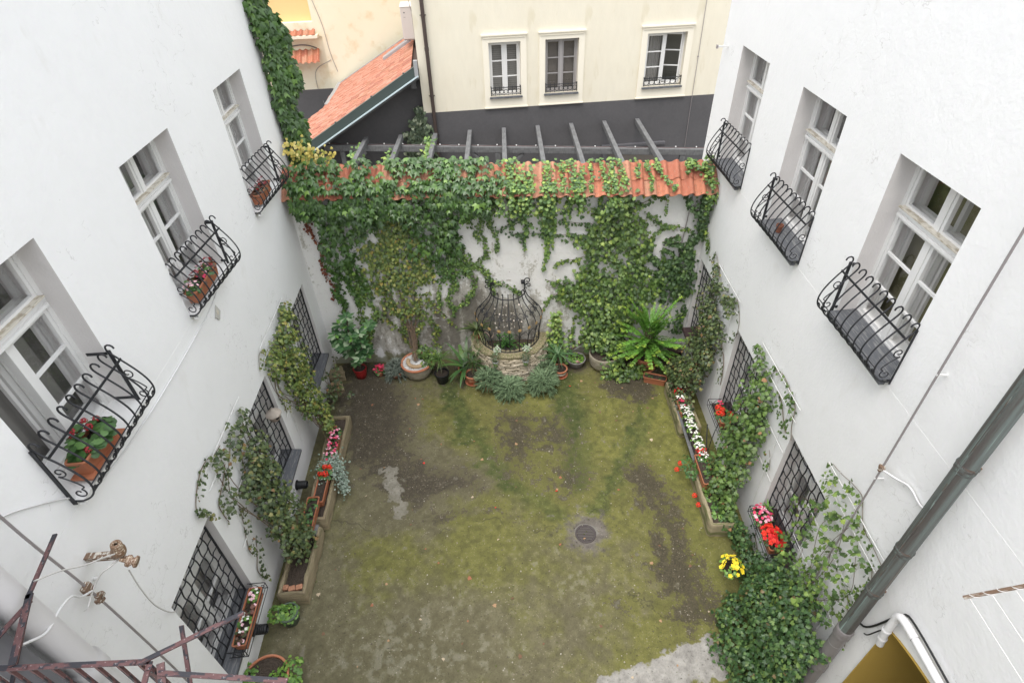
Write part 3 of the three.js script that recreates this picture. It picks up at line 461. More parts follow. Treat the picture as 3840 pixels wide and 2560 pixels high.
{ // old cream house far behind, with tile-capped niches
  const B = thing('old_cream_house', 'weathered cream house wall at the far left with two little tile capped ledges', 'building', [FO.x, 0, FO.z], FT);
  part('wall', wallSlab(-4.2, -0.75, 3.33, 11, [], 0.4).translate(0, 0, -5.62), M.creamOld, B);
  part('wall', wallSlab(-10, -4.2, 3.33, 5.05, [], 0.4).translate(0, 0, -5.70), M.creamOld, B);
  part('wall', wallSlab(-10, -4.2, 5.05, 11, [[-5.3, 5.5, 1.75, 2.6]], 0.4).translate(0, 0, -5.66), M.creamOld, B);
  part('niche_wall', box(2.2, 3, 0.1, -5.3, 6.8, -6.02), M.orange, B);
  part('base_wall', wallSlab(-10, -0.75, -0.05, 3.33, [], 0.4).translate(0, 0, -5.62), M.dark, B);
  part('niche_ledge', [box(1.5, 0.09, 0.34, -5.05, 5.10, -5.5), box(0.08, 0.5, 0.2, -5.6, 4.8, -5.6)], M.cream, B);
  const tg = grid(12, 2, (u, w) => [(u * 1.07 - 0.5) * 0.2, u < 0.46 ? -0.012 * Math.sin(Math.PI * u / 0.46) : 0.055 * Math.sin(Math.PI * (u - 0.46) / 0.54), w * 0.3], true);
  for (let k = 0; k < 7; k++) { const m = part('ledge_tile', tg, M.tile[k % 3], B, [-5.72 + k * 0.205, 5.27, -5.62]); m.rotation.x = 0.5; }
  for (let c = 0; c < 2; c++) for (let k = 0; k < 7; k++) { const m = part('ledge_tile', tg, M.tile[(k + c) % 3], B, [-5.72 + k * 0.205, 4.66 - c * 0.16, -5.64 + c * 0.23]); m.rotation.x = 0.62; }
  part('niche_arch', tube([[-5.6, 4.70, -5.6], [-5.3, 4.79, -5.62], [-5.0, 4.82, -5.63], [-4.7, 4.79, -5.62], [-4.45, 4.70, -5.6]], 0.02, 16, 6), M.slate, B);
  part('wall_cable', [tube([[-4.35, 6.5, -5.61], [-4.1, 5.4, -5.6], [-4.02, 4.5, -5.6], [-3.9, 3.9, -5.6]], 0.009, 20, 5), tube([[-4.05, 4.3, -5.6], [-4.65, 3.98, -5.68], [-4.75, 3.5, -5.68], [-4.6, 2.7, -5.6]], 0.009, 20, 5)], M.cable, B);
}
{ // air conditioner above the annexe roof
  const A = thing('air_conditioner', 'pale grey outdoor air conditioner box hung above the top of the tiled roof', 'air conditioner', fw(-1.03, 5.38, -2.5).toArray(), FT);
  part('casing', rbox(0.34, 0.86, 0.86, 0.02, 0, 0.43, -0.43), mat({ color: C(0.56, 0.53, 0.52), roughness: 0.5 }), A);
  part('top_cover', rbox(0.36, 0.03, 0.88, 0.01, 0, 0.876, -0.43), M.paint, A);
  for (let k = 0; k < 9; k++) part('louvre', box(0.02, 0.03, 0.8, 0.178, 0.08 + k * 0.085, -0.43), k % 2 ? M.paint : M.blackPlastic, A);
  part('name_plate', [box(0.06, 0.008, 0.004, -0.06, 0.60, 0.001), box(0.04, 0.03, 0.004, -0.06, 0.72, 0.001)], M.slate, A);
  part('bracket', [box(0.4, 0.03, 0.04, 0.03, -0.017, -0.1), box(0.4, 0.03, 0.04, 0.03, -0.017, -0.75)], M.zinc, A);
  part('cable', tube([[0.06, 1.6, 0.05], [0.12, 1.0, 0.06], [0.2, 0.55, 0.04], [0.22, 0, 0.03], [0.28, -0.7, 0.5]], 0.01, 24, 5), M.cable, A);
}
{ // pergola over the neighbour's terrace
  const P = thing('pergola', 'grey timber pergola with nine open beams behind the garden wall', 'pergola', [0, 0, -15]);
  const c0 = V(-5.3, 3.13, -1.66), c1 = V(5.6, 3.13, -0.19); part('crossbeam', barBetween(c0, c1, 0.15, 0.18), M.beam, P);
  for (let k = 0; k < 9; k++) { const x = -4.05 + k * 1.0085, zf = -1.93 - (x + 1.54) * 0.0906 + 0.02; part('beam', barBetween(V(x, 3.305, 2.6), V(x + 0.01, 3.305, zf), 0.125, 0.155), M.beam, P); }
  for (const x of [-4.78, -0.2, 4.9]) { const z = -1.66 + (x + 5.3) * 0.1349; part('post', barBetween(V(x, 0, z), V(x, 3.03, z), 0.14, 0.14, V(0, 0, 1)), M.beam, P); for (const s of [-1, 1]) part('brace', barBetween(V(x + s * 0.08, 2.35, z + 0.01), V(x + s * 0.72, 3.02, z + 0.09 * s), 0.09, 0.09), M.beam, P); }
  part('front_beam', barBetween(V(-4.6, 3.13, 2.4), V(4.6, 3.13, 2.4), 0.15, 0.18), M.beam, P);
  const S = thing('string_lights', 'string of little white bulbs lying along the pergola crossbeam', 'string lights', [0, 0, -15]);
  const pts = [], bl = []; for (let k = 0; k <= 60; k++) { const t = k / 60; const p = c0.clone().lerp(c1, t); p.y += 0.105 + rr(-0.004, 0.012); p.z += 0.03 + rr(-0.02, 0.02); pts.push(p); if (k % 3 === 1) bl.push(p); }
  part('wire', tube(pts, 0.006, 120, 4), mat({ color: C(0.10, 0.03, 0.025), roughness: 0.7 }), S); const bg = new THREE.SphereGeometry(0.02, 8, 6); for (const p of bl) part('bulb', bg, M.paint, S, [p.x, p.y + 0.02, p.z]);
}
// ---------------------------------------------------------------- wrought iron baskets at the tall windows
function scroll(cx, cy, r0, turns, dir, a0, n = 26) { const p = []; for (let k = 0; k <= n; k++) { const t = k / n, a = a0 + dir * t * turns * 6.283, r = r0 * (1 - 0.72 * t); p.push([cx + r * Math.cos(a), cy + r * Math.sin(a)]); } return p; }
const basketProfile = [[0.015, -0.03], [0.09, -0.035], [0.17, 0.0], [0.235, 0.07], [0.262, 0.16], [0.25, 0.26], [0.205, 0.37], [0.14, 0.48], [0.075, 0.575], [0.035, 0.635], [0.018, 0.68], [0.028, 0.722], [0.062, 0.738], [0.092, 0.722], [0.10, 0.692]];
const profAt = y => { for (let k = 3; k < 10; k++) { const [z0, y0] = basketProfile[k], [z1, y1] = basketProfile[k + 1]; if (y <= y1) return z0 + (z1 - z0) * (y - y0) / (y1 - y0); } return 0.03; };
function makeBasket(w, label) {
  const B = thing('window_basket', label, 'window grille', [0, 0, 0], 0, 'bellied iron baskets at the tall windows');
  const n = 10, barG = tube(basketProfile.map(([z, y]) => [0, y, z]), 0.0092, 44, 7);
  const xs = [...Array(n)].map((_, k) => -w / 2 + k * w / (n - 1));
  for (const x of xs) part('bar', barG, M.iron, B, [x, 0, 0]);
  part('cross_bar', box(w + 0.02, 0.022, 0.012, 0, 0.55, profAt(0.55) + 0.006), M.iron, B);
  for (const s of [-1, 1]) {
    part('side_strap', box(0.012, 0.72, 0.035, s * (w / 2 + 0.016), 0.3, 0.022), M.iron, B);
    for (const y of [0.635, 0.03]) part('wall_strap', box(0.010, 0.036, 0.2, s * (w / 2 + 0.002), y, -0.095), M.iron, B);
    // S scroll filling the side
    const a = scroll(0.085, 0.36, 0.06, 1.15, 1, -2.2).reverse(), b = scroll(0.12, 0.075, 0.062, 1.05, -1, 0.9);
    const mid = [[0.10, 0.27], [0.165, 0.2], [0.19, 0.15]];
    part('side_scroll', tube([...a, ...mid, ...b].map(([z, y]) => [s * w / 2, y, z]), 0.0065, 70, 6), M.iron, B);
  }
  const sg = (() => { const g = w / (n - 1) * 0.5, l = scroll(-g * 0.62, 0.105, 0.026, 1.1, 1, -1.2, 16).reverse(), r = scroll(g * 0.62, 0.105, 0.026, 1.1, -1, Math.PI + 1.2, 16);
    return tube([...l, [-g * 0.75, 0.045], [0, 0.012], [g * 0.75, 0.045], ...r].map(([x, y]) => [x, y, profAt(y < 0.07 ? 0.07 : y) - (y < 0.07 ? (0.07 - y) * 0.9 : 0)]), 0.0065, 48, 5); })();
  for (let k = 0; k < n - 1; k++) part('belly_scroll', sg, M.iron, B, [(xs[k] + xs[k + 1]) / 2, 0, 0]);
  part('belly_rail', rod(V(-w / 2, 0.16, 0.25), V(w / 2, 0.16, 0.25), 0.006), M.iron, B); part('base_rail', box(w, 0.014, 0.03, 0, -0.03, 0.03), M.iron, B);
  return B;
}
const bl = ['iron basket at the near left window, holding the box of red geraniums', 'iron basket at the middle left window, with a long terracotta box of red flowers', 'iron basket at the far left window, with a small box of reddish flowers', 'empty iron basket at the near right window', 'iron basket at the middle right window, with a broken clay pipe on its sill', 'small empty iron basket at the far right window'];
const basket0 = makeBasket(1.27, bl[0]);
[[LW, upL[0]], [LW, upL[1]], [LW, upL[2]], [RW, upR[0]], [RW, upR[1]], [RW, upR[2]]].forEach(([W, q], i) => {
  const b = i ? basket0.clone() : basket0; if (i) { b.name = numbered('window_basket'); b.userData = { ...basket0.userData, label: bl[i] }; scene.add(b); }
  b.position.set(...at(W, q[0], q[1] + 0.03, 0.0)); b.rotation.y = W.turn;
});
// ---------------------------------------------------------------- wavy bar grilles at the low windows
function makeGrille(w, h, label) {
  const G = thing('window_grille', label, 'window grille', [0, 0, 0], 0, 'black wavy bar grilles at the low windows');
  const nv = 8, nh = 9, px = w / nv, py = h / nh;
  const vg = tube([...Array(nh * 4 + 1)].map((_, k) => { const y = k / 4 * py; return [0.013 * Math.sin(y / py * Math.PI), y, 0.006 * Math.cos(y / py * Math.PI)]; }), 0.0095, 90, 6);
  for (let k = 0; k <= nv; k++) { const m = part('upright_bar', vg, M.iron, G, [-w / 2 + k * px, 0, 0]); if (k % 2) m.rotation.y = Math.PI; }
  const hg = tube([...Array(nv * 4 + 1)].map((_, k) => { const x = k / 4 * px; return [x, 0.007 * Math.sin(x / px * Math.PI * 2), 0.008 * Math.sin(x / px * Math.PI)]; }), 0.009, 80, 6);
  for (let k = 1; k < nh; k++) part('cross_bar', hg, M.iron, G, [-w / 2, k * py, 0.0]);
  part('grille_frame', [box(w + 0.03, 0.022, 0.02, 0, 0.0, 0), box(w + 0.03, 0.022, 0.02, 0, h, 0), box(0.022, h, 0.02, -w / 2 - 0.006, h / 2, 0), box(0.022, h, 0.02, w / 2 + 0.006, h / 2, 0)], M.iron, G);
  return G;
}
const gl = ['wavy black grille on the near left low window, above the sill rack', 'wavy black grille on the middle left low window, a wicker bird house on it', 'wavy black grille on the far left low window in the back corner', 'wavy black grille on the near right low window, behind the pink and bright red flowers', 'wavy black grille on the middle right low window, behind one box of red geraniums', 'wavy black grille on the far right low window, half hidden by ivy'];
const grille0 = makeGrille(1.13, 1.80, gl[0]);
[[LW, loL[0]], [LW, loL[1]], [LW, loL[2]], [RW, loR[0]], [RW, loR[1]], [RW, loR[2]]].forEach(([W, q], i) => {
  const b = i ? grille0.clone() : grille0; if (i) { b.name = numbered('window_grille'); b.userData = { ...grille0.userData, label: gl[i] }; scene.add(b); }
  b.position.set(...at(W, q[0], q[1] + 0.05, -0.11)); b.rotation.y = W.turn;
});
// ---------------------------------------------------------------- pipes, cables and fittings on the walls
{
  const P = thing('downpipe', 'weathered green and brown copper downpipe on the right wall', 'downpipe', atZ(RW, -2.97, 0, 0.14));
  part('pipe', lathe([[0.0798, 1.95], [0.0798, 12.3]], 24), M.copper, P);
  for (const y of [2.95, 3.75, 5.05, 6.4, 8.2]) part('pipe_joint', lathe([[0.0806, y - 0.07], [0.0859, y - 0.05], [0.0859, y], [0.0904, y + 0.01], [0.0806, y + 0.03]], 24), M.copper, P);
  part('seam', box(0.01, 5.2, 0.01, -0.081, 4.9, 0.02), M.copper, P);
  part('plastic_pipe', lathe([[0.0851, 0], [0.0851, 0.95], [0.0942, 0.97], [0.0942, 1.02], [0.0882, 1.03], [0.0942, 1.05], [0.0942, 1.1], [0.0851, 1.12], [0.0851, 1.86], [0.0958, 1.88], [0.0958, 1.93], [0.0897, 1.94], [0.0958, 1.95], [0.0958, 2.03], [0.0760, 2.05]], 24), M.plasticGrey, P);
  for (const y of [1.35, 1.68]) part('pipe_ring', lathe([[0.0855, y], [0.0870, y + 0.004], [0.0855, y + 0.008]], 24), M.zinc, P);
  for (const y of [2.9, 5.0, 8.15]) part('wall_bracket', box(0.1, 0.03, 0.02, 0.09, y, 0.0), M.oldRust, P);
}
{
  const P = thing('waste_pipe', 'white plastic pipe with an elbow running round the mustard archway', 'pipe', [0, 0, 0]);
  const e = [vz(RW, -2.66, 2.35, 0.02), vz(RW, -2.66, 2.6, 0.06), vz(RW, -2.66, 2.96, 0.075), vz(RW, -2.63, 3.03, 0.075), vz(RW, -2.56, 3.06, 0.075), vz(RW, -2.4, 3.07, 0.075), vz(RW, -0.3, 3.13, 0.075)];
  part('pipe', tube([e[0], e[1], e[2]], 0.04, 16, 14), M.pipeWhite, P); part('elbow', tube([e[2], e[3], e[4], e[5]], 0.045, 20, 14), M.pipeWhite, P); part('pipe', tube([e[5], e[6]], 0.04, 6, 14), M.pipeWhite, P);
  for (const q of [vz(RW, -2.66, 2.68, 0.07), vz(RW, -2.66, 2.5, 0.045)]) { const m = part('pipe_collar', lathe([[0.04, -0.02], [0.047, -0.018], [0.047, 0.018], [0.04, 0.02]], 18), M.pipeWhite, P, q.toArray()); m.rotation.x = 0; }
  const C1 = thing('cable', 'black cable looping from behind the green downpipe to the white pipe and along it', 'cable', [0, 0, 0]);
  part('wire', tube([vz(RW, -3.2, 2.3, 0.02), vz(RW, -3.05, 2.15, 0.02), vz(RW, -2.92, 2.2, 0.02), vz(RW, -2.7, 2.9, 0.02), vz(RW, -2.62, 3.1, 0.04), vz(RW, -2.5, 3.15, 0.05), vz(RW, -1.5, 3.17, 0.05), vz(RW, -0.3, 3.2, 0.05)], 0.012, 60, 6), M.blackPlastic, C1);
  part('wire', tube([vz(RW, -2.86, 2.15, 0.02), vz(RW, -2.8, 2.25, 0.05), vz(RW, -2.72, 2.55, 0.03), vz(RW, -2.67, 2.62, 0.01)], 0.008, 30, 5), M.blackPlastic, C1);
}
{
  const L1 = thing('lightning_conductor', 'straight grey lightning conductor down the right wall, with clamps and a white side branch', 'cable', [0, 0, 0]);
  part('wire', tube([vz(RW, -3.76, 12.3, 0.09), vz(RW, -3.75, 8, 0.09), vz(RW, -3.74, 5.3, 0.09), vz(RW, -3.74, 3.4, 0.085), vz(RW, -3.76, 0.5, 0.08)], 0.011, 30, 6), M.cable, L1);
  for (const y of [5.38, 3.86, 7.6]) { part('wall_clip', barBetween(vz(RW, -3.74, y, -0.01), vz(RW, -3.74, y + 0.01, 0.1), 0.018, 0.022), M.paint, L1); }
  part('clamp', [rbox(0.07, 0.05, 0.04, 0.008), rbox(0.03, 0.08, 0.05, 0.006, 0.01, 0, 0.01)].map(g => g.applyMatrix4(new THREE.Matrix4().makeRotationY(RW.turn)).translate(...atZ(RW, -3.74, 4.05, 0.09))), M.oldRust, L1);
  part('branch', tube([vz(RW, -3.72, 4.04, 0.09), vz(RW, -3.55, 4.1, 0.05), vz(RW, -3.4, 4.17, 0.03), vz(RW, -3.2, 4.15, 0.03), vz(RW, -3.1, 4.22, 0.06), vz(RW, -3.05, 4.26, 0.08)], 0.012, 30, 6), M.pipeWhite, L1);
  const L2 = thing('lightning_conductor', 'dark lightning conductor on the left wall, crossing behind the rusty railing', 'cable', [0, 0, 0]);
  part('wire', tube([vz(LW, -2.5, 8, 0.1), vz(LW, -2.55, 5.3, 0.1), vz(LW, -2.63, 4.1, 0.1), vz(LW, -2.68, 2.1, 0.1), vz(LW, -2.68, 0.3, 0.1)], 0.011, 30, 6), M.cable, L2);
  part('clamp', rbox(0.09, 0.1, 0.05, 0.008).applyMatrix4(new THREE.Matrix4().makeRotationY(LW.turn)).translate(...atZ(LW, -2.62, 4.22, 0.1)), M.oldRust, L2);
  part('clamp', [rbox(0.11, 0.05, 0.04, 0.008), rbox(0.05, 0.12, 0.04, 0.008)].map(g => g.applyMatrix4(new THREE.Matrix4().makeRotationY(LW.turn)).translate(...atZ(LW, -2.64, 4.02, 0.105))), M.oldRust, L2);
  part('branch', tube([vz(LW, -2.62, 4.18, 0.12), vz(LW, -2.52, 4.27, 0.13), vz(LW, -2.45, 4.41, 0.15), vz(LW, -2.28, 4.52, 0.2), vz(LW, -2.06, 4.6, 0.26), vz(LW, -1.9, 4.76, 0.26)], 0.011, 40, 6), M.pipeWhite, L2);
  part('wire', tube([vz(LW, -2.86, 4.28, 0.3), vz(LW, -2.76, 4.32, 0.28), vz(LW, -2.72, 4.28, 0.2), vz(LW, -2.63, 4.17, 0.12), vz(LW, -2.5, 4.12, 0.12)], 0.009, 30, 5), M.wire, L2);
  part('wall_plug', new THREE.SphereGeometry(0.035, 12, 8).scale(1, 0.6, 0.6).translate(...atZ(LW, -2.8, 4.08, 0.02)), M.paint, L2);
  // old wall bracket with two insulators
  const I = thing('wall_bracket', 'rusty iron wall bracket carrying two old porcelain insulators on the left wall', 'bracket', atZ(LW, -2.88, 4.30, 0), LW.turn);
  part('bracket_arm', [box(0.06, 0.05, 0.34, 0, 0, 0.16), box(0.065, 0.006, 0.33, 0, 0.028, 0.16)], M.oldRust, I);
  part('insulator', lathe([[0, -0.09], [0.045, -0.09], [0.06, -0.05], [0.06, 0.0], [0.045, 0.03], [0.05, 0.05], [0.045, 0.085], [0.026, 0.10], [0.018, 0.07]], 20).rotateX(0.2).translate(0.0, 0.10, 0.33), mat({ map: M.oldRust.map, color: C(1.2, 1.15, 1.05), roughness: 0.5 }), I);
  part('insulator', lathe([[0, -0.05], [0.05, -0.05], [0.055, -0.03], [0.03, -0.01], [0.055, 0.015], [0.05, 0.04], [0.02, 0.05], [0.015, 0.1]], 20).rotateX(-1.2).translate(-0.07, 0.0, 0.44), mat({ map: M.oldRust.map, color: C(1.2, 1.1, 1.0), roughness: 0.5 }), I);
  part('bolt', rod(V(0, 0, 0.3), V(-0.05, 0.02, 0.42), 0.014), M.oldRust, I);
  const W1 = thing('cable', 'thin pale wire sagging from the old insulators towards the near left low window', 'cable', [0, 0, 0]);
  part('wire', tube([vz(LW, -2.75, 4.25, 0.42), vz(LW, -2.82, 3.82, 0.3), vz(LW, -2.97, 3.19, 0.12), vz(LW, -3.14, 2.7, 0.02), vz(LW, -3.2, 2.6, 0.01)], 0.007, 40, 5), M.wire, W1);
  part('wire', tube([vz(LW, -2.8, 4.45, 0.36), vz(LW, -2.68, 4.58, 0.36), vz(LW, -2.56, 4.7, 0.37), vz(LW, -2.34, 4.98, 0.4), vz(LW, -2.14, 5.2, 0.45)], 0.007, 40, 5), M.wire, W1);
  const W2 = thing('cable', 'white cable wandering along the left wall below the tall windows', 'cable', [0, 0, 0]);
  part('wire', tube([vz(LW, -6.85, 4.77, 0.012), vz(LW, -6.75, 4.66, 0.014), vz(LW, -6.3, 4.57, 0.016), vz(LW, -5.9, 4.56, 0.016), vz(LW, -5.2, 4.55, 0.018), vz(LW, -4.4, 4.56, 0.016), vz(LW, -3.7, 4.62, 0.02), vz(LW, -3.25, 4.72, 0.02), vz(LW, -3.1, 4.9, 0.016), vz(LW, -2.9, 5.1, 0.014), vz(LW, -2.6, 5.35, 0.014), vz(LW, -2.3, 5.45, 0.014)], 0.0085, 100, 5), M.pipeWhite, W2);
  const pl = thing('wall_patch', 'small diamond of old mortar patched on the left wall under the middle basket', 'plaster patch', atZ(LW, -6.54, 4.43, 0.012), LW.turn);
  { const s = new THREE.Shape([[-0.09, -0.02], [-0.02, -0.11], [0.08, -0.03], [0.03, 0.10]].map(q => new THREE.Vector2(...q))); part('mortar', new THREE.ExtrudeGeometry(s, { depth: 0.006, bevelEnabled: true, bevelSize: 0.004, bevelThickness: 0.003, bevelSegments: 2 }), mat({ color: C(0.52, 0.51, 0.47), bumpMap: rep(grainB, 8), bumpScale: 0.004, roughness: 1 }), pl); part('plate', new THREE.SphereGeometry(0.04, 12, 8).scale(0.8, 1, 0.25).translate(0, 0, 0.008), M.ledge, pl); }
  const hk = thing('wall_hook', 'small iron hook in the left wall near the back corner', 'hook', atZ(LW, -11.25, 4.3, 0), LW.turn); part('hook', tube([[0, 0, 0], [0, 0, 0.07], [0.02, -0.03, 0.10], [0.03, -0.07, 0.07], [0.03, -0.06, 0.04]], 0.008, 20, 5), M.iron, hk);
  const hk2 = thing('wall_hook', 'white cable bracket high on the right wall by its far edge', 'hook', atZ(RW, -11.2, 6.6, 0), RW.turn); part('arm', box(0.02, 0.03, 0.2, 0, 0, 0.1), M.paint, hk2); part('clip', rbox(0.05, 0.06, 0.03, 0.005, 0, 0, 0.2), M.cable, hk2);
  const gp = thing('vent_pipe', 'white round duct slanting through the lower left corner behind the rusty railing', 'pipe', [0, 0, 0]);
  const dx = vz(LW, -2.14, 0, 0.135); part('duct', lathe([[0.115, 0], [0.115, 3.66], [0.14, 3.68], [0.14, 3.86], [0.115, 3.88], [0.115, 12]], 32), M.duct, gp, dx.toArray());
  const gp2 = thing('vent_pipe', 'dark grey round duct beside the white duct in the lower left corner', 'pipe', [0, 0, 0]);
  part('duct', lathe([[0.1, 0], [0.1, 12]], 28), M.ductGrey, gp2, vz(LW, -1.87, 0, 0.12).toArray());
  for (const [z, y, i] of [[-6.66, 0.33, 0], [-3.96, 0.42, 1]]) {
    const v = thing('vent_stub', ['black ribbed pipe stub low on the left wall under the middle low window', 'black ribbed pipe stub low on the left wall by the near sill rack'][i], 'pipe', atZ(LW, z, y, 0), LW.turn);
    const pr = [[0.055, 0]]; for (let k = 0; k < 6; k++) pr.push([0.075, 0.02 + k * 0.03], [0.075, 0.035 + k * 0.03], [0.066, 0.038 + k * 0.03], [0.066, 0.048 + k * 0.03]); pr.push([0.06, 0.2], [0.05, 0.19], [0.05, 0.02]);
    part('pipe', lathe(pr, 24).rotateX(Math.PI / 2), M.blackPlastic, v); part('flange', lathe([[0.05, 0.001], [0.095, 0.001], [0.095, 0.016], [0.06, 0.02]], 24).rotateX(Math.PI / 2), M.blackPlastic, v);
  }
  const cl = thing('clothes_dryer', 'rust stained clothes pole with pale lines strung from it, by the right edge', 'clothes line', [0, 0, 0]);
  const a = vz(RW, -2.36, 4.12, 0.05), b = vz(RW, -1.75, 5.05, 0.55); b.set(3.42, 4.62, -2.08); const a2 = V(2.95, 4.95, -1.9);
  const A = ((x, y, z) => V(x, y, z)); const p0 = A(3.29, 4.78, -1.99), p1 = A(3.50, 5.30, -1.83);
  part('pole', rod(p0, p0.clone().lerp(p1, 2.2), 0.014, 10), M.oldRust, cl);
  for (let k = 0; k < 4; k++) { const s = p0.clone().lerp(p1, 0.06 + k * 0.28); part('clothes_line', tube([s, s.clone().add(V(0.02, -0.05, 0.9)), s.clone().add(V(0.03, 0, 2.2))], 0.0035, 16, 4), M.wire, cl); }
  part('cord_wrap', tube([...Array(60)].map((_, k) => { const q = p0.clone().lerp(p1, k / 40); return [q.x + 0.017 * Math.sin(k * 0.9), q.y + 0.006 * Math.sin(k * 0.9), q.z + 0.017 * Math.cos(k * 0.9)]; }), 0.0035, 200, 4), M.wire, cl);
}
{ // rusty gallery railing with folding drying arms, near the camera
  const R = thing('railing', 'rusty flaking iron railing with drying arms, close to the camera at the lower left', 'railing', [0, 0, 0]);
  const yT = 5.0, A = V(-4.0, yT, -1.65), B = V(-2.52, yT, -1.66), Cc = V(-2.30, yT, -1.40), D = V(-2.30, yT, 0.6);
  part('top_rail', barBetween(A, B, 0.038, 0.012), M.rust, R); part('top_rail', barBetween(B, D.clone().setX(-2.1), 0.038, 0.012), M.rust, R);
  part('bottom_rail', barBetween(A.clone().setY(4.1), B.clone().setY(4.1), 0.04, 0.012), M.rust, R);
  for (let k = 0; k < 10; k++) { const x = -3.92 + k * 0.148; part('baluster', barBetween(V(x, 4.1, -1.652), V(x, 4.99, -1.652), 0.022, 0.022, V(0, 0, 1)), M.rust, R); }
  part('corner_post', barBetween(V(-2.5, 3.9, -1.62), V(-2.5, 5.02, -1.62), 0.035, 0.035, V(0, 0, 1)), M.rust, R);
  const arm = (p, q, w = 0.034) => part('drying_arm', barBetween(p, q, w, 0.014), M.rust, R);
  arm(V(-2.56, 5.02, -1.655), V(-1.985, 5.02, -1.962)); part('arm_stay', barBetween(V(-2.36, 4.62, -1.6), V(-2.41, 5.0, -1.895), 0.03, 0.012), M.rust, R);
  arm(V(-2.45, 4.97, -1.6), V(-1.56, 4.97, -1.52)); part('corner_plate', barBetween(V(-2.46, 4.975, -1.66), V(-2.4, 4.9, -1.5), 0.05, 0.012), M.rust, R);
  arm(V(-3.44, 5.02, -1.66), V(-3.64, 5.02, -2.16), 0.05); arm(V(-3.635, 5.02, -2.12), V(-3.755, 5.02, -2.66)); part('arm_stay', barBetween(V(-3.64, 5.0, -2.14), V(-3.75, 4.55, -1.7), 0.035, 0.012), M.rust, R);
  part('arm_stay', barBetween(V(-3.62, 5.0, -2.12), V(-3.72, 5.0, -1.72), 0.04, 0.012), M.rust, R);
  for (const q of [V(-3.35, yT + 0.012, -1.65), V(-2.62, yT + 0.012, -1.655)]) part('bolt', new THREE.SphereGeometry(0.016, 8, 6).scale(1, 0.6, 1), M.rust, R, q.toArray());
  structure('gallery_floor', box(2.4, 0.12, 2.9, -3.35, 3.95, 0.1), M.ledge, 'edge of the gallery floor below the railing', 'floor');
}
// ---------------------------------------------------------------- foliage
function leafGeo(half, fold = 0.25, droop = 0.15) { // outline of the right half from stalk to tip; stalk at the origin, tip at y = -1
  const pts = [...half.map(p => [p[0], p[1]]), ...half.slice(1, -1).reverse().map(p => [-p[0], p[1]])], c = [0, -0.38], pos = [], z = (x, y) => -Math.abs(x) * fold - droop * y * y + 0.04;
  for (let i = 0; i < pts.length; i++) { const a = pts[i], b = pts[(i + 1) % pts.length]; for (const q of [c, b, a]) pos.push(q[0], q[1], z(q[0], q[1]) + (q === c ? 0.02 : 0)); }
  const g = new THREE.BufferGeometry(); g.setAttribute('position', new THREE.Float32BufferAttribute(pos, 3)); const m = mergeVertices(g); m.computeVertexNormals(); m.setAttribute('uv', new THREE.Float32BufferAttribute(new Float32Array(m.attributes.position.count * 2), 2)); return m;
}
const LG = {
  ivy: leafGeo([[0, 0], [0.22, 0.10], [0.50, -0.06], [0.36, -0.30], [0.44, -0.58], [0.17, -0.60], [0, -1]], 0.22, 0.12),
  ivyB: leafGeo([[0, 0], [0.26, 0.12], [0.46, -0.12], [0.40, -0.36], [0.36, -0.60], [0.14, -0.70], [0, -0.95]], 0.35, 0.05),
  boston: leafGeo([[0, 0], [0.24, 0.12], [0.42, -0.08], [0.62, -0.52], [0.27, -0.42], [0.17, -0.62], [0, -1.1]], 0.34, 0.25),
  oval: leafGeo([[0, 0], [0.16, -0.14], [0.24, -0.42], [0.17, -0.72], [0, -1]], 0.3, 0.2),
  wide: leafGeo([[0, 0], [0.24, -0.14], [0.33, -0.42], [0.22, -0.75], [0, -1]], 0.15, 0.15),
  round: leafGeo([[0, -0.06], [0.30, 0.06], [0.52, -0.22], [0.48, -0.62], [0.22, -0.90], [0, -0.93]], 0.15, -0.1),
  needle: leafGeo([[0, 0], [0.085, -0.3], [0.065, -0.7], [0, -1]], 0.2, 0.3),
};
const leafMats = new Map();
function leafMat(c, rough = 0.5) { const q = c.map(v => Math.round(v * 200) / 200), k = q.join() + rough; if (!leafMats.has(k)) leafMats.set(k, new THREE.MeshStandardMaterial({ color: C(...q), roughness: rough, side: THREE.DoubleSide })); return leafMats.get(k); }
const pick = pal => { let t = rnd() * pal.reduce((a, p) => a + (p[3] ?? 1), 0); for (const p of pal) { t -= p[3] ?? 1; if (t <= 0) return p; } return pal[0]; };
const _m = new THREE.Matrix4(), _z = V(0, 0, 0), _y = V(0, 0, 0), _x = V(0, 0, 0);
function leafMatrix(p, n, down, roll, s) {
  _z.copy(n).normalize(); _y.copy(down).addScaledVector(_z, -down.dot(_z)); if (_y.lengthSq() < 1e-6) _y.set(1, 0, 0); _y.normalize().negate(); _y.applyAxisAngle(_z, roll); _x.copy(_y).cross(_z);
  return new THREE.Matrix4().makeBasis(_x, _y, _z).scale(V(s, s, s)).setPosition(p);
}
const CAM = V(0, 9, 0);
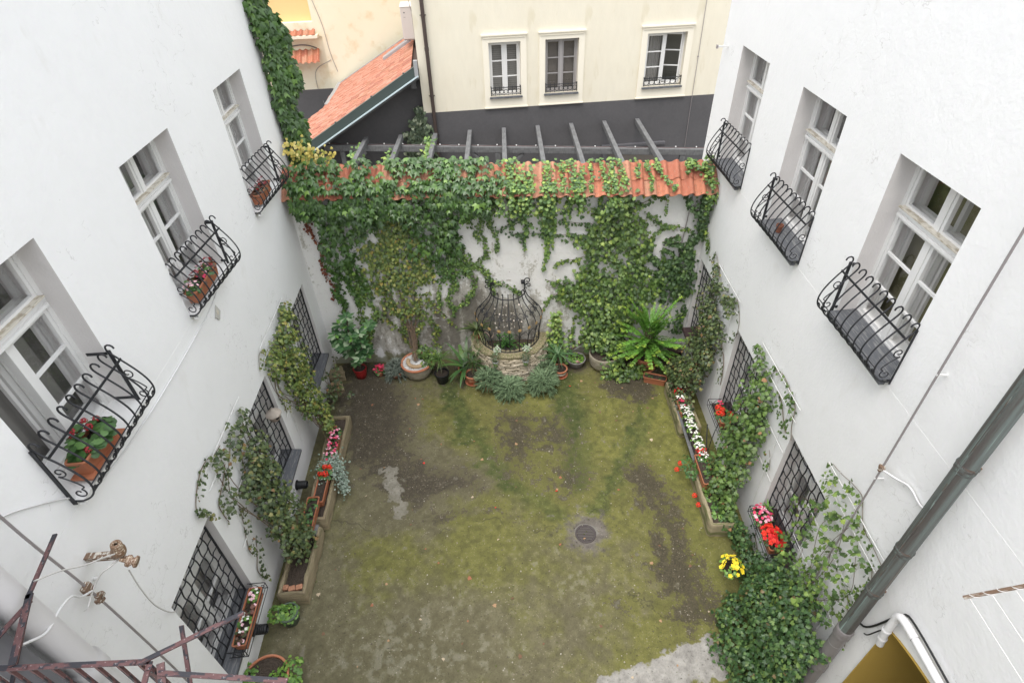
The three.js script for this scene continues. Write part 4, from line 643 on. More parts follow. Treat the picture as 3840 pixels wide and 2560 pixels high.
// samples: {p, n, d, s, c}; the ones nearest the camera become leaves of their own, the rest one mass
function leafCloud(parent, samples, geos, { single = 300, names = ['leaf', 'leaves'], rough = 0.5 } = {}) {
  const inv = parent.position;
  samples.forEach(q => { q.m = leafMatrix(q.p.clone().sub(inv), q.n, q.d ?? V(0, -1, 0), q.roll ?? rr(-0.5, 0.5), q.s); q.k = q.p.distanceTo(CAM) - q.s * 12 + rnd() * 1.2; });
  samples.sort((a, b) => a.k - b.k);
  const g = Array.isArray(geos) ? geos : [geos];
  samples.slice(0, single).forEach(q => { const m = shade(new THREE.Mesh(g[Math.floor(rnd() * g.length)], leafMat(q.c, rough))); m.name = names[0]; m.applyMatrix4(q.m); parent.add(m); });
  const rest = samples.slice(single); if (!rest.length) return;
  g.forEach((geo, gi) => {
    const part = rest.filter((_, i) => i % g.length === gi); if (!part.length) return;
    const im = new THREE.InstancedMesh(geo, new THREE.MeshStandardMaterial({ color: 0xffffff, roughness: rough, side: THREE.DoubleSide }), part.length);
    part.forEach((q, i) => { im.setMatrixAt(i, q.m); const j = rr(0.82, 1.2); im.setColorAt(i, C(q.c[0] * j, q.c[1] * j, q.c[2] * j)); });
    im.name = names[1]; im.userData.kind = 'stuff'; shade(im); parent.add(im);
  });
}
function stems(parent, lists, r = 0.008, m = M.vine) { if (lists.length) part('stem', lists.map(l => tube(l, typeof r === 'function' ? r() : r, l.length * 5, 5)), m, parent); }
const inPoly = (poly, x, y) => { let c = false; for (let i = 0, j = poly.length - 1; i < poly.length; j = i++) { const [x1, y1] = poly[i], [x2, y2] = poly[j]; if ((y1 > y) !== (y2 > y) && x < (x2 - x1) * (y - y1) / (y2 - y1) + x1) c = !c; } return c; };
// the garden wall unrolled: v is height up to the eaves, then the distance up the tiles
function wallSurf(x, v, out) {
  if (v <= 4.32) { const e = sstep(3.25, 4.32, v) * Math.min(1, out * 6); return { p: V(x, v, -10.49 + out + 0.25 * e), n: V(0, 0.35 * e, 1) }; }
  const t = Math.min(1.12, (v - 4.36) / 0.64); return { p: V(x, wallTop(x) + 0.06 + 0.4 * Math.min(t, 1) - Math.max(0, t - 1) * 0.2 + out * 0.78, -10.22 - 0.5 * t + out * 0.62), n: V(0, 0.78, 0.62) };
}
const sidesurf = W => (s, y, out) => ({ p: V(...at(W, s, y, out)), n: W.n.clone() });
function areaLeaves(list, surf, polys, { density, thick = 0.14, size, pal, hole = 0.25, jit = 0.06, lift = 0.5, hs = 2.5 }) {
  for (const poly of polys) {
    const xs = poly.map(p => p[0]), ys = poly.map(p => p[1]), x0 = Math.min(...xs), x1 = Math.max(...xs), y0 = Math.min(...ys), y1 = Math.max(...ys), N = Math.round((x1 - x0) * (y1 - y0) * density);
    for (let i = 0; i < N; i++) {
      const x = rr(x0, x1), y = rr(y0, y1), f = fbm(x * hs + 50, y * hs + 50, 801, 3); if (!inPoly(poly, x + (fbm(x * 5 + 9, y * 5 + 70, 803, 3) - 0.5) * 0.5, y + (fbm(x * 5 + 60, y * 5 + 9, 805, 3) - 0.5) * 0.5) || f < hole) continue;
      const q = surf(x + gauss() * jit, y + gauss() * jit, 0.015 + thick * (0.3 + f) * rnd());
      q.n = q.n.clone().add(V(gauss() * 0.38, lift + gauss() * 0.3, gauss() * 0.25)); q.d = V(gauss() * 0.35, -1, 0); q.s = size * rr(0.65, 1.2); q.c = pick(pal); list.push(q);
    }
  }
}
function trailLeaves(list, stemList, surf, pts, { r = 0.06, per = 60, size, pal, thick = 0.06, wob = 0.06, lift = 0.35 }) {
  const c = new THREE.CatmullRomCurve3(pts.map(p => V(p[0], p[1], 0)), false, 'centripetal'), L = c.getLength(), ph = rr(0, 9), st = [];
  const P = t => { const p = c.getPoint(t); return [p.x + wob * Math.sin(ph + t * L * 7), p.y + wob * 0.6 * Math.sin(ph * 2 + t * L * 9)]; };
  for (let k = 0; k <= Math.max(4, L * 6); k++) { const p = P(k / Math.max(4, Math.floor(L * 6)) > 1 ? 1 : k / Math.max(4, Math.floor(L * 6))); st.push(surf(p[0], p[1], 0.02).p); } if (stemList) stemList.push(st);
  const N = Math.round(L * per);
  for (let i = 0; i < N; i++) { const t = rnd(), taper = 1 - 0.55 * t, p = P(t), q = surf(p[0] + gauss() * r * 0.6 * taper, p[1] + gauss() * r * 0.6 * taper, 0.02 + thick * rnd()); q.n = q.n.clone().add(V(gauss() * 0.4, lift + gauss() * 0.35, gauss() * 0.3)); q.d = V(gauss() * 0.7, -1, 0); q.s = size * rr(0.6, 1.15) * (0.75 + 0.25 * taper); q.c = pick(pal); list.push(q); }
}
function blobLeaves(list, W, blobs, { density, size, pal, flat = 0.55 }) {
  for (const [z, y, out, r, k = 1] of blobs) { const N = Math.round(density * r * r * k);
    for (let i = 0; i < N; i++) {
      const u = V(gauss(), gauss(), gauss()).normalize(), rad = r * Math.cbrt(rr(0.15, 1)) * (0.45 + 1.1 * fbm(u.x * 2.2 + z * 3 + 20, u.y * 2.2 + y * 3 + 20, 811, 2));
      const o = out + u.z * rad * flat, yy = y + u.y * rad; if (o < 0.02 || yy < 0.01) continue;
      const q = { p: V(...at(W, W.s(z) + u.x * rad, yy, o)) }; q.n = W.n.clone().multiplyScalar(0.5 + 0.9 * u.z).add(V(gauss() * 0.4, 0.75 + 0.5 * u.y + gauss() * 0.3, gauss() * 0.4)).addScaledVector(W.x, u.x * 0.7); q.d = V(W.n.x * 0.35 + gauss() * 0.4, -1, gauss() * 0.4); q.s = size * rr(0.6, 1.2); q.c = pick(pal); list.push(q);
    } }
}
const PAL = {
  boston: [[0.040, 0.092, 0.017, 5], [0.055, 0.118, 0.022, 4], [0.032, 0.075, 0.015, 3], [0.10, 0.185, 0.035, 1.4], [0.15, 0.25, 0.05, 0.3]],
  ivyDark: [[0.038, 0.078, 0.026, 5], [0.055, 0.105, 0.033, 4], [0.075, 0.135, 0.038, 2.5], [0.12, 0.185, 0.05, 0.8]],
  ivy: [[0.075, 0.135, 0.03, 4], [0.11, 0.18, 0.038, 4], [0.05, 0.095, 0.026, 3], [0.17, 0.25, 0.055, 1.6], [0.24, 0.32, 0.06, 0.5]],
  ivyYellow: [[0.10, 0.15, 0.03, 4], [0.17, 0.21, 0.045, 3.5], [0.06, 0.10, 0.026, 3], [0.28, 0.29, 0.075, 1.6], [0.30, 0.24, 0.06, 0.4]],
  light: [[0.14, 0.235, 0.05, 4], [0.09, 0.17, 0.038, 4], [0.24, 0.33, 0.06, 1.6], [0.05, 0.105, 0.03, 2]],
  olive: [[0.06, 0.09, 0.03, 4], [0.085, 0.12, 0.038, 4], [0.042, 0.066, 0.026, 3.5], [0.13, 0.155, 0.05, 1.8], [0.20, 0.12, 0.05, 0.35], [0.20, 0.19, 0.06, 0.6]],
};
function eaveLeaves(list, spans, n, size, pal) { // strands hanging over the lip of the tiles
  for (const [x0, x1] of spans) for (let i = 0; i < n * (x1 - x0) / 4; i++) { const x = rr(x0, x1), y = rr(3.88, 4.60), q = { p: V(x, y - 0.025 * x, -10.12 - 0.09 * rnd() - Math.max(0, y - 4.38) * 0.9 - Math.max(0, 4.15 - y) * 0.35) }; if (fbm(x * 4 + 30, y * 2 + 9, 821, 2) < 0.36) continue; q.n = V(gauss() * 0.35, 0.6 + gauss() * 0.25, 1); q.d = V(gauss() * 0.35, -1, 0); q.s = size * rr(0.7, 1.15); q.c = pick(pal); list.push(q); }
}
function ivyThing(name, label, category, group) { return thing(name, label, category, [0, 0, 0], 0, group); }
{ // large-leaved creeper over the left of the wall and its tiles
  const T = ivyThing('creeper', 'large leaved glossy dark green creeper draped over the left half of the tiled garden wall', 'climbing plant'), l = [], st = [];
  const A = [[-3.19, 3.28], [-2.83, 3.69], [-2.42, 4.0], [-1.95, 3.95], [-2.02, 3.43], [-1.94, 3.05], [-1.6, 2.9], [-1.18, 2.92], [-0.98, 3.03], [-0.95, 3.61], [-0.82, 4.02], [-0.3, 4.1], [-0.05, 4.44], [-0.22, 5.0], [-1.14, 5.12], [-2.72, 5.12], [-3.51, 5.1], [-4.1, 5.0], [-4.2, 4.3], [-3.85, 3.82], [-3.83, 3.27], [-3.81, 2.86], [-3.5, 2.7]];
  areaLeaves(l, wallSurf, [A], { density: 380, thick: 0.22, size: 0.112, pal: PAL.boston, hole: 0.30, jit: 0.05, lift: 0.6 });
  areaLeaves(l, wallSurf, [[[-4.1, 4.7], [-0.3, 4.7], [-0.3, 5.06], [-4.1, 5.06]]], { density: 150, thick: 0.1, size: 0.105, pal: PAL.boston, hole: 0.40, lift: 0.6 });
  for (let i = l.length - 1; i >= 0; i--) { const p = l[i].p; if (p.z < -10.36 && ((p.x > -2.05 && p.x < -1.5 && p.y < 4.76) || (p.x < -3.5 && p.x > -3.85 && p.y < 4.5)) && rnd() < 0.85) l.splice(i, 1); else if (p.z < -10.26 && p.y > 4.42 && fbm(p.x * 3.2 + 40, p.z * 4 + 90, 831, 3) > 0.53 && rnd() < 0.8) l.splice(i, 1); }
  eaveLeaves(l, [[-4.15, -0.35]], 1700, 0.108, PAL.boston);
  for (const [p, r] of [[[[-3.75, 2.89], [-3.78, 2.42], [-3.76, 2.0], [-3.82, 1.5]], 0.12], [[[-3.5, 2.9], [-3.45, 2.4], [-3.47, 1.75]], 0.1], [[[-3.3, 3.1], [-3.25, 2.5], [-3.2, 2.1]], 0.16]]) trailLeaves(l, st, wallSurf, p, { r, per: 95, size: 0.1, pal: PAL.boston, thick: 0.1 });
  leafCloud(T, l, LG.boston, { rough: 0.36 }); stems(T, st, 0.009);
  const R = ivyThing('withered_vine', 'withered rust red vine hanging in the left corner of the garden wall', 'climbing plant'), l2 = [], s2 = [];
  trailLeaves(l2, s2, wallSurf, [[-4.0, 4.2], [-3.97, 3.59], [-3.95, 3.0], [-3.88, 2.3], [-3.9, 1.95]], { r: 0.07, per: 80, size: 0.065, pal: [[0.17, 0.045, 0.02, 3], [0.26, 0.09, 0.04, 2], [0.11, 0.03, 0.02, 2]] }); leafCloud(R, l2, LG.ivy, { rough: 0.8 }); stems(R, s2, 0.005);
}
{ // ivy rising from the round concrete pot
  const T = ivyThing('ivy', 'yellowish green ivy climbing the garden wall from the round concrete pot of white gravel', 'climbing plant'), l = [], st = [];
  areaLeaves(l, wallSurf, [[[-2.95, 3.74], [-2.43, 4.0], [-1.93, 3.95], [-1.85, 3.3], [-1.75, 2.8], [-1.67, 2.5], [-1.9, 2.2], [-2.5, 2.1], [-3.0, 2.3], [-3.15, 3.0]]], { density: 720, thick: 0.1, size: 0.078, pal: PAL.ivyYellow, hole: 0.33 });
  areaLeaves(l, wallSurf, [[[-3.0, 2.4], [-1.75, 2.5], [-1.9, 1.6], [-2.2, 1.3], [-2.6, 1.35], [-2.9, 1.9]]], { density: 520, thick: 0.1, size: 0.072, pal: PAL.ivyYellow, hole: 0.44, hs: 4 });
  for (const p of [[[-1.83, 2.1], [-1.88, 1.35], [-1.81, 1.09], [-1.77, 0.68], [-1.75, 0.45]], [[-2.25, 0.45], [-2.2, 0.9], [-2.08, 1.41], [-1.97, 1.99]], [[-2.92, 1.67], [-2.75, 1.21], [-2.6, 0.9]], [[-2.9, 2.2], [-2.6, 1.6], [-2.5, 1.0], [-2.42, 0.5]], [[-1.95, 1.9], [-1.6, 1.5], [-1.4, 1.1]]]) trailLeaves(l, st, wallSurf, p, { r: 0.1, per: 62, size: 0.075, pal: PAL.ivyYellow });
  for (const p of [[[-3.44, 2.87], [-3.32, 2.16], [-3.36, 1.55], [-3.34, 1.03], [-3.39, 0.62], [-3.6, 0.3]], [[-3.15, 2.4], [-3.11, 1.91], [-3.08, 1.54], [-3.14, 1.2], [-3.32, 1.0]], [[-3.1, 2.6], [-3.3, 2.2], [-3.4, 1.9]]]) trailLeaves(l, st, wallSurf, p, { r: 0.12, per: 120, size: 0.072, pal: PAL.ivy });
  blobLeaves(l, { o: V(-2.3, 0, -10.4), x: V(1, 0, 0), n: V(0, 0, 1), s: s => s }, [[0.18, 0.55, 0.26, 0.2], [0.4, 0.52, 0.34, 0.22], [0.36, 0.42, 0.5, 0.15]], { density: 2200, size: 0.075, pal: PAL.ivy });
  for (let k = 0; k < 16; k++) { const x1 = rr(-2.95, -1.8), y1 = rr(1.7, 2.8), xm = -2.3 + (x1 + 2.3) * 0.35; st.push([V(-2.28 + gauss() * 0.03, 0.42, -10.0), V(-2.28 + gauss() * 0.04, 0.85, -10.3), wallSurf(xm, 1.3, 0.04).p, wallSurf((xm + x1) / 2 + gauss() * 0.1, (1.3 + y1) / 2, 0.04).p, wallSurf(x1, y1, 0.04).p]); }
  leafCloud(T, l, [LG.ivy, LG.ivyB], { rough: 0.5 }); stems(T, st, () => rr(0.004, 0.010));
  const G = thing('trellis', 'thin grey wire lattice on the garden wall behind the pot grown ivy', 'trellis', [0, 0, 0]);
  for (let k = 0; k < 5; k++) part('trellis_wire', rod(V(-2.62 + k * 0.21, 0.95, -10.48), V(-2.62 + k * 0.21, 2.75, -10.48), 0.005, 5), M.wire, G); for (let k = 0; k < 8; k++) part('trellis_wire', rod(V(-2.75, 1.05 + k * 0.23, -10.472), V(-1.65, 1.06 + k * 0.23, -10.472), 0.005, 5), M.wire, G);
}
{ // thin trails in the middle
  const T = ivyThing('ivy', 'thin branching ivy trails over the middle of the wall, looping above the stone well', 'climbing plant'), l = [], st = [];
  for (const [p, r, per] of [[[[-0.98, 3.0], [-0.9, 2.67], [-0.61, 2.73], [-0.5, 3.13], [-0.51, 3.59], [-0.6, 4.1]], 0.09, 130], [[[-0.86, 2.5], [-0.8, 1.98], [-0.93, 1.81], [-1.21, 1.65], [-1.26, 1.32]], 0.07, 110], [[[-1.19, 2.95], [-1.25, 2.31], [-1.33, 1.88], [-1.3, 1.5]], 0.11, 150], [[[-1.42, 2.4], [-1.57, 1.91], [-1.7, 1.6]], 0.06, 100], [[[-0.98, 2.75], [-0.58, 2.5], [-0.37, 2.28], [-0.07, 2.08], [0.22, 1.93]], 0.09, 140], [[[-0.3, 4.2], [-0.32, 3.62], [-0.25, 3.0]], 0.08, 130], [[[-0.7, 4.1], [-0.72, 3.7], [-0.66, 3.3]], 0.09, 130], [[[-0.35, 2.3], [-0.33, 1.9]], 0.09, 110], [[[-1.3, 2.6], [-1.0, 2.65], [-0.8, 2.4]], 0.12, 170]]) trailLeaves(l, st, wallSurf, p, { r, per, size: 0.062, pal: PAL.ivy });
  areaLeaves(l, wallSurf, [[[-1.75, 2.98], [-0.92, 2.98], [-0.95, 2.5], [-1.2, 2.35], [-1.6, 2.4]]], { density: 650, thick: 0.1, size: 0.07, pal: PAL.boston, hole: 0.36 });
  leafCloud(T, l, [LG.ivy, LG.ivyB]); stems(T, st, 0.005);
}
{ // light green creeper hanging over the tiles
  const T = ivyThing('ivy', 'light green small leaved ivy spilling in strands over the tiles at mid wall', 'climbing plant'), l = [], st = [];
  areaLeaves(l, wallSurf, [[[-0.05, 4.4], [0.6, 4.4], [0.55, 3.95], [0.37, 3.85], [0.25, 3.55], [0.12, 3.95]], [[0.62, 4.4], [0.98, 4.4], [1.0, 3.75], [0.9, 3.4], [0.76, 3.2], [0.66, 3.5]], [[1.13, 4.4], [1.56, 4.4], [1.55, 3.85], [1.42, 3.75]], [[-0.05, 5.05], [0.5, 5.05], [0.4, 4.3], [0.05, 4.3]], [[0.5, 5.06], [1.7, 5.06], [2.4, 5.04], [2.4, 4.93], [1.5, 4.93], [0.6, 4.9]]], { density: 520, thick: 0.12, size: 0.068, pal: PAL.light, hole: 0.33, hs: 4 });
  eaveLeaves(l, [[-0.2, 0.5], [0.65, 0.95], [1.2, 1.5], [1.95, 2.25]], 1300, 0.068, PAL.light);
  for (const [x, v0, v1, r] of [[0.12, 5.0, 3.5, 0.09], [0.42, 4.7, 3.9, 0.10], [0.78, 4.9, 2.5, 0.09], [0.86, 4.5, 2.9, 0.09], [1.08, 4.95, 4.2, 0.07], [1.28, 5.0, 3.75, 0.08], [1.45, 4.8, 3.85, 0.06], [1.62, 5.0, 4.2, 0.05], [1.86, 5.0, 3.75, 0.06], [2.05, 4.95, 3.7, 0.08], [2.22, 5.0, 3.9, 0.06], [2.55, 4.9, 4.6, 0.06], [2.75, 4.95, 4.1, 0.04], [2.95, 4.95, 4.75, 0.05], [0.33, 4.1, 3.0, 0.03], [0.95, 3.6, 3.0, 0.03], [1.2, 4.1, 3.3, 0.03]]) trailLeaves(l, st, wallSurf, [[x, v0], [x + rr(-0.04, 0.06), (v0 + v1) / 2], [x + rr(-0.06, 0.06), v1]], { r, per: 60 + r * 900, size: 0.06, pal: PAL.light, wob: 0.03 });
  trailLeaves(l, st, wallSurf, [[2.85, 4.9], [3.1, 4.6], [3.2, 4.3], [3.25, 3.75]], { r: 0.05, per: 70, size: 0.06, pal: PAL.light });
  for (const p of [[[-0.03, 3.41], [0.61, 3.35], [1.33, 3.31], [1.58, 3.23]], [[1.07, 3.64], [1.65, 3.55], [1.87, 3.45]], [[-0.3, 3.4], [0.2, 3.74], [0.4, 3.9]], [[0.3, 3.36], [0.36, 3.1]]]) trailLeaves(l, st, wallSurf, p, { r: 0.045, per: 90, size: 0.055, pal: PAL.ivyDark, wob: 0.03 });
  leafCloud(T, l, [LG.ivyB, LG.round]); stems(T, st, 0.004);
  const T2 = ivyThing('ivy', 'bright yellow green ivy tuft over the right end of the tiled wall', 'climbing plant'), l3 = [], s3 = [];
  for (const [p, r] of [[[[3.9, 5.0], [3.95, 4.6], [3.98, 4.2], [4.0, 3.75]], 0.11], [[[3.55, 4.95], [3.75, 4.8], [3.95, 4.7]], 0.09], [[[3.5, 4.9], [3.45, 4.65]], 0.06], [[[3.85, 4.3], [3.9, 3.9]], 0.08]]) trailLeaves(l3, s3, wallSurf, p, { r, per: 170, size: 0.068, pal: PAL.light, thick: 0.14 });
  leafCloud(T2, l3, [LG.ivyB, LG.round]); stems(T2, s3, 0.005);
}
{ // the full ivy right of centre, rooted in the concrete pot
  const T = ivyThing('ivy', 'dense green ivy right of the well, overflowing a round concrete pot', 'climbing plant'), l = [], st = [];
  areaLeaves(l, wallSurf, [[[2.02, 4.3], [1.95, 3.77], [1.86, 3.54], [1.57, 3.44], [1.33, 3.26], [1.57, 3.08], [1.76, 2.83], [1.57, 2.54], [1.5, 2.33], [1.12, 2.08], [1.08, 1.78], [1.42, 1.54], [1.55, 1.35], [1.75, 1.0], [1.8, 0.5], [2.0, 0.3], [2.5, 0.3], [2.7, 0.9], [3.22, 1.68], [3.32, 2.07], [3.07, 2.21], [2.93, 2.48], [2.9, 2.76], [3.05, 3.1], [3.01, 3.3], [2.94, 3.48], [2.61, 3.63], [2.51, 3.85], [2.45, 4.3]]], { density: 620, thick: 0.2, size: 0.088, pal: PAL.ivy, hole: 0.26 });
  for (const p of [[[2.63, 3.65], [2.87, 3.5]], [[2.8, 3.73], [3.08, 3.52], [3.34, 3.44], [3.77, 3.3]], [[1.97, 3.77], [1.7, 3.88]], [[1.96, 3.67], [1.66, 3.76]], [[1.56, 2.79], [0.98, 2.58]], [[1.2, 2.05], [0.85, 2.2]], [[2.8, 2.73], [3.08, 3.23], [3.38, 3.46]], [[1.08, 1.85], [0.96, 1.78], [0.74, 1.45]], [[2.3, 4.3], [2.9, 4.2], [3.2, 4.1]], [[2.5, 4.0], [2.75, 4.0], [2.95, 4.2]], [[3.2, 2.1], [3.35, 2.6], [3.3, 2.9]], [[1.45, 1.2], [1.4, 0.7], [1.5, 0.4]], [[2.95, 2.4], [3.4, 2.3], [3.7, 2.35]]]) trailLeaves(l, st, wallSurf, p, { r: 0.06, per: 80, size: 0.075, pal: PAL.ivy, wob: 0.04 });
  blobLeaves(l, { o: V(2.09, 0, -10.45), x: V(1, 0, 0), n: V(0, 0, 1), s: s => s }, [[-0.1, 0.75, 0.3, 0.35], [0.2, 0.7, 0.45, 0.33], [0.1, 1.1, 0.2, 0.4], [0.3, 0.4, 0.6, 0.25], [0.15, 0.3, 0.72, 0.2], [0.55, 0.15, 0.75, 0.25], [0.75, 0.1, 0.8, 0.25], [0.1, 0.1, 0.85, 0.18], [0.4, 0.08, 0.95, 0.2]], { density: 1500, size: 0.085, pal: PAL.ivy });
  st.push([V(1.55, 0.4, -10.35), V(1.75, 0.6, -10.4), V(1.9, 0.65, -10.3)]); leafCloud(T, l, [LG.ivy, LG.ivy, LG.ivyB]); stems(T, st, 0.006);
  part('trunk', [tube([[1.95, 1.1, -10.4], [1.97, 1.4, -10.42], [2.08, 1.75, -10.38], [2.2, 1.95, -10.42]], 0.035, 14, 8), tube([[1.4, 0.35, -10.3], [1.65, 0.5, -10.36], [1.85, 0.7, -10.4], [1.95, 1.1, -10.42]], 0.03, 14, 8)], M.bark, T);
}
{ // dark ivy in the right corner
  const T = ivyThing('ivy', 'dark blue green ivy in the right back corner of the garden wall', 'climbing plant'), l = [], st = [];
  for (const [p, r] of [[[[3.93, 4.1], [3.98, 3.5], [3.9, 3.07], [3.66, 2.7], [3.34, 2.58], [3.03, 2.72]], 0.13], [[[3.88, 3.1], [3.82, 2.42], [3.88, 1.7]], 0.14], [[[3.64, 3.18], [3.31, 3.16]], 0.035], [[[3.62, 2.96], [3.26, 3.1]], 0.035], [[[3.54, 2.77], [3.28, 2.97]], 0.04], [[[3.95, 3.7], [3.69, 3.9], [3.6, 4.1]], 0.06], [[[4.0, 3.3], [4.08, 3.2], [4.1, 3.0]], 0.1], [[[3.3, 2.55], [3.35, 2.0], [3.45, 1.5]], 0.09], [[[3.5, 2.6], [3.65, 2.1], [3.6, 1.7]], 0.1]]) trailLeaves(l, st, wallSurf, p, { r, per: 90 + r * 900, size: 0.082, pal: PAL.ivyDark, thick: 0.12 });
  areaLeaves(l, wallSurf, [[[3.35, 2.3], [3.92, 2.8], [4.05, 2.4], [4.07, 1.0], [3.9, 0.5], [3.7, 0.6], [3.75, 1.36], [3.45, 1.74]]], { density: 560, thick: 0.16, size: 0.08, pal: PAL.ivyDark, hole: 0.38, hs: 3.5 });
  trailLeaves(l, null, sidesurf(RW), [[RW.s(-10.35), 3.35], [RW.s(-10.1), 3.3], [RW.s(-9.95), 3.1]], { r: 0.09, per: 110, size: 0.075, pal: PAL.ivy });
  leafCloud(T, l, [LG.ivy, LG.ivyB]); stems(T, st, 0.007); part('thin_pipe', rod(V(3.55, 1.0, -10.46), V(3.72, 4.4, -10.46), 0.012), M.cable, T);
}
{ // creeper on the corner of the left house
  const T = ivyThing('creeper', 'thick dark creeper climbing the far corner edge of the left white building', 'climbing plant'), l = [];
  const prof = y => 0.30 + 0.08 * Math.sin(y * 3.1) + 0.06 * Math.sin(y * 7.3);
  for (let i = 0; i < 2300; i++) { const y = rr(4.45, 8.6), a = rnd(), s = rr(11.15, 11.65) + 0.03 * Math.sin(y * 5), o = 0.02 + prof(y) * 1.35 * Math.sqrt(a) * (1 - 0.5 * Math.max(0, (11.35 - s) / 0.2)); const q = { p: V(...at(LW, s, y + gauss() * 0.05, o)) }; q.n = V(0.35 + gauss() * 0.4, 0.45 + gauss() * 0.3, 0.9 + gauss() * 0.35); q.d = V(gauss() * 0.4, -1, 0); q.s = 0.13 * rr(0.65, 1.15); q.c = pick(PAL.boston); l.push(q); }
  leafCloud(T, l, LG.boston, { rough: 0.38 }); part('stem', tube([...Array(12)].map((_, k) => at(LW, 11.42 + 0.04 * Math.sin(k * 2), 0.3 + k * 0.78, 0.05)), 0.025, 50, 6), M.vine, T);
  const Y = ivyThing('creeper', 'pale golden yellow leafed sprig at the foot of the corner creeper', 'climbing plant'), l2 = [];
  for (let i = 0; i < 230; i++) { const t = rnd(), q = { p: V(-4.2 + t * 0.75 + gauss() * 0.09, 5.15 - t * 0.35 + gauss() * 0.12, -10.95 + gauss() * 0.08) }; q.n = V(gauss() * 0.5, 0.6, 1); q.d = V(gauss(), -1, 0); q.s = rr(0.05, 0.085); q.c = pick([[0.55, 0.44, 0.10], [0.42, 0.36, 0.08], [0.30, 0.32, 0.07], [0.65, 0.55, 0.2]]); l2.push(q); }
  leafCloud(Y, l2, LG.ivyB, { rough: 0.6 }); part('stem', tube([[-4.3, 5.2, -11.0], [-3.9, 5.05, -10.98], [-3.4, 4.8, -10.95]], 0.008, 16, 5), M.vine, Y);
}
{ // creeper tendrils on the pergola, variegated ivy on the annexe
  const T = ivyThing('creeper', 'light green creeper tendrils twined round the left pergola beams', 'climbing plant'), l = [], st = [];
  for (const [k, n, z0, z1] of [[0, 60, -14.2, -16.2], [1, 110, -13.6, -15.4], [2, 190, -13.6, -16.4], [3, 45, -13.8, -14.6]]) { const x = -4.05 + k * 1.0085 - 0.06; for (let i = 0; i < n; i++) { const q = { p: V(x + gauss() * 0.06 - 0.03, 3.3 + gauss() * 0.09, rr(z0, z1)) }; q.n = V(gauss() * 0.4, 0.8, 0.6 + gauss() * 0.3); q.d = V(gauss(), -1, 0); q.s = rr(0.07, 0.115); q.c = pick(PAL.light); l.push(q); } st.push([V(x, 3.4, z0 + 0.5), V(x - 0.02, 3.32, (z0 + z1) / 2), V(x + 0.02, 3.35, z1)]); }
  for (let i = 0; i < 90; i++) { const t = rnd(), q = { p: V(-3.1 + t * 1.05, 3.28 - 0.12 * Math.sin(t * 3.1) + gauss() * 0.04, -14.6 + gauss() * 0.06) }; q.n = V(gauss() * 0.4, 0.8, 0.7); q.d = V(gauss(), -1, 0); q.s = rr(0.06, 0.09); q.c = pick(PAL.light); l.push(q); }
  leafCloud(T, l, LG.ivyB, { rough: 0.5 }); stems(T, st, 0.008);
  const W2 = ivyThing('ivy', 'grey green variegated ivy on the dark annexe wall beside the brown drainpipe', 'climbing plant'), l2 = [];
  for (let i = 0; i < 1500; i++) { const y = 1.9 + 2.15 * Math.pow(rnd(), 0.9), w = y > 3.7 ? 0.10 : y > 3.4 ? 0.26 : y > 2.6 ? 0.42 : 0.34, u = -0.98 + (y > 3.4 ? 0.14 : 0) + (fbm(y * 3 + 4, 3, 851, 2) - 0.5) * 0.2 + gauss() * w * 0.5; if (Math.abs(u + 0.98) > 0.55) continue; const q = { p: fw(u, y, -0.28 + rr(0, 0.16)) }; if (u > -0.76) q.p = fw(u, y, 0.02 + rr(0, 0.1)); q.n = V(gauss() * 0.4, 0.5, 1); q.d = V(gauss() * 0.5, -1, 0); q.s = rr(0.075, 0.125); q.c = pick([[0.07, 0.105, 0.05, 4], [0.12, 0.155, 0.085, 3], [0.32, 0.36, 0.24, 1.6], [0.045, 0.07, 0.035, 3]]); l2.push(q); }
  leafCloud(W2, l2, [LG.ivy, LG.ivyB]); part('stem', tube([0, 1, 2, 3, 4].map(k => fw(-0.98 + 0.03 * k, 0.2 + k * 0.9, -0.28).toArray()), 0.02, 20, 5), M.vine, W2);
}
// climbers on the two long walls
function sideIvy(name, label, W, blobs, trails, o) {
  const T = ivyThing(name, label, 'climbing plant'), l = [], st = [];
  blobLeaves(l, W, blobs, { density: o.density, size: o.size, pal: o.pal }); for (const p of trails) trailLeaves(l, st, sidesurf(W), p.map(q => [W.s(q[0]), q[1]]), { r: o.tr ?? 0.07, per: o.tper ?? 50, size: o.size * 0.9, pal: o.pal, thick: 0.1 });
  const b0 = blobs[blobs.length - 1]; for (let k = 0; k < (o.stemN ?? 14); k++) { const b = blobs[Math.floor(rnd() * (blobs.length - 1))]; st.push([vz(W, b0[0] + gauss() * 0.1, 0.25, b0[2]), vz(W, (b[0] + 2 * b0[0]) / 3 + gauss() * 0.12, b[1] * 0.4 + 0.15, Math.max(0.05, b0[2] * 0.55)), vz(W, b[0] + gauss() * 0.1, b[1] * 0.8, Math.max(0.03, b[2] * 0.6)), vz(W, b[0] + gauss() * 0.15, b[1], Math.max(0.03, b[2]))]); }
  leafCloud(T, l, [LG.ivy, LG.ivyB]); stems(T, st, () => o.sr ?? rr(0.003, 0.008)); return T;
}
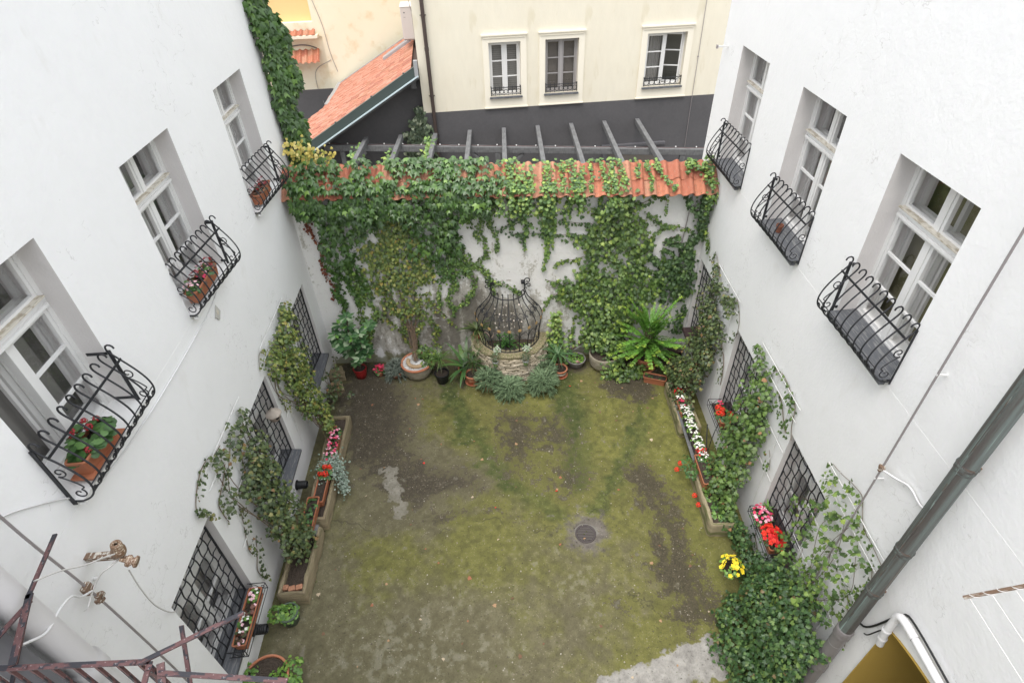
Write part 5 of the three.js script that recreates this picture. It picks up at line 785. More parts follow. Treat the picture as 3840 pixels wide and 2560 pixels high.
sideIvy('ivy', 'yellow green ivy column on the left wall between the far and middle low windows', LW, [[-8.5, 3.0, 0.1, 0.24], [-8.2, 2.85, 0.14, 0.34], [-7.75, 2.75, 0.14, 0.36], [-7.35, 2.75, 0.1, 0.3], [-8.1, 2.3, 0.2, 0.36], [-7.7, 2.2, 0.2, 0.36], [-8.0, 1.8, 0.22, 0.34], [-7.75, 1.5, 0.25, 0.3], [-8.0, 1.25, 0.26, 0.32], [-8.05, 0.85, 0.34, 0.28], [-7.9, 0.65, 0.45, 0.24]], [[[-7.4, 2.4], [-7.25, 2.0], [-7.3, 1.6]], [[-7.3, 3.0], [-7.15, 3.15], [-7.05, 2.9]]], { density: 2300, size: 0.066, pal: PAL.ivyYellow });
sideIvy('ivy', 'olive green ivy mass on the left wall rising from the near trough', LW, [[-5.85, 2.95, 0.08, 0.2, 0.7], [-5.5, 2.9, 0.1, 0.25, 0.7], [-5.0, 3.05, 0.08, 0.2, 0.5], [-4.75, 2.5, 0.1, 0.2, 0.35], [-5.7, 2.4, 0.18, 0.32], [-5.35, 2.2, 0.2, 0.36], [-5.65, 1.9, 0.22, 0.34], [-5.3, 1.7, 0.25, 0.36], [-5.55, 1.4, 0.28, 0.36], [-5.2, 1.25, 0.3, 0.3], [-5.45, 0.95, 0.4, 0.38], [-5.15, 0.8, 0.4, 0.34], [-5.3, 0.6, 0.5, 0.32]], [[[-5.3, 3.1], [-4.8, 3.25], [-4.4, 3.15], [-4.25, 2.85], [-4.5, 2.6]], [[-5.1, 2.8], [-4.75, 2.65], [-4.6, 2.2]], [[-5.0, 2.1], [-4.8, 1.7], [-4.75, 1.2]], [[-4.9, 1.3], [-4.7, 0.9], [-4.65, 0.6]]], { density: 2300, size: 0.065, pal: PAL.olive, stemN: 18 });
sideIvy('ivy', 'loose ivy column on the right wall between the far and middle low windows', RW, [[-9.3, 3.1, 0.08, 0.14, 0.7], [-9.05, 2.9, 0.1, 0.24, 0.8], [-8.6, 2.95, 0.1, 0.24, 0.7], [-8.25, 2.9, 0.1, 0.2, 0.6], [-9.1, 2.35, 0.15, 0.36], [-8.65, 2.3, 0.2, 0.38], [-8.3, 2.3, 0.15, 0.26, 0.7], [-8.8, 1.75, 0.22, 0.4], [-8.45, 1.6, 0.25, 0.34], [-8.9, 1.25, 0.3, 0.38], [-8.5, 1.05, 0.36, 0.36], [-8.9, 0.75, 0.45, 0.4], [-9.25, 0.5, 0.5, 0.34], [-8.2, 0.45, 0.5, 0.3], [-8.6, 0.5, 0.55, 0.4]], [[[-8.5, 2.9], [-8.2, 3.15], [-7.95, 2.9], [-7.9, 2.4]], [[-9.2, 3.0], [-9.5, 3.25], [-9.6, 3.0]], [[-8.4, 2.0], [-8.05, 1.8], [-8.0, 1.3]]], { density: 2100, size: 0.064, pal: PAL.olive, stemN: 16 });
sideIvy('ivy', 'broad leaved ivy column on the right wall between the middle and near low windows', RW, [[-6.85, 3.05, 0.08, 0.14, 0.7], [-6.55, 2.85, 0.12, 0.24], [-6.25, 2.6, 0.15, 0.32], [-6.4, 2.2, 0.2, 0.34], [-6.05, 2.15, 0.15, 0.28], [-6.35, 1.75, 0.25, 0.36], [-6.05, 1.65, 0.2, 0.3], [-6.35, 1.3, 0.3, 0.36], [-6.0, 1.15, 0.28, 0.32], [-6.3, 0.85, 0.38, 0.36], [-5.95, 0.7, 0.36, 0.34], [-5.7, 0.4, 0.4, 0.32], [-6.15, 0.5, 0.5, 0.3]], [[[-6.55, 2.9], [-6.2, 3.15], [-5.8, 3.2], [-5.5, 3.0], [-5.38, 2.65]], [[-6.1, 2.9], [-5.8, 2.8], [-5.6, 2.6]], [[-5.8, 1.9], [-5.6, 1.7]]], { density: 1800, size: 0.074, pal: [...PAL.ivy.slice(0, 3), [0.11, 0.16, 0.05, 1], [0.28, 0.15, 0.07, 0.25]], stemN: 18 });
sideIvy('ivy', 'sparse trailing ivy on the right wall between the near low window and green downpipe', RW, [[-4.3, 3.1, 0.08, 0.16, 0.5], [-4.0, 3.0, 0.1, 0.24, 0.55], [-3.65, 3.0, 0.1, 0.22, 0.5], [-3.35, 2.85, 0.1, 0.2, 0.5], [-4.1, 2.55, 0.12, 0.26, 0.6], [-3.7, 2.4, 0.12, 0.28, 0.6], [-3.35, 2.3, 0.12, 0.2, 0.6], [-4.25, 2.1, 0.12, 0.22, 0.5], [-3.8, 1.9, 0.15, 0.3, 0.6], [-3.4, 1.8, 0.15, 0.26, 0.7], [-4.2, 1.5, 0.2, 0.26, 0.8], [-3.7, 1.5, 0.22, 0.3, 0.9], [-3.8, 1.0, 0.3, 0.3]], [[[-4.4, 3.2], [-4.0, 3.4], [-3.6, 3.2], [-3.2, 3.05]], [[-3.3, 2.9], [-3.1, 2.6], [-3.15, 2.2]], [[-4.5, 2.5], [-4.65, 2.2], [-4.6, 1.8]], [[-3.3, 2.2], [-3.05, 1.9], [-3.0, 1.6]], [[-4.4, 1.6], [-4.7, 1.3], [-4.9, 0.9]]], { density: 1200, size: 0.07, pal: PAL.ivy, stemN: 8, tper: 40, sr: 0.0035 });
sideIvy('ivy_bush', 'big dark ivy mound on the ground at the foot of the green downpipe', RW, [[-4.15, 0.9, 0.25, 0.36], [-3.75, 1.15, 0.25, 0.36], [-3.4, 1.05, 0.32, 0.4], [-3.95, 0.6, 0.5, 0.42], [-3.5, 0.65, 0.55, 0.46], [-3.1, 0.75, 0.45, 0.4], [-2.9, 0.55, 0.5, 0.34], [-3.15, 1.1, 0.3, 0.3], [-4.4, 0.35, 0.35, 0.28], [-4.85, 0.26, 0.3, 0.3], [-5.25, 0.3, 0.25, 0.3], [-4.6, 0.5, 0.2, 0.28], [-5.6, 0.25, 0.3, 0.26], [-3.7, 0.25, 0.85, 0.34], [-3.25, 0.25, 0.85, 0.34], [-2.85, 0.25, 0.75, 0.34], [-4.1, 0.18, 0.7, 0.28], [-3.4, 0.15, 1.0, 0.22, 0.5], [-3.3, 0.3, 0.6, 0.4], [-3.5, 1.5, 0.18, 0.24, 0.5], [-4.1, 1.25, 0.18, 0.24, 0.6], [-4.35, 0.75, 0.25, 0.24, 0.6], [-3.0, 1.35, 0.2, 0.2, 0.5], [-3.9, 0.3, 0.95, 0.2, 0.6], [-3.55, 0.12, 1.1, 0.24, 0.5], [-3.0, 0.15, 0.95, 0.26, 0.6], [-3.4, 0.9, 0.5, 0.4]], [[[-5.4, 0.6], [-5.2, 0.3], [-4.9, 0.1]]], { density: 2700, size: 0.062, pal: [[0.028, 0.066, 0.02, 4], [0.04, 0.09, 0.026, 4], [0.07, 0.13, 0.036, 3], [0.13, 0.20, 0.052, 1.2], [0.15, 0.11, 0.05, 0.3]], stemN: 8 });
for (const [W, label, z0, z1] of [[RW, 'white wire trellis on the right wall under the sparse trailing ivy', -4.5, -3.15], [RW, 'white wire trellis on the right wall behind the broad leaved ivy column', -6.9, -5.4], [RW, 'white wire trellis on the right wall behind the loose far ivy column', -9.3, -8.0], [LW, 'white wire trellis on the left wall behind the olive green ivy', -6.1, -4.6], [LW, 'white wire trellis on the left wall behind the yellow green ivy column', -8.7, -7.2]]) {
  const G = thing('trellis', label, 'trellis', [0, 0, 0]); for (let k = 0; k < 3; k++) part('trellis_wire', rod(vz(W, z0 + (z1 - z0) * (k + 0.5) / 3, 0.6, 0.03), vz(W, z0 + (z1 - z0) * (k + 0.5) / 3, 3.3, 0.03), 0.006, 5), M.paint, G); for (const y of [3.2, 2.95, 2.3, 1.6]) part('trellis_wire', rod(vz(W, z0, y, 0.04), vz(W, z1, y, 0.04), 0.006, 5), M.paint, G);
}
// ---------------------------------------------------------------- pots, boxes, troughs
function potLathe(r0, r1, h, { rim = 0.015, rimH = 0.03, th = 0.015, soil = 0.03, seg = 32 } = {}) {
  return { pot: lathe([[0.001, 0.002], [r0, 0.002], [r0 + (r1 - r0) * 0.5, h * 0.5], [r1, h - rimH], [r1 + rim, h - rimH + 0.002], [r1 + rim, h - 0.005], [r1 + rim - 0.006, h], [r1 - th, h], [r1 - th - 0.004, h - 0.006], [r1 - th - 0.008, h - soil - 0.03]], seg), soilR: r1 - th - 0.004, soilY: h - soil };
}
const soilDisc = (r, y) => { const g = grid(20, 3, (u, v) => [Math.cos(u * 6.2832) * r * v, y + 0.012 * (1 - v) * (0.4 + vn(u * 9, v * 4, 3)), Math.sin(u * 6.2832) * r * v]); return g; };
function rrRing(hw, hd, r, y, n = 5) { const p = []; for (const [sx, sz, a0] of [[1, 1, 0], [-1, 1, 90], [-1, -1, 180], [1, -1, 270]]) for (let k = 0; k <= n; k++) { const a = (a0 + 90 * k / n) * DEG; p.push([sx * (hw - r) + r * Math.cos(a), y, sz * (hd - r) + r * Math.sin(a)]); } return p; }
function loft(rings, jitter = 0) {
  const n = rings[0].length; return grid(n, rings.length - 1, (u, v) => { const i = Math.round(u * n) % n, j = Math.round(v * (rings.length - 1)), p = rings[j][i]; if (!jitter) return p; const f = (a) => (fbm(p[0] * 9 + a + 40, p[2] * 9 + p[1] * 13 + a * 3 + 40, 861, 3) - 0.5) * jitter * 2; return [p[0] + f(1), p[1] + f(5) * (p[1] > 0.01 ? 1 : 0), p[2] + f(9)]; }, true);
}
function planterBox(T, L, Wd, H, material) { // long plastic flower box
  part('box', loft([rrRing(L / 2 - 0.03, Wd / 2 - 0.025, 0.02, 0), rrRing(L / 2 - 0.012, Wd / 2 - 0.01, 0.025, H - 0.03), rrRing(L / 2, Wd / 2, 0.03, H - 0.028), rrRing(L / 2, Wd / 2, 0.03, H - 0.003), rrRing(L / 2 - 0.005, Wd / 2 - 0.005, 0.028, H), rrRing(L / 2 - 0.018, Wd / 2 - 0.018, 0.02, H), rrRing(L / 2 - 0.022, Wd / 2 - 0.022, 0.02, H - 0.06)]), material, T);
  part('soil', grid(16, 5, (u, v) => [(u - 0.5) * (L - 0.04), H - 0.035 + 0.015 * fbm(u * 12 + 3, v * 5 + 3, 863, 3), (v - 0.5) * (Wd - 0.04)], true), M.soil, T);
}
function stoneTrough(T, L, Wd, H, m, wall = 0.07) {
  const dense = (hw, hd, r, y) => { const base = [], N = 44; const per = 2 * (hw + hd) * 2; for (let k = 0; k < N; k++) { let t = k / N * per; const c = [[hw, -hd, 0, 1, 2 * hd], [hw, hd, -1, 0, 2 * hw], [-hw, hd, 0, -1, 2 * hd], [-hw, -hd, 1, 0, 2 * hw]]; for (const [x, z, dx, dz, l] of c) { if (t <= l) { base.push([x + dx * t, y, z + dz * t]); break; } t -= l; } if (base.length <= k) base.push([hw, y, -hd]); } return base; };
  part('trough', loft([dense(L / 2 - 0.01, Wd / 2 - 0.01, 0, 0), dense(L / 2, Wd / 2, 0, H * 0.3), dense(L / 2, Wd / 2, 0, H * 0.7), dense(L / 2 - 0.006, Wd / 2 - 0.006, 0, H - 0.02), dense(L / 2 - 0.022, Wd / 2 - 0.022, 0, H), dense(L / 2 - wall + 0.01, Wd / 2 - wall + 0.01, 0, H), dense(L / 2 - wall, Wd / 2 - wall, 0, H - 0.03), dense(L / 2 - wall, Wd / 2 - wall, 0, H - 0.2)], 0.022), m, T);
  part('soil', grid(20, 6, (u, v) => [(u - 0.5) * (L - 0.09), H - 0.075 + 0.03 * fbm(u * 14 + 3, v * 6 + 3, 867, 3), (v - 0.5) * (Wd - 0.09)], true), M.soil, T);
}
// blossoms
function blossomGeo(n, r, cup = 0.3, inner = 0.2) { const pos = []; for (let k = 0; k < n; k++) { const a = k / n * 6.2832, d = 6.2832 / n * 0.52, P = (an, q, z) => [Math.cos(an) * r * q, Math.sin(an) * r * q, z * r]; const c = [0, 0, 0], l = P(a - d, 0.72, cup * 0.7), t = P(a, 1.0, cup * 0.55), q = P(a + d, 0.72, cup * 0.7); pos.push(...c, ...l, ...t, ...c, ...t, ...q); } const g = new THREE.BufferGeometry(); g.setAttribute('position', new THREE.Float32BufferAttribute(pos, 3)); g.computeVertexNormals(); g.setAttribute('uv', new THREE.Float32BufferAttribute(new Float32Array(pos.length / 3 * 2), 2)); return g; }
const faceM = (p, n, roll, s = 1) => leafMatrix(p, n, V(Math.sin(roll), -Math.cos(roll), 0.2), roll, s);
function umbelGeo(r, k, pr) { const gs = []; for (let i = 0; i < k; i++) { const a = i * 2.4, h = 1 - (i + 0.5) / k * 1.3, rad = Math.sqrt(Math.max(0, 1 - h * h)), n = V(rad * Math.cos(a), rad * Math.sin(a), h); gs.push(blossomGeo(5, pr, 0.3).applyMatrix4(faceM(n.clone().multiplyScalar(r), n, a))); } return merge(gs); }
const BL = { begonia: merge([blossomGeo(4, 0.021, 0.25), blossomGeo(4, 0.012, 0.6).rotateZ(0.7)]), umbel: umbelGeo(0.042, 16, 0.019), impatiens: merge([blossomGeo(5, 0.03, 0.22), blossomGeo(5, 0.014, 0.5).rotateZ(0.5)]), pansy: blossomGeo(5, 0.034, 0.2), cyclamen: merge([0, 1, 2, 3, 4].map(k => new THREE.SphereGeometry(0.016, 6, 5).scale(0.7, 1.6, 0.35).translate(0, 0.022, 0).rotateX(0.5).rotateY(k * 1.257))), };
const flowerM = { red: mat({ color: C(0.62, 0.012, 0.012), roughness: 0.6 }), dark: mat({ color: C(0.33, 0.02, 0.03), roughness: 0.6 }), pink: mat({ color: C(0.75, 0.24, 0.36), roughness: 0.6 }), pale: mat({ color: C(0.80, 0.52, 0.56), roughness: 0.6 }), white: mat({ color: C(0.80, 0.79, 0.72), roughness: 0.6 }), hot: mat({ color: C(0.66, 0.05, 0.13), roughness: 0.6 }), scarlet: mat({ color: C(0.72, 0.03, 0.01), roughness: 0.6 }), yellow: mat({ color: C(0.80, 0.62, 0.03), roughness: 0.6 }), cyc: mat({ color: C(0.62, 0.03, 0.075), roughness: 0.5 }) };
// a clump of bedding plants: leaves low, blossoms on top; works in the local frame of T
function clump(T, cx, cy, cz, rx, ry, rz, { leaves = 60, leaf = LG.round, ls = 0.05, pal, blooms = 20, bloom = BL.begonia, bm = [flowerM.white], bs = 1, top = 0.55 }) {
  const l = [], rot = new THREE.Matrix4().makeRotationY(T.rotation.y), base = T.position; const world = (x, y, z) => V(x, y, z);
  for (let i = 0; i < leaves; i++) { const u = V(gauss(), Math.abs(gauss()) * 0.8, gauss()).normalize(), k = rr(0.55, 1); const m = leafMatrix(world(cx + u.x * rx * k, cy + u.y * ry * k, cz + u.z * rz * k), u.clone().add(V(gauss() * 0.3, 0.9, gauss() * 0.3)), V(u.x, -0.5, u.z), rr(-0.6, 0.6), ls * rr(0.65, 1.15)); const q = shade(new THREE.Mesh(leaf, leafMat(pick(pal)))); q.name = 'leaf'; q.applyMatrix4(m); T.add(q); }
  for (let i = 0; i < blooms; i++) { const u = V(gauss(), Math.abs(gauss()) * 0.9 + top, gauss()).normalize(), k = rr(0.85, 1.1); const q = shade(new THREE.Mesh(bloom, bm[Math.floor(rnd() * bm.length)])); q.name = 'blossom'; q.applyMatrix4(leafMatrix(world(cx + u.x * rx * k, cy + u.y * ry * k + 0.01, cz + u.z * rz * k), u.clone().add(V(gauss() * 0.25, 0.8, gauss() * 0.25)), V(1, 0, 0), rr(0, 6), bs * rr(0.8, 1.15))); T.add(q); }
}
const GREEN = [[0.05, 0.12, 0.03, 4], [0.08, 0.17, 0.04, 3], [0.035, 0.085, 0.022, 2]], BRONZE = [[0.10, 0.05, 0.028, 3], [0.065, 0.075, 0.028, 3], [0.14, 0.05, 0.03, 2]], LIME = [[0.12, 0.24, 0.035, 3], [0.08, 0.175, 0.03, 3], [0.18, 0.30, 0.05, 1.5]];
// strap leaves
function strap(L, w, rise, droop, seg = 9) { return grid(2, seg, (u, v) => { const s = (u - 0.5) * w * Math.sin(Math.PI * (0.12 + 0.88 * v) ) ** 0.6 * (1 - 0.4 * v), a = rise - droop * v; return [s, L * v * Math.sin(rise - droop * v * 0.6), L * v * Math.cos(rise - droop * v * 0.6) + Math.abs(u - 0.5) * 0.0]; }); }
const STRAPS = [strap(1, 0.055, 1.3, 1.1), strap(1, 0.06, 1.0, 1.3), strap(1, 0.05, 0.7, 1.2)];
const WIDE = [strap(1, 0.14, 1.25, 0.8), strap(1, 0.15, 0.95, 1.0), strap(1, 0.13, 0.6, 0.9)];
function rosette(T, x, y, z, n, L, geos, pal, opts = {}) { for (let i = 0; i < n; i++) { const m = shade(new THREE.Mesh(geos[Math.floor(rnd() * geos.length)], leafMat(pick(pal), 0.42))); m.name = 'leaf'; m.position.set(x + gauss() * 0.01, y + rr(0, opts.h ?? 0.05), z + gauss() * 0.01); m.rotation.set(0, i * 2.4 + rr(-0.3, 0.3), 0); const s = L * rr(0.7, 1.1); m.scale.set(s * (opts.w ?? 1), s, s); T.add(m); } }

const potGroup = undefined;
function potted(name, label, x, z, r0, r1, h, m, o = {}) {
  const T = thing(name, label, o.category ?? 'potted plant', [x, 0.012, z]), P = potLathe(r0, r1, h, o); const y0 = o.saucer ? 0.012 : 0;
  const p = part('pot', P.pot.translate(0, y0, 0), m, T); part('soil', soilDisc(P.soilR, P.soilY + y0), o.soilM ?? M.soil, T);
  if (o.saucer) part('saucer', lathe([[0.001, 0.002], [r0 + 0.03, 0.002], [r0 + 0.055, 0.035], [r0 + 0.048, 0.035], [r0 + 0.025, 0.012], [0.001, 0.01]], 32), m, T);
  T.userData.top = undefined; delete T.userData.top; return [T, P.soilY + y0];
}
{ // aucuba in the red pot
  const [T, y] = potted('potted_shrub', 'spotted laurel with big speckled leaves in a glossy red pot in the left corner', -3.60, -10.0, 0.125, 0.155, 0.27, M.redPot, { rim: 0.006 });
  const st = [[[0, y, 0], [0.03, 0.6, 0.02], [-0.04, 1.1, 0.0], [0.02, 1.75, 0.03]], [[0.02, y, 0.01], [0.1, 0.55, 0.03], [0.2, 0.95, 0.08], [0.22, 1.35, 0.1]], [[-0.01, y, 0], [-0.1, 0.6, 0], [-0.25, 0.95, 0.05], [-0.33, 1.3, 0.05]]]; stems(T, st, 0.014, M.bark);
  const l = []; const tips = []; for (const s of st) { const c = new THREE.CatmullRomCurve3(s.map(q => V(...q))); for (const t of [0.45, 0.6, 0.75, 0.88, 1]) tips.push(c.getPoint(t)); } for (let k = 0; k < 15; k++) tips.push(V(rr(-0.42, 0.42), rr(0.45, 1.45), rr(-0.3, 0.3)));
  for (const p of tips) for (let k = 0; k < 11; k++) { const a = k * 2.4, e = rr(-0.1, 0.75), d = V(Math.cos(a) * Math.cos(e), Math.sin(e), Math.sin(a) * Math.cos(e)); l.push({ p: p.clone().add(T.position).addScaledVector(d, 0.02), n: V(-d.x * 0.4, 1, -d.z * 0.4 + 0.3), d: d.clone().setY(d.y - 0.5), s: rr(0.13, 0.2), c: pick([[0.07, 0.16, 0.055, 4], [0.12, 0.22, 0.09, 3], [0.04, 0.10, 0.035, 3], [0.34, 0.44, 0.27, 2.6], [0.16, 0.34, 0.06, 0.6]]), roll: 0 }); }
  leafCloud(T, l, LG.oval, { rough: 0.35, single: 300 });
}
{ const [T, y] = potted('potted_flower', 'small red cyclamen in a little clay pot beside the red pot', -3.16, -10.02, 0.07, 0.09, 0.15, M.terra); clump(T, 0, y + 0.02, 0, 0.13, 0.12, 0.13, { leaves: 26, ls: 0.07, pal: GREEN, blooms: 26, bloom: BL.cyclamen, bm: [flowerM.cyc, flowerM.hot], bs: 1.25 }); }
function silverBush(name, label, x, z, r, h, n, pal, pot) {
  const [T, y] = potted(name, label, x, z, pot.r0, pot.r1, pot.h, pot.m ?? M.terra, pot); const l = [];
  const sprigs = Math.round(n / 15); for (let k = 0; k < sprigs; k++) { const u = V(gauss(), Math.abs(gauss()) + 0.15, gauss()).normalize(), b = V(x + u.x * r * 0.25, y + 0.02 + u.y * h * 0.15, z + u.z * r * 0.25), e = V(x + u.x * r * rr(0.8, 1.1), y + u.y * h * rr(0.75, 1.1) - (u.y < 0.35 ? 0.12 : 0), z + u.z * r * rr(0.8, 1.1)), dir = e.clone().sub(b).normalize();
    for (let i = 0; i < 22; i++) { const t = 0.3 + 0.7 * (i + rnd()) / 22, a = i * 2.4, side = V(Math.cos(a), rr(-0.2, 0.5), Math.sin(a)); l.push({ p: b.clone().lerp(e, t), n: side.clone().add(V(0, 0.6, 0)), d: dir.clone().multiplyScalar(0.9).add(side), s: rr(0.06, 0.105), c: pick(pal), roll: 0 }); } }
  leafCloud(T, l, pot.geo ?? LG.needle, { single: 300, names: ['sprig', 'sprigs'], rough: 0.7 }); return T;
}
const SILVER = [[0.17, 0.20, 0.165, 4], [0.12, 0.15, 0.115, 3], [0.24, 0.27, 0.22, 1.5]], LAV = [[0.15, 0.225, 0.115, 4], [0.21, 0.29, 0.155, 3], [0.10, 0.16, 0.08, 3]];
silverBush('lavender_bush', 'low silver grey bush between the red cyclamen and the round concrete pot', -2.75, -9.98, 0.30, 0.30, 2400, SILVER, { r0: 0.12, r1: 0.15, h: 0.16, m: M.terra });
silverBush('lavender_bush', 'silver grey bush half hidden behind the broad strap leaves', -0.98, -10.1, 0.28, 0.26, 1700, SILVER, { r0: 0.12, r1: 0.15, h: 0.18, m: M.terra });
silverBush('lavender_bush', 'lavender bush leaning out of a tilted terracotta pot, leftmost in front of the well', -0.56, -9.46, 0.33, 0.26, 2600, LAV, { r0: 0.15, r1: 0.19, h: 0.28 });
silverBush('lavender_bush', 'wide lavender bush right before the middle of the stone well', -0.08, -9.26, 0.42, 0.22, 3600, LAV, { r0: 0.14, r1: 0.17, h: 0.13 });
silverBush('lavender_bush', 'lavender bush in a terracotta pot at the right front of the well', 0.66, -9.36, 0.38, 0.26, 3200, LAV, { r0: 0.15, r1: 0.19, h: 0.22 });
silverBush('lavender_bush', 'smaller lavender bush tucked against the right side of the well', 0.76, -9.72, 0.28, 0.26, 1600, LAV, { r0: 0.12, r1: 0.15, h: 0.2 });
{ // round concrete pot with gravel and rope
  const T = thing('concrete_pot', 'round concrete planter filled with white gravel and a thick straw rope', 'planter', [-2.25, 0.012, -10.03]);
  part('pot', lathe([[0.001, 0.002], [0.27, 0.002], [0.33, 0.12], [0.355, 0.28], [0.355, 0.34]], 40), M.potConcrete, T); part('pot_rim', lathe([[0.35, 0.335], [0.375, 0.338], [0.378, 0.365], [0.362, 0.38], [0.335, 0.38], [0.325, 0.36], [0.322, 0.26]], 40), M.terra, T);
  part('gravel', soilDisc(0.328, 0.345), M.gravel, T); const peb = new THREE.IcosahedronGeometry(0.013, 0);
  { const im = new THREE.InstancedMesh(peb, mat({ color: C(0.75, 0.74, 0.72), roughness: 0.8 }), 420); for (let i = 0; i < 420; i++) { const a = rr(0, 6.283), r = 0.32 * Math.sqrt(rnd()); im.setMatrixAt(i, new THREE.Matrix4().compose(V(r * Math.cos(a), 0.357, r * Math.sin(a)), new THREE.Quaternion().setFromEuler(new THREE.Euler(rr(0, 6), rr(0, 6), 0)), V(rr(0.6, 1.4), rr(0.5, 1), rr(0.6, 1.4)))); } im.name = 'pebbles'; im.userData.kind = 'stuff'; shade(im); T.add(im); }
  const arc = [...Array(26)].map((_, k) => { const a = (60 + 135 * k / 25) * DEG; return [Math.cos(a) * 0.215 + 0.02, 0.395, Math.sin(a) * 0.215]; }); const rope = tube(arc, 0.043, 90, 12), p = rope.attributes.position, nn = rope.attributes.normal, uv = rope.attributes.uv; for (let i = 0; i < p.count; i++) { const k = 0.006 * Math.sin(uv.getX(i) * 150 + uv.getY(i) * 6.28); p.setXYZ(i, p.getX(i) + nn.getX(i) * k, p.getY(i) + nn.getY(i) * k, p.getZ(i) + nn.getZ(i) * k); } rope.computeVertexNormals();
  part('straw_rope', rope, mat({ color: C(0.50, 0.36, 0.22), roughness: 0.9, bumpMap: rep(grainB, 8, 2), bumpScale: 0.006 }), T);
}
{ const [T, y] = potted('potted_palm', 'young dragon tree with spiky leaves in a plain black pot', -1.65, -9.72, 0.125, 0.165, 0.28, M.blackPlastic, { rim: 0.008, soil: 0.05 }); part('stem', tube([[0, y - 0.05, 0], [0.01, y + 0.2, 0], [0.0, y + 0.42, -0.01]], 0.014, 10, 7), M.bark, T); rosette(T, 0, y + 0.38, 0, 46, 0.42, STRAPS, [[0.10, 0.18, 0.04, 3], [0.06, 0.12, 0.03, 3], [0.16, 0.22, 0.06, 1]], { w: 0.7, h: 0.12 }); }
{ const [T, y] = potted('potted_plant', 'broad dark green strap leaved plant left of the well', -1.12, -9.95, 0.13, 0.16, 0.2, M.terra); rosette(T, 0, y - 0.02, 0, 20, 0.78, WIDE, [[0.045, 0.105, 0.03, 3], [0.065, 0.14, 0.04, 3], [0.10, 0.19, 0.05, 1]]); }
{ const [T, y] = potted('potted_palm', 'bare stemmed dragon tree with thin leaves in a terracotta pot and saucer', -0.94, -9.66, 0.13, 0.165, 0.25, M.terra, { saucer: true }); for (const [x, z, h, n] of [[0.02, 0, 0.3, 30], [-0.06, -0.04, 0.62, 26], [0.05, -0.06, 0.2, 22], [0.14, -0.05, 0.5, 18]]) { part('stem', tube([[x * 0.2, y - 0.05, z], [x * 0.7, y + h * 0.5, z], [x, y + h, z]], 0.01, 10, 6), M.vine, T); rosette(T, x, y + h - 0.04, z, n, 0.34, STRAPS, [[0.05, 0.095, 0.03, 3], [0.08, 0.135, 0.04, 3], [0.16, 0.17, 0.06, 1]], { w: 0.7, h: 0.1 }); } }
{ const [T, y] = potted('potted_palm', 'dragon tree with long drooping leaves in a clay pot with a pale painted band', 1.09, -9.78, 0.135, 0.165, 0.21, M.terra, { saucer: true }); part('painted_band', lathe([[0.154, 0.1], [0.1655, 0.165], [0.164, 0.17], [0.15, 0.1]], 32), M.ledge, T); part('stem', tube([[0, y - 0.05, 0], [-0.03, y + 0.2, 0], [-0.06, y + 0.4, 0.02]], 0.022, 10, 7), M.bark, T); rosette(T, -0.06, y + 0.36, 0.02, 30, 0.52, [...STRAPS, WIDE[2]], [[0.055, 0.12, 0.045, 3], [0.08, 0.16, 0.06, 3], [0.12, 0.20, 0.09, 1]], { h: 0.1 }); }
{ // pendant grassy plant on the well's left shoulder
  const T = thing('potted_plant', 'spider plant with long arching leaves drooping over the left rim of the well', 'potted plant', [-0.80, 0.80, -10.32]); part('pot', potLathe(0.06, 0.085, 0.13, {}).pot, M.terra, T); rosette(T, 0, 0.12, 0, 60, 0.52, STRAPS, [[0.08, 0.12, 0.035, 3], [0.055, 0.09, 0.028, 3], [0.20, 0.22, 0.10, 1.2]], { w: 1.0, h: 0.1 }); part('stem', tube([[0.05, 0.1, 0.1], [0.22, 0.3, 0.2], [0.34, 0.18, 0.25], [0.40, 0.30, 0.22]], 0.008, 20, 5), mat({ color: C(0.42, 0.32, 0.24) }), T); }
{ // slim shrub right of the well
  const T = thing('shrub', 'slim young shrub with pale yellow green top beside the right shoulder of the well', 'shrub', [1.02, 0.012, -10.28]), l = [], st = [];
  st.push([[0, 0, 0], [0.01, 0.5, 0], [-0.02, 1.0, 0.02], [0.0, 1.42, 0.0]]); for (let k = 0; k < 9; k++) st.push([[0, 0.1, 0], [gauss() * 0.12, 0.35, gauss() * 0.1], [gauss() * 0.22, rr(0.4, 0.75), gauss() * 0.15]]); stems(T, st, 0.007, M.vine);
  for (let i = 0; i < 430; i++) { const hi = rnd() < 0.28, y = hi ? rr(0.75, 1.48) : rr(0.12, 0.8), w = hi ? 0.09 : 0.26; l.push({ p: V(1.02 + gauss() * w * 0.7, y, -10.28 + gauss() * w * 0.5), n: V(gauss() * 0.5, 1, 0.6 + gauss() * 0.4), d: V(gauss(), -0.6, gauss() + 0.4), s: rr(0.05, 0.085), c: hi ? pick([[0.16, 0.25, 0.05], [0.11, 0.19, 0.04], [0.24, 0.31, 0.07]]) : pick(PAL.light) }); } leafCloud(T, l, LG.round);
}
{ const [T, y] = potted('potted_plant', 'shallow dark bowl with low green plants and one pink stone', 1.50, -10.12, 0.16, 0.225, 0.22, M.plasticGrey, { rim: 0.008 }); clump(T, 0, y, 0, 0.2, 0.1, 0.19, { leaves: 150, ls: 0.045, leaf: LG.round, pal: LIME, blooms: 0 }); part('pink_stone', new THREE.IcosahedronGeometry(0.05, 1).scale(1, 0.7, 0.8).translate(0.02, y + 0.03, 0.14), mat({ color: C(0.42, 0.24, 0.21), roughness: 0.9, bumpMap: rep(grainB, 2), bumpScale: 0.01 }), T); }
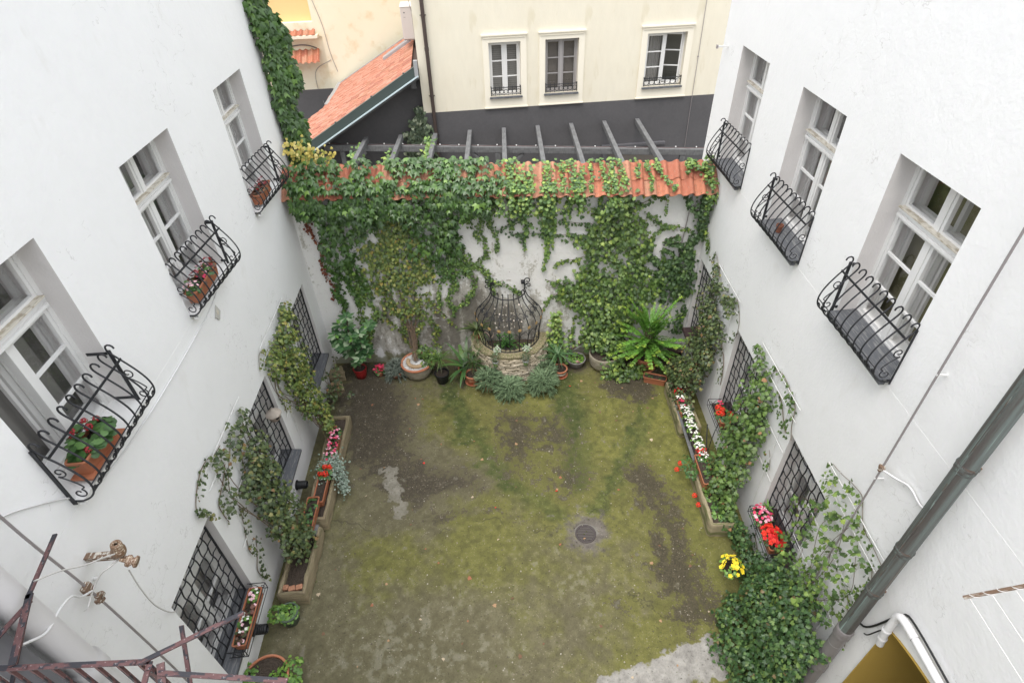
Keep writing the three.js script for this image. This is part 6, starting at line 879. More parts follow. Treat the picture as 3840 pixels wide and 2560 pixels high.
{ const T = thing('concrete_pot', 'round concrete planter buried under the overflowing ivy right of the well', 'planter', [2.15, 0.012, -10.06]); part('pot', lathe([[0.001, 0.002], [0.26, 0.002], [0.33, 0.14], [0.355, 0.32], [0.36, 0.4], [0.34, 0.42], [0.32, 0.4], [0.315, 0.3]], 40), M.potConcrete, T); part('soil', soilDisc(0.325, 0.36), M.soil, T); }
{ // big arching shrub
  const [T, y] = potted('potted_shrub', 'large bright green shrub of arching leafy sprays in a terracotta pot with saucer', 3.12, -9.95, 0.19, 0.23, 0.34, M.terra, { saucer: true, rim: 0.02, rimH: 0.06 });
  const frond = (n, L, ls) => { const pos = [], col = []; const geo = LG.wide.toNonIndexed(), gp = geo.attributes.position; const nn = [], gn = geo.attributes.normal; const q = V(0, 0, 0);
    for (let i = 0; i < n; i++) { const t = (i + 0.6) / n, a = 0.9 - 0.75 * t, P = V(0, L * t * (0.30 - 0.22 * t), L * t); const y = sstep(0.72, 1, t); const c = mixc([0.12, 0.27, 0.042], [0.30, 0.43, 0.06], y);
      for (const s of [-1, 1]) { const d = V(s * 1, rr(-0.15, 0.3), rr(0.5, 0.8)), m = leafMatrix(P, V(s * -0.25 + gauss() * 0.25, 1, -0.1 + gauss() * 0.25), d, rr(-0.15, 0.15), ls * (1 - 0.35 * t) * rr(0.85, 1.1)); const nm = new THREE.Matrix3().getNormalMatrix(m); const j = rr(0.8, 1.2); for (let k = 0; k < gp.count; k++) { q.fromBufferAttribute(gp, k).applyMatrix4(m); pos.push(q.x, q.y, q.z); q.fromBufferAttribute(gn, k).applyMatrix3(nm).normalize(); nn.push(q.x, q.y, q.z); col.push(c[0] * j, c[1] * j, c[2] * j); } } }
    const g = new THREE.BufferGeometry(); g.setAttribute('position', new THREE.Float32BufferAttribute(pos, 3)); g.setAttribute('normal', new THREE.Float32BufferAttribute(nn, 3)); g.setAttribute('color', new THREE.Float32BufferAttribute(col, 3)); return g; };
  const fr = [frond(19, 0.95, 0.105), frond(22, 1.1, 0.105), frond(15, 0.72, 0.10)], fm = mat({ vertexColors: true, roughness: 0.42 });
  for (let k = 0; k < 104; k++) { const el = -0.12 + 1.12 * rnd(), az = k * 2.4 + gauss() * 0.4, back = Math.cos(az) < -0.3; const m = part('spray', fr[Math.floor(rnd() * 3)], fm, T, [Math.sin(az) * 0.1, y + 0.15 + el * 0.75 + rr(0, 0.15), Math.cos(az) * 0.08]); m.rotation.set(0, az, 0, 'YXZ'); m.rotateX(-el * 1.15 + 0.12); m.rotateZ(rr(-0.35, 0.35)); m.scale.setScalar(rr(0.6, 0.92) * (back ? 0.6 : 1)); }
  const st = []; for (let k = 0; k < 12; k++) { const a = k * 2.4; st.push([[0, y, 0], [Math.cos(a) * 0.05, y + 0.4, Math.sin(a) * 0.05], [Math.cos(a) * 0.12, y + 0.8, Math.sin(a) * 0.12]]); } stems(T, st, 0.008, M.vine);
}
{ const T = thing('planter_box', 'terracotta planter box with dark soil standing askew on the ground in the right corner', 'planter', [3.23, 0.012, -9.42], -0.36); planterBox(T, 0.52, 0.2, 0.18, M.terraBox); clump(T, -0.1, 0.14, 0, 0.08, 0.05, 0.05, { leaves: 14, ls: 0.035, pal: GREEN, blooms: 0 }); clump(T, 0.14, 0.14, 0.02, 0.07, 0.05, 0.05, { leaves: 12, ls: 0.035, pal: GREEN, blooms: 0 }); }
{ const [T] = potted('flower_pot', 'dark brown empty pot under the far right low window', 3.88, -10.28, 0.13, 0.17, 0.28, mat({ color: C(0.045, 0.022, 0.02), roughness: 0.6 }), { category: 'pot' }); }
for (const [x, z, s, lab] of [[-4.16, -9.93, 1, 'broken carved stone lump against the left wall in the back corner'], [-4.08, -9.5, 0.85, 'second broken stone lump lying nearer along the left wall']]) {
  const T = thing('stone_block', lab, 'stone', [x, 0.012, z], 0.4); const g = new THREE.BoxGeometry(0.36 * s, 0.26 * s, 0.26 * s, 8, 6, 6), p = g.attributes.position; for (let i = 0; i < p.count; i++) { const a = p.getX(i) * 14 + 30, b = p.getY(i) * 14 + p.getZ(i) * 11 + 30, k = (fbm(a, b, 871, 3) - 0.5) * 0.14 * s; p.setXYZ(i, p.getX(i) * (1 + k * 4), p.getY(i) * (1 + k * 3) + 0.12 * s, p.getZ(i) * (1 + k * 4)); } g.computeVertexNormals(); part('stone', boxUV(g), M.trough, T); part('stone_rib', [tube([[-0.15 * s, 0.22 * s, 0.1 * s], [0, 0.3 * s, 0.06 * s], [0.15 * s, 0.24 * s, 0.1 * s]], 0.03 * s, 12, 6), tube([[-0.15 * s, 0.14 * s, 0.14 * s], [0, 0.2 * s, 0.13 * s], [0.15 * s, 0.13 * s, 0.15 * s]], 0.028 * s, 12, 6)], M.trough, T);
}
// ---------------------------------------------------------------- stone well with its iron cage
{
  const T = thing('stone_well', 'half round dry stone well against the garden wall with a mossy rim', 'well', [-0.05, 0, -10.47]), R = 0.90, nC = 11, Hc = 0.062;
  const stoneGeo = k => { const g = new THREE.BoxGeometry(1, 1, 1, 4, 2, 2), p = g.attributes.position; for (let i = 0; i < p.count; i++) { const x = p.getX(i), y = p.getY(i), z = p.getZ(i), n = fbm(x * 3 + k * 7 + 20, y * 3 + z * 5 + 20, 881 + k, 3) - 0.5, e = Math.max(Math.abs(x), Math.abs(y) * 0.9) > 0.45 ? 0.9 : 1; p.setXYZ(i, x * (1 - 0.03 * Math.abs(n)), y * e + n * 0.16, z * e + n * 0.35); } g.computeVertexNormals(); return boxUV(g); };
  const sg = [0, 1, 2, 3, 4, 5].map(stoneGeo);
  for (let c = 0; c < nC; c++) { let a = -0.06 - rr(0, 0.12); const y = 0.02 + c * Hc; while (a < Math.PI + 0.05) { const w = rr(0.12, 0.36), am = a + w / 2 / R; const m = part('stone', sg[Math.floor(rnd() * 6)], M.stone[Math.floor(rnd() * 3)], T, [Math.cos(am) * (R - 0.08 + rr(-0.02, 0.026)), y + Hc / 2, Math.sin(am) * (R - 0.08)]); m.rotation.y = Math.PI / 2 - am; m.scale.set(w - 0.02, Hc - 0.012 - rr(0, 0.006), 0.17); a += w / R; } }
  for (let k = 0; k < 13; k++) { const am = (k + 0.5) / 13 * Math.PI, m = part('rim_stone', sg[k % 6], M.mossStone, T, [Math.cos(am) * (R - 0.14), 0.735, Math.sin(am) * (R - 0.14)]); m.rotation.y = Math.PI / 2 - am; m.scale.set(0.205, 0.075, 0.27); }
  part('core_wall', grid(30, 1, (u, v) => [Math.cos(Math.PI * u) * 0.70, v * 0.74, Math.sin(Math.PI * u) * 0.70]), M.mossStone, T); part('well_fill', grid(24, 4, (u, v) => [Math.cos(Math.PI * u) * 0.7 * v, 0.56 + 0.03 * fbm(u * 8, v * 4, 5, 2), Math.sin(Math.PI * u) * 0.7 * v]), M.soil, T);
  const F = thing('fern', 'small bright green fern clump growing inside the well cage', 'plant', [-0.12, 0.58, -10.2]); rosette(F, 0, 0, 0, 34, 0.34, STRAPS, [[0.06, 0.18, 0.03, 3], [0.04, 0.12, 0.025, 3]], { w: 1.3, h: 0.1 }); const l = []; for (let i = 0; i < 130; i++) l.push({ p: V(-0.12 + gauss() * 0.11, rr(0.62, 1.0), -10.2 + gauss() * 0.08), n: V(gauss() * 0.4, 0.7, 1), d: V(gauss(), -0.7, 0.4), s: rr(0.035, 0.06), c: pick([[0.05, 0.15, 0.025], [0.075, 0.2, 0.035], [0.035, 0.1, 0.02]]) }); for (let i = 0; i < 60; i++) l.push({ p: V(0.3 + gauss() * 0.1, rr(0.6, 0.74), -10.1 + gauss() * 0.08), n: V(gauss() * 0.4, 0.9, 0.7), d: V(gauss(), -0.7, 0.4), s: rr(0.035, 0.06), c: pick(LIME) }); leafCloud(F, l, LG.oval);
  const W = thing('wrought_iron_cage', 'domed black wrought iron cage with gold rosettes standing on the stone well', 'iron cage', [-0.05, 0.76, -10.45]);
  const prof = [[0.70, 0], [0.70, 0.18], [0.735, 0.42], [0.76, 0.62], [0.70, 0.80], [0.56, 0.96], [0.44, 1.1], [0.385, 1.24], [0.375, 1.34]], rad = y => { for (let k = 0; k < prof.length - 1; k++) if (y <= prof[k + 1][1]) { const [a, b] = prof[k], [c, d] = prof[k + 1]; return a + (c - a) * (y - b) / (d - b); } return 0.375; };
  const nb = 11, ang = k => (k + 0.15) / (nb - 0.7) * Math.PI, on = (a, y, o = 0) => V(Math.cos(a) * (rad(y) + o), y, Math.sin(a) * (rad(y) + o));
  for (let k = 0; k < nb; k++) { const a = ang(k); const pts = prof.map(([r, y]) => V(Math.cos(a) * r, y, Math.sin(a) * r)); pts.push(V(Math.cos(a) * 0.40, 1.40, Math.sin(a) * 0.40), V(Math.cos(a) * 0.44, 1.39, Math.sin(a) * 0.44)); part('bar', tube(pts, 0.011, 40, 6), M.iron, W); }
  const hoop = (y, r, o = 0) => tube([...Array(25)].map((_, i) => on(0.02 + i / 24 * 3.10, y, o)), r, 60, 6);
  part('hoop', hoop(1.24, 0.014), M.iron, W); part('hoop', hoop(0.03, 0.011), M.iron, W); part('hoop', hoop(0.12, 0.006), M.iron, W);
  const ros = merge([...[0, 1, 2, 3, 4, 5].map(k => new THREE.SphereGeometry(0.022, 7, 5).scale(1, 0.75, 0.35).translate(0.027, 0, 0).rotateZ(k * 1.047)), new THREE.SphereGeometry(0.016, 8, 6)]);
  for (let k = 0; k < nb; k++) { const a = ang(k), m = part('rosette', ros, M.gold, W, on(a, 0.66, 0.02).toArray()); m.rotation.y = Math.PI / 2 - a; }
  for (let k = 0; k < nb - 1; k++) { const a0 = ang(k), a1 = ang(k + 1), mid = (a0 + a1) / 2, da = (a1 - a0) / 2;
    part('arch', tube([...Array(13)].map((_, i) => { const t = i / 12 * Math.PI; return on(mid - Math.cos(t) * da, 0.34 + 0.22 * Math.sin(t)); }), 0.007, 30, 5), M.iron, W);
    part('scroll', tube([...scroll(-0.55, 0, 0.26, 1.1, 1, -1.6, 14).reverse(), [-0.72, 0.45], [0, 0.85], [0.72, 0.45], ...scroll(0.55, 0, 0.26, 1.1, -1, Math.PI + 1.6, 14)].map(([x, y]) => on(mid + x * da, 0.87 + y * 0.10)), 0.007, 50, 5), M.iron, W);
    part('spear', new THREE.ConeGeometry(0.016, 0.09, 6).translate(0, 0.2, 0).translate(...on(mid, 0.03).setY(0).toArray()), M.iron, W); part('spear_shaft', rod(on(mid, 0.0).setY(-0.01), on(mid, 0.0).setY(0.17), 0.007, 6), M.iron, W); }
  for (const s of [-1, 1]) { part('finial', [tube([[s * 0.375, 1.3, 0.03], [s * 0.37, 1.42, 0.03], ...scroll(0.44, 1.50, 0.075, 0.95, -1, 3.3, 16).map(([x, y]) => [s * x, y, 0.03])], 0.012, 40, 6), tube([[s * 0.37, 1.36, 0.03], ...scroll(0.455, 1.38, 0.065, 0.9, -1, 3.0, 14).map(([x, y]) => [s * x, y, 0.04])], 0.010, 40, 6)], M.iron, W); part('wall_plate', box(0.09, 0.05, 0.09, s * 0.34, 1.46, 0.02), M.iron, W); }
  const S = thing('shell_chime', 'strings of pale sea shells hanging inside the iron cage', 'chime', [-0.05, 0.76, -10.1]); const sh = new THREE.SphereGeometry(0.022, 7, 5).scale(1, 1.1, 0.4); const shm = mat({ color: C(0.72, 0.64, 0.56), roughness: 0.5 });
  for (let k = 0; k < 8; k++) { const x = -0.3 + k * 0.085, y1 = rr(0.4, 0.6); part('string', rod(V(x, 1.2, rr(-0.05, 0.12)), V(x, y1, 0.05), 0.0015, 4), M.wire, S); for (let j = 0; j < 4; j++) { const m = part('shell', sh, shm, S, [x + gauss() * 0.012, y1 + j * rr(0.12, 0.2), 0.05 + gauss() * 0.02]); m.rotation.set(rr(0, 3), rr(0, 3), 0); } }
  for (const [x, lab] of [[-0.39, 'little box bush in a patterned green cup hooked on the well, the left one'], [0.29, 'little box bush in a patterned green cup hooked on the well, the right one']]) {
    const P = thing('hanging_pot', lab, 'potted plant', [x, 0.52, -9.60]); part('cup', potLathe(0.05, 0.068, 0.16, { rim: 0.004, rimH: 0.02, th: 0.006 }).pot, mat({ map: tex(128, 128, (i, j) => fbm(i / 14, j / 14, 891, 3) > 0.52 ? [0.16, 0.26, 0.05] : [0.55, 0.58, 0.48]), roughness: 0.4 }), P); part('cup_band', lathe([[0.066, 0.128], [0.0735, 0.13], [0.0745, 0.16], [0.066, 0.162]], 24), M.zinc, P);
    const l = []; for (let i = 0; i < 240; i++) { const u = V(gauss(), gauss(), gauss()).normalize(), k = 0.12 * rr(0.6, 1); l.push({ p: V(x + u.x * k * 1.1, 0.78 + u.y * k, -9.60 + u.z * k), n: u.clone().add(V(0, 0.4, 0)), d: V(gauss(), -0.3, gauss()), s: rr(0.022, 0.036), c: pick([[0.045, 0.08, 0.035, 3], [0.075, 0.115, 0.05, 3], [0.3, 0.36, 0.26, 0.8]]) }); } for (let i = 0; i < 60; i++) l.push({ p: V(x + gauss() * 0.035 + 0.03, rr(0.86, 1.0), -9.72 + gauss() * 0.03), n: V(gauss() * 0.4, 0.5, 1), d: V(gauss(), -0.6, 0), s: rr(0.04, 0.065), c: pick([[0.4, 0.48, 0.34], [0.2, 0.3, 0.15], [0.5, 0.55, 0.45]]) }); leafCloud(P, l, LG.oval); }
}
// ---------------------------------------------------------------- troughs and boxes along the left wall
{
  const tA = Math.PI / 2 + 0.03;
  const T1 = thing('stone_trough', 'long old stone trough by the left wall, the far one holding the pink begonias', 'trough', [-3.66, 0.01, -7.15], tA); stoneTrough(T1, 2.55, 0.40, 0.33, M.trough); 
  const b = (name, lab, cat, x, y, z, L) => { const T = thing(name, lab, cat, [x, y, z], tA); return T; };
  { const T = b('flower_box', 'terracotta box of pink and red begonias in the far left trough', 'flower box', -3.62, 0.30, -7.5); planterBox(T, 0.78, 0.2, 0.19, M.terraBox); for (const x of [-0.26, 0, 0.24]) clump(T, x, 0.17, 0, 0.17, 0.15, 0.13, { leaves: 42, ls: 0.055, pal: x === 0 ? BRONZE : GREEN, blooms: 22, bloom: BL.begonia, bm: [flowerM.pink, flowerM.hot, flowerM.pale], bs: 1.3 }); }
  { const T = b('flower_box', 'terracotta box with one scarlet geranium at its far end, middle of the left row', 'flower box', -3.62, 0.30, -6.55); planterBox(T, 0.8, 0.2, 0.18, M.terraBox); clump(T, 0.24, 0.17, 0.02, 0.13, 0.17, 0.12, { leaves: 40, ls: 0.08, pal: GREEN, blooms: 5, bloom: BL.umbel, bm: [flowerM.scarlet], bs: 1.25 }); }
  { const T = b('flower_box', 'terracotta box of small green seedlings resting on the wooden block', 'flower box', -3.66, 0.36, -5.9); planterBox(T, 0.66, 0.22, 0.19, M.terraBox); for (let k = 0; k < 5; k++) clump(T, -0.25 + k * 0.12, 0.16, (k % 2) * 0.06 - 0.02, 0.07, 0.06, 0.06, { leaves: 10, ls: 0.06, pal: GREEN, blooms: 0 }); }
  { const T = thing('trailing_plant', 'silver leaved trailing plant spilling over the far left trough onto the ground', 'plant', [-3.5, 0.45, -6.92]), l = []; for (let i = 0; i < 1000; i++) { const t = rnd() * 0.85, a = gauss(); const p = t < 0.5 ? V(-3.55 + gauss() * 0.11, 0.50 + gauss() * 0.04, -6.95 + gauss() * 0.13) : V(-3.42 + (t - 0.5) * 0.5 + gauss() * 0.04, 0.5 - (t - 0.5) * 0.95, -6.92 + (t - 0.5) * 0.9 + a * 0.09); if (p.y < 0.02) p.y = 0.02; l.push({ p, n: V(0.6 + gauss() * 0.4, 0.9, gauss() * 0.4), d: V(0.4, -1, gauss() * 0.4), s: rr(0.025, 0.042), c: pick([[0.22, 0.28, 0.22, 3], [0.30, 0.36, 0.30, 3], [0.14, 0.19, 0.14, 2]]) }); } leafCloud(T, l, LG.round, { rough: 0.75 }); part('stem', [0, 1, 2, 3].map(k => tube([[0, 0.02, 0], [0.08 + k * 0.02, 0.03, 0.05 * k], [0.12 + k * 0.02, -0.2, 0.05 + 0.06 * k], [0.2 + k * 0.02, -0.4, 0.2 + 0.05 * k]], 0.003, 14, 4)), M.vine, T); }
  const T2 = thing('stone_trough', 'pale stone trough by the left wall, the near one with three bricks in its end', 'trough', [-3.68, 0.01, -5.14], tA); stoneTrough(T2, 1.25, 0.46, 0.34, M.trough, 0.075);
  { const bk = mat({ map: terraT, color: C(0.9, 1.15, 1.3), roughness: 0.9, bumpMap: rep(grainB, 2), bumpScale: 0.012 }); for (let k = 0; k < 3; k++) { const q = thing('brick', ['broken pink brick in the end of the near trough, the one nearest the wall', 'broken pink brick in the end of the near trough, the middle one', 'broken pink brick in the end of the near trough, the one farthest from the wall'][k], 'brick', [-3.80 + k * 0.115, 0.31, -4.66 + (k % 2) * 0.02], rr(-0.3, 0.3)); part('brick', rbox(0.105, 0.06, 0.085, 0.012), bk, q); } }
  { const q = thing('wood_block', 'grey wooden block under the end of the seedling box', 'wood block', [-3.66, 0.19, -5.66], tA + 0.05); part('block', rbox(0.24, 0.32, 0.3, 0.012), M.beam, q); part('block_top', rbox(0.22, 0.03, 0.28, 0.008, 0, 0.155, 0), M.beam, q); }
  { const [T, y] = potted('potted_plant', 'light green herb in a grey green plastic pot on the ground before the near trough', -3.66, -4.28, 0.12, 0.155, 0.27, mat({ color: C(0.075, 0.105, 0.075), roughness: 0.5 }), { rim: 0.008, soil: 0.05 }); clump(T, 0.0, y, 0, 0.16, 0.1, 0.16, { leaves: 110, ls: 0.05, pal: LIME, blooms: 0 }); clump(T, -0.16, y + 0.03, 0.02, 0.16, 0.1, 0.14, { leaves: 110, ls: 0.045, pal: LIME, blooms: 0 }); }
  { const [T, y] = potted('potted_plant', 'green plant spreading out of a wide terracotta bowl at the bottom edge', -3.70, -3.32, 0.22, 0.32, 0.3, M.terra, { rim: 0.012 }); for (const [x, z] of [[-0.2, 0.15], [0.22, 0.05], [0.05, 0.25], [0.35, 0.15], [-0.32, -0.05], [0.32, -0.1]]) clump(T, x, y - 0.02, z, 0.2, 0.13, 0.2, { leaves: 90, ls: 0.05, pal: LIME, blooms: 0 }); }
  { const T = thing('vine_sprig', 'bare twiggy sprig with a few leaves in the left back corner by the stone lumps', 'plant', [-4.0, 0.02, -9.2]), l = [], st = []; for (let k = 0; k < 14; k++) { const e = V(gauss() * 0.25, rr(0.3, 1.0), gauss() * 0.3); st.push([[0, 0, 0], [e.x * 0.4 + gauss() * 0.06, e.y * 0.6, e.z * 0.5], [e.x, e.y, e.z]]); for (let i = 0; i < 12; i++) { const t = rr(0.4, 1); l.push({ p: V(-4.0 + e.x * t + gauss() * 0.03, 0.02 + e.y * t, -9.2 + e.z * t + gauss() * 0.04), n: V(gauss() * 0.5 + 0.4, 1, gauss() * 0.5), d: V(gauss(), -1, gauss()), s: rr(0.05, 0.09), c: pick(PAL.olive) }); } } leafCloud(T, l, LG.ivy); stems(T, st, 0.005); }
}
// ---------------------------------------------------------------- troughs and boxes along the right wall
{
  const tA = Math.PI / 2 - 0.02;
  const T1 = thing('stone_trough', 'mossy stone trough by the right wall, the far one under the flower boxes', 'trough', [3.58, 0.01, -8.4], tA); stoneTrough(T1, 1.35, 0.44, 0.33, M.mossStone);
  const T2 = thing('stone_trough', 'mossy stone trough by the right wall, the near one with open soil', 'trough', [3.52, 0.01, -6.1], tA); stoneTrough(T2, 1.3, 0.44, 0.35, M.mossStone);
  const pl = thing('plank', 'dark weathered plank bridging the two right troughs under the boxes', 'plank', [3.50, 0.345, -7.4], tA); part('board', rbox(1.9, 0.035, 0.26, 0.008), M.beam, pl);
  const boxes = [['terracotta box of red and white begonias, the farthest in the right row', -8.3, 0.72, M.terraBox, [[0.27, flowerM.red, BRONZE], [0.09, flowerM.white, GREEN], [-0.08, flowerM.hot, BRONZE], [-0.25, flowerM.white, GREEN]], 0.33], ['dark box filled with white begonias only, second in the right row', -7.62, 0.64, mat({ color: C(0.03, 0.028, 0.03), roughness: 0.6 }), [[0.2, flowerM.white, LIME], [0.0, flowerM.white, LIME], [-0.2, flowerM.white, LIME]], 0.36], ['dark brown box of white begonias with a red clump, third in the right row', -7.02, 0.58, mat({ color: C(0.05, 0.032, 0.03), roughness: 0.6 }), [[0.16, flowerM.white, LIME], [0.0, flowerM.white, LIME], [-0.14, flowerM.red, BRONZE], [-0.24, flowerM.white, LIME]], 0.36]];
  for (const [lab, z, L, m, cl, y] of boxes) { const T = thing('flower_box', lab, 'flower box', [3.50, y, z], tA); planterBox(T, L, 0.2, 0.18, m); for (const [x, fm, pal] of cl) clump(T, x, 0.16, 0, 0.12, 0.12, 0.11, { leaves: 30, ls: 0.045, pal, blooms: fm === flowerM.white ? 22 : 18, bloom: BL.begonia, bm: [fm], bs: 1.1 }); }
  { const T = thing('flower_box', 'terracotta box of bare soil and ivy geranium trailing over its outer edge', 'flower box', [3.45, 0.38, -6.5], tA); planterBox(T, 0.68, 0.23, 0.19, M.terraBox); clump(T, 0.1, 0.14, 0.14, 0.3, 0.1, 0.16, { leaves: 120, ls: 0.05, leaf: LG.ivyB, pal: GREEN, blooms: 0 }); clump(T, 0.24, 0.16, 0, 0.1, 0.08, 0.08, { leaves: 26, ls: 0.05, leaf: LG.ivyB, pal: GREEN, blooms: 0 }); for (const [x, y, z] of [[0.3, -0.02, -0.35], [0.22, -0.1, -0.42], [-0.3, -0.2, -0.2], [-0.5, -0.2, -0.18]]) { const q = part('blossom', BL.umbel, flowerM.scarlet, T, [x, y, z]); q.rotation.x = -1.4; } clump(T, 0.15, 0.05, -0.22, 0.3, 0.12, 0.16, { leaves: 110, ls: 0.055, leaf: LG.ivyB, pal: GREEN, blooms: 0 }); }
  { const T = thing('trough_plants', 'lime green seedlings and ivy shoots in the near right trough', 'plant', [3.55, 0.3, -6.0]); for (const [x, z, k] of [[-0.08, -0.1, 1], [0, 0.15, 0], [0.05, 0.4, 0], [-0.05, 0.28, 1]]) clump(T, x, 0, z, 0.12, 0.12, 0.14, { leaves: 46, ls: 0.055, leaf: k ? LG.round : LG.ivy, pal: k ? LIME : GREEN, blooms: 0 }); part('soil_mound', new THREE.SphereGeometry(0.12, 12, 8).scale(1.3, 0.35, 2).translate(0, -0.02, 0.1), M.soil, T); }
  { const T = thing('hanging_basket', 'yellow pansies in a small wire basket against the ivy on the right', 'flower basket', [3.36, 0.28, -4.66]); part('basket', [...[0, 1, 2, 3, 4, 5, 6, 7].map(k => tube([...Array(7)].map((_, i) => { const t = i / 6 * Math.PI / 2; return [Math.cos(k * 0.785) * 0.15 * Math.cos(t - Math.PI / 2 + 1.57), 0.15 - 0.15 * Math.sin(t), Math.sin(k * 0.785) * 0.15 * Math.cos(t)]; }), 0.005, 10, 5)), new THREE.TorusGeometry(0.15, 0.006, 5, 28).rotateX(Math.PI / 2).translate(0, 0.15, 0)], M.iron, T); part('soil', new THREE.SphereGeometry(0.13, 14, 8, 0, 6.283, 1.57, 1.57).translate(0, 0.15, 0), M.soil, T); part('handle', tube([[-0.15, 0.15, 0], [-0.12, 0.38, 0], [0, 0.46, 0], [0.12, 0.38, 0], [0.15, 0.15, 0]], 0.006, 20, 5), M.iron, T); clump(T, 0, 0.15, 0, 0.18, 0.14, 0.2, { leaves: 70, ls: 0.05, pal: LIME, blooms: 34, bloom: BL.pansy, bm: [flowerM.yellow], bs: 1.15 }); }
  { const T = thing('hose', 'thin black watering hoses hanging from the sill to the ground by the right wall', 'hose', [0, 0, 0]); part('hose', tube([vz(RW, -7.4, 0.85, 0.1), vz(RW, -7.3, 0.5, 0.2), vz(RW, -7.1, 0.15, 0.3), vz(RW, -6.7, 0.05, 0.35)], 0.008, 30, 5), M.blackPlastic, T); part('hose', tube([vz(RW, -7.55, 0.6, 0.25), vz(RW, -7.2, 0.3, 0.3), vz(RW, -6.9, 0.05, 0.25)], 0.012, 30, 5), M.blackPlastic, T); }
}
// ---------------------------------------------------------------- boxes on sills, sill racks, small things
function sillRack(name, label, W, s, y, L) { // wire rack that keeps a box on the sill
  const T = thing(name, label, 'flower rack', at(W, s, y, 0.09), W.turn), g = [];
  const R = (a, b) => part('rack_bar', rod(V(...a), V(...b), 0.006, 6), M.iron, T); R([-L / 2, 0.17, 0.14], [L / 2, 0.17, 0.14]); R([-L / 2, 0.02, 0.14], [L / 2, 0.02, 0.14]); for (const x of [-L / 2, L / 2]) { R([x, 0.17, 0.14], [x, 0.17, -0.12]); R([x, 0.02, 0.14], [x, 0.02, -0.12]); R([x, 0.02, 0.14], [x, 0.17, 0.14]); part('rack_scroll', tube([[x, 0.16, -0.1], [x, 0.12, -0.02], [x, 0.06, 0.02], ...scroll(0.075, 0.08, 0.04, 1, 1, 3.6, 14).map(([z, yy]) => [x, yy, z])], 0.005, 30, 5), M.iron, T); } for (const z of [-0.08, 0.03, 0.1]) R([-L / 2, 0.015, z], [L / 2, 0.015, z]); return T;
}
sillRack('flower_rack', 'black wire rack on the near left low sill holding one long box', LW, LW.s(-3.88), 0.84, 0.98);
sillRack('flower_rack', 'black wire rack on the near right low sill holding two boxes', RW, RW.s(-4.95), 0.84, 0.86);
sillRack('flower_rack', 'black wire rack on the middle right low sill with free space at its near end', RW, RW.s(-7.38), 0.84, 0.9);
function sillBox(label, W, z, y, out, L, Wd, H, fill, m = M.terraBox) { const T = thing('flower_box', label, 'flower box', at(W, W.s(z), y, out), W.turn); planterBox(T, L, Wd, H, m); fill(T, H - 0.02); return T; }
sillBox('terracotta box of dense green geranium with dark red flowers in the near left basket', LW, -3.62, 4.89, 0.03, 0.56, 0.19, 0.18, (T, y) => { part('tray', box(0.62, 0.02, 0.21, 0, -0.012, 0), M.terraBox, T); clump(T, 0.02, y, 0, 0.27, 0.17, 0.14, { leaves: 170, ls: 0.085, pal: GREEN, blooms: 7, bloom: BL.umbel, bm: [flowerM.dark], bs: 0.8 }); });
sillBox('long terracotta box of red and pale pink begonias in the middle left basket', LW, -6.5, 4.87, 0.02, 0.78, 0.18, 0.18, (T, y) => { for (const [x, b] of [[0.3, [flowerM.dark]], [0.12, [flowerM.pale]], [-0.08, [flowerM.hot, flowerM.dark]], [-0.29, [flowerM.pale]]]) clump(T, x, y, 0, 0.12, 0.13, 0.1, { leaves: 34, ls: 0.055, pal: b.length > 1 || b[0] === flowerM.dark ? BRONZE : GREEN, blooms: 16, bm: b, bs: 1.1 }); });
sillBox('terracotta box of dull pink begonias in the far left basket', LW, -9.35, 4.87, 0.02, 0.66, 0.18, 0.18, (T, y) => { for (const x of [-0.2, 0, 0.2]) clump(T, x, y, 0, 0.13, 0.12, 0.1, { leaves: 34, ls: 0.055, pal: BRONZE, blooms: 14, bm: [flowerM.pale, flowerM.dark], bs: 1.1 }); });
sillBox('long terracotta box with pale pink begonias and bronze leaves on the near left low sill', LW, -3.88, 0.86, 0.12, 0.84, 0.2, 0.17, (T, y) => { for (const [x, p, n] of [[0.3, LIME, 14], [0.1, BRONZE, 2], [-0.12, LIME, 12], [-0.3, BRONZE, 5]]) clump(T, x, y - 0.02, 0, 0.11, 0.11, 0.08, { leaves: 30, ls: 0.055, pal: p, blooms: n, bm: [flowerM.pale, flowerM.white], bs: 1.15 }); });
sillBox('terracotta box of striped pink impatiens, the farther one on the near right low sill', RW, -5.15, 0.86, 0.1, 0.4, 0.2, 0.17, (T, y) => { clump(T, 0, y, 0.02, 0.22, 0.16, 0.16, { leaves: 60, ls: 0.06, leaf: LG.oval, pal: GREEN, blooms: 46, bloom: BL.impatiens, bm: [flowerM.pink, flowerM.pale, flowerM.hot], bs: 1.0 }); rosette(T, -0.1, y + 0.1, -0.08, 8, 0.14, [WIDE[1]], LIME, { w: 1.6 }); });
sillBox('terracotta box crowded with bright red impatiens on the near right low sill', RW, -4.76, 0.86, 0.1, 0.38, 0.2, 0.17, (T, y) => clump(T, 0, y, 0.0, 0.24, 0.17, 0.17, { leaves: 80, ls: 0.065, leaf: LG.oval, pal: [[0.03, 0.07, 0.025, 3], [0.05, 0.11, 0.03, 2]], blooms: 72, bloom: BL.impatiens, bm: [flowerM.red, flowerM.scarlet], bs: 1.25 }));
sillBox('terracotta box of round leaved geranium with two red heads on the middle right low sill', RW, -7.38, 0.86, 0.08, 0.42, 0.2, 0.17, (T, y) => { clump(T, 0, y, 0, 0.19, 0.14, 0.12, { leaves: 70, ls: 0.075, pal: GREEN, blooms: 5, bloom: BL.umbel, bm: [flowerM.scarlet], bs: 1.2 }); clump(T, -0.2, y + 0.12, 0.02, 0.05, 0.06, 0.05, { leaves: 3, ls: 0.05, pal: GREEN, blooms: 7, bm: [flowerM.hot], bs: 1.1 }); });
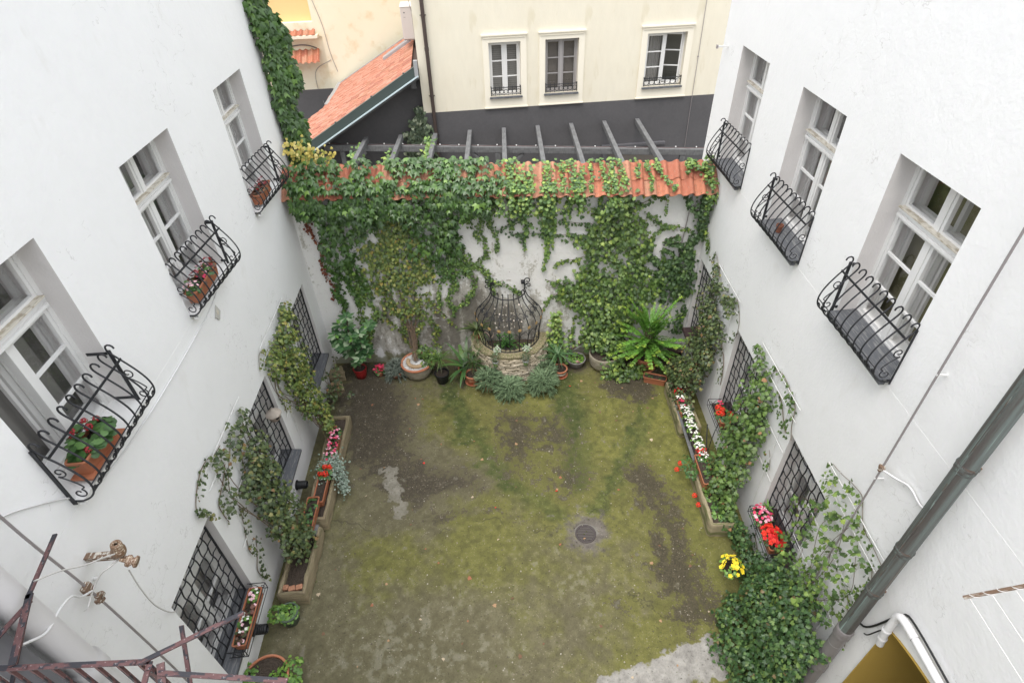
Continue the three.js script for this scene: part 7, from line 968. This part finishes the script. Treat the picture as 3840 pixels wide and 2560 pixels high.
{ const T = thing('clay_pipe', 'broken brown clay pipe standing on the sill of the middle right window', 'pipe', atZ(RW, -7.55, 4.815, -0.02)); part('pipe', lathe([[0.04, 0], [0.045, 0.08], [0.055, 0.085], [0.055, 0.12], [0.042, 0.12], [0.036, 0.02]], 20), mat({ color: C(0.22, 0.085, 0.05), roughness: 0.8 }), T); }
{ const T = thing('bird_house', 'woven wicker bird house with a pointed lid on the middle left low window grille', 'bird house', atZ(LW, -6.82, 1.95, 0.04)); part('basket', lathe([[0.001, 0], [0.07, 0], [0.085, 0.04], [0.088, 0.1], [0.08, 0.15]], 24), M.wicker, T); part('roof', lathe([[0.135, 0.135], [0.125, 0.155], [0.06, 0.215], [0.012, 0.25], [0.008, 0.28], [0.001, 0.28]], 24), mat({ color: C(0.52, 0.45, 0.38), roughness: 0.9, bumpMap: rep(grainB, 1, 8), bumpScale: 0.01 }), T); part('entrance', new THREE.CylinderGeometry(0.032, 0.032, 0.012, 18).rotateX(Math.PI / 2).rotateY(0.9).translate(0.069, 0.085, 0.054), M.blackPlastic, T); part('weave', [0.03, 0.06, 0.09, 0.12].map(y => new THREE.TorusGeometry(0.087, 0.006, 5, 30).rotateX(Math.PI / 2).translate(0, y, 0)), M.wicker, T); }
{ // floor drain
  const T = thing('floor_drain', 'round cast iron drain grating in the mossy floor', 'drain', [1.18, -0.008, -5.62]); T.scale.set(0.86, 1, 0.86); part('ring', lathe([[0.172, 0.0], [0.172, 0.017], [0.205, 0.019], [0.215, 0.012], [0.215, -0.02]], 40), mat({ color: C(0.075, 0.062, 0.06), roughness: 0.7, metalness: 0.3 }), T); part('shaft', lathe([[0.17, 0.012], [0.17, -0.003], [0.001, -0.003]], 40), M.blackPlastic, T);
  for (let k = 0; k < 9; k++) { const x = -0.144 + k * 0.036, L = 2 * Math.sqrt(0.17 * 0.17 - x * x); part('slat', box(L, 0.012, 0.018, 0, 0.012, x), mat({ color: C(0.085, 0.07, 0.068), roughness: 0.6, metalness: 0.3 }), T); }
}
{ // litter: fallen leaves, petals and grit on the floor
  const l = []; for (let i = 0; i < 80; i++) l.push({ p: V(rr(-3.5, 3.2), 0.022, rr(-9.6, -2.8)), n: V(gauss() * 0.25, 1, gauss() * 0.25), d: V(gauss(), 0, gauss()), s: rr(0.03, 0.075), c: pick([[0.30, 0.12, 0.06, 2], [0.36, 0.22, 0.12, 2], [0.16, 0.09, 0.05, 3], [0.55, 0.03, 0.02, 0.5], [0.45, 0.36, 0.25, 1]]) });
  const T = thing('fallen_leaves', 'scattered fallen leaves and red petals on the courtyard floor', 'leaves', [0, 0, 0]); leafCloud(T, l, LG.ivy, { single: 90, rough: 0.8 });
  const N = 2600, im = new THREE.InstancedMesh(new THREE.IcosahedronGeometry(0.012, 0), mat({ color: 0xffffff, roughness: 0.9 }), N); for (let i = 0; i < N; i++) { const x = rr(-3.9, 3.5), z = rr(-10.2, -2.6), s = rr(0.3, 1) ** 2 * 1.1 + 0.15; im.setMatrixAt(i, new THREE.Matrix4().compose(V(x, 0.016, z), new THREE.Quaternion().setFromEuler(new THREE.Euler(rr(0, 6), rr(0, 6), 0)), V(s * rr(0.8, 1.4), s * 0.6, s))); const c = pick([[0.34, 0.31, 0.25, 2], [0.10, 0.085, 0.06, 3], [0.22, 0.19, 0.13, 3], [0.42, 0.39, 0.32, 0.35], [0.09, 0.10, 0.03, 2]]); im.setColorAt(i, C(...c.slice(0, 3))); } im.name = 'grit'; im.userData = { kind: 'stuff', label: 'grit and small pebbles strewn over the courtyard floor', category: 'grit' }; shade(im); scene.add(im);
}
renderer.render(scene, camera);
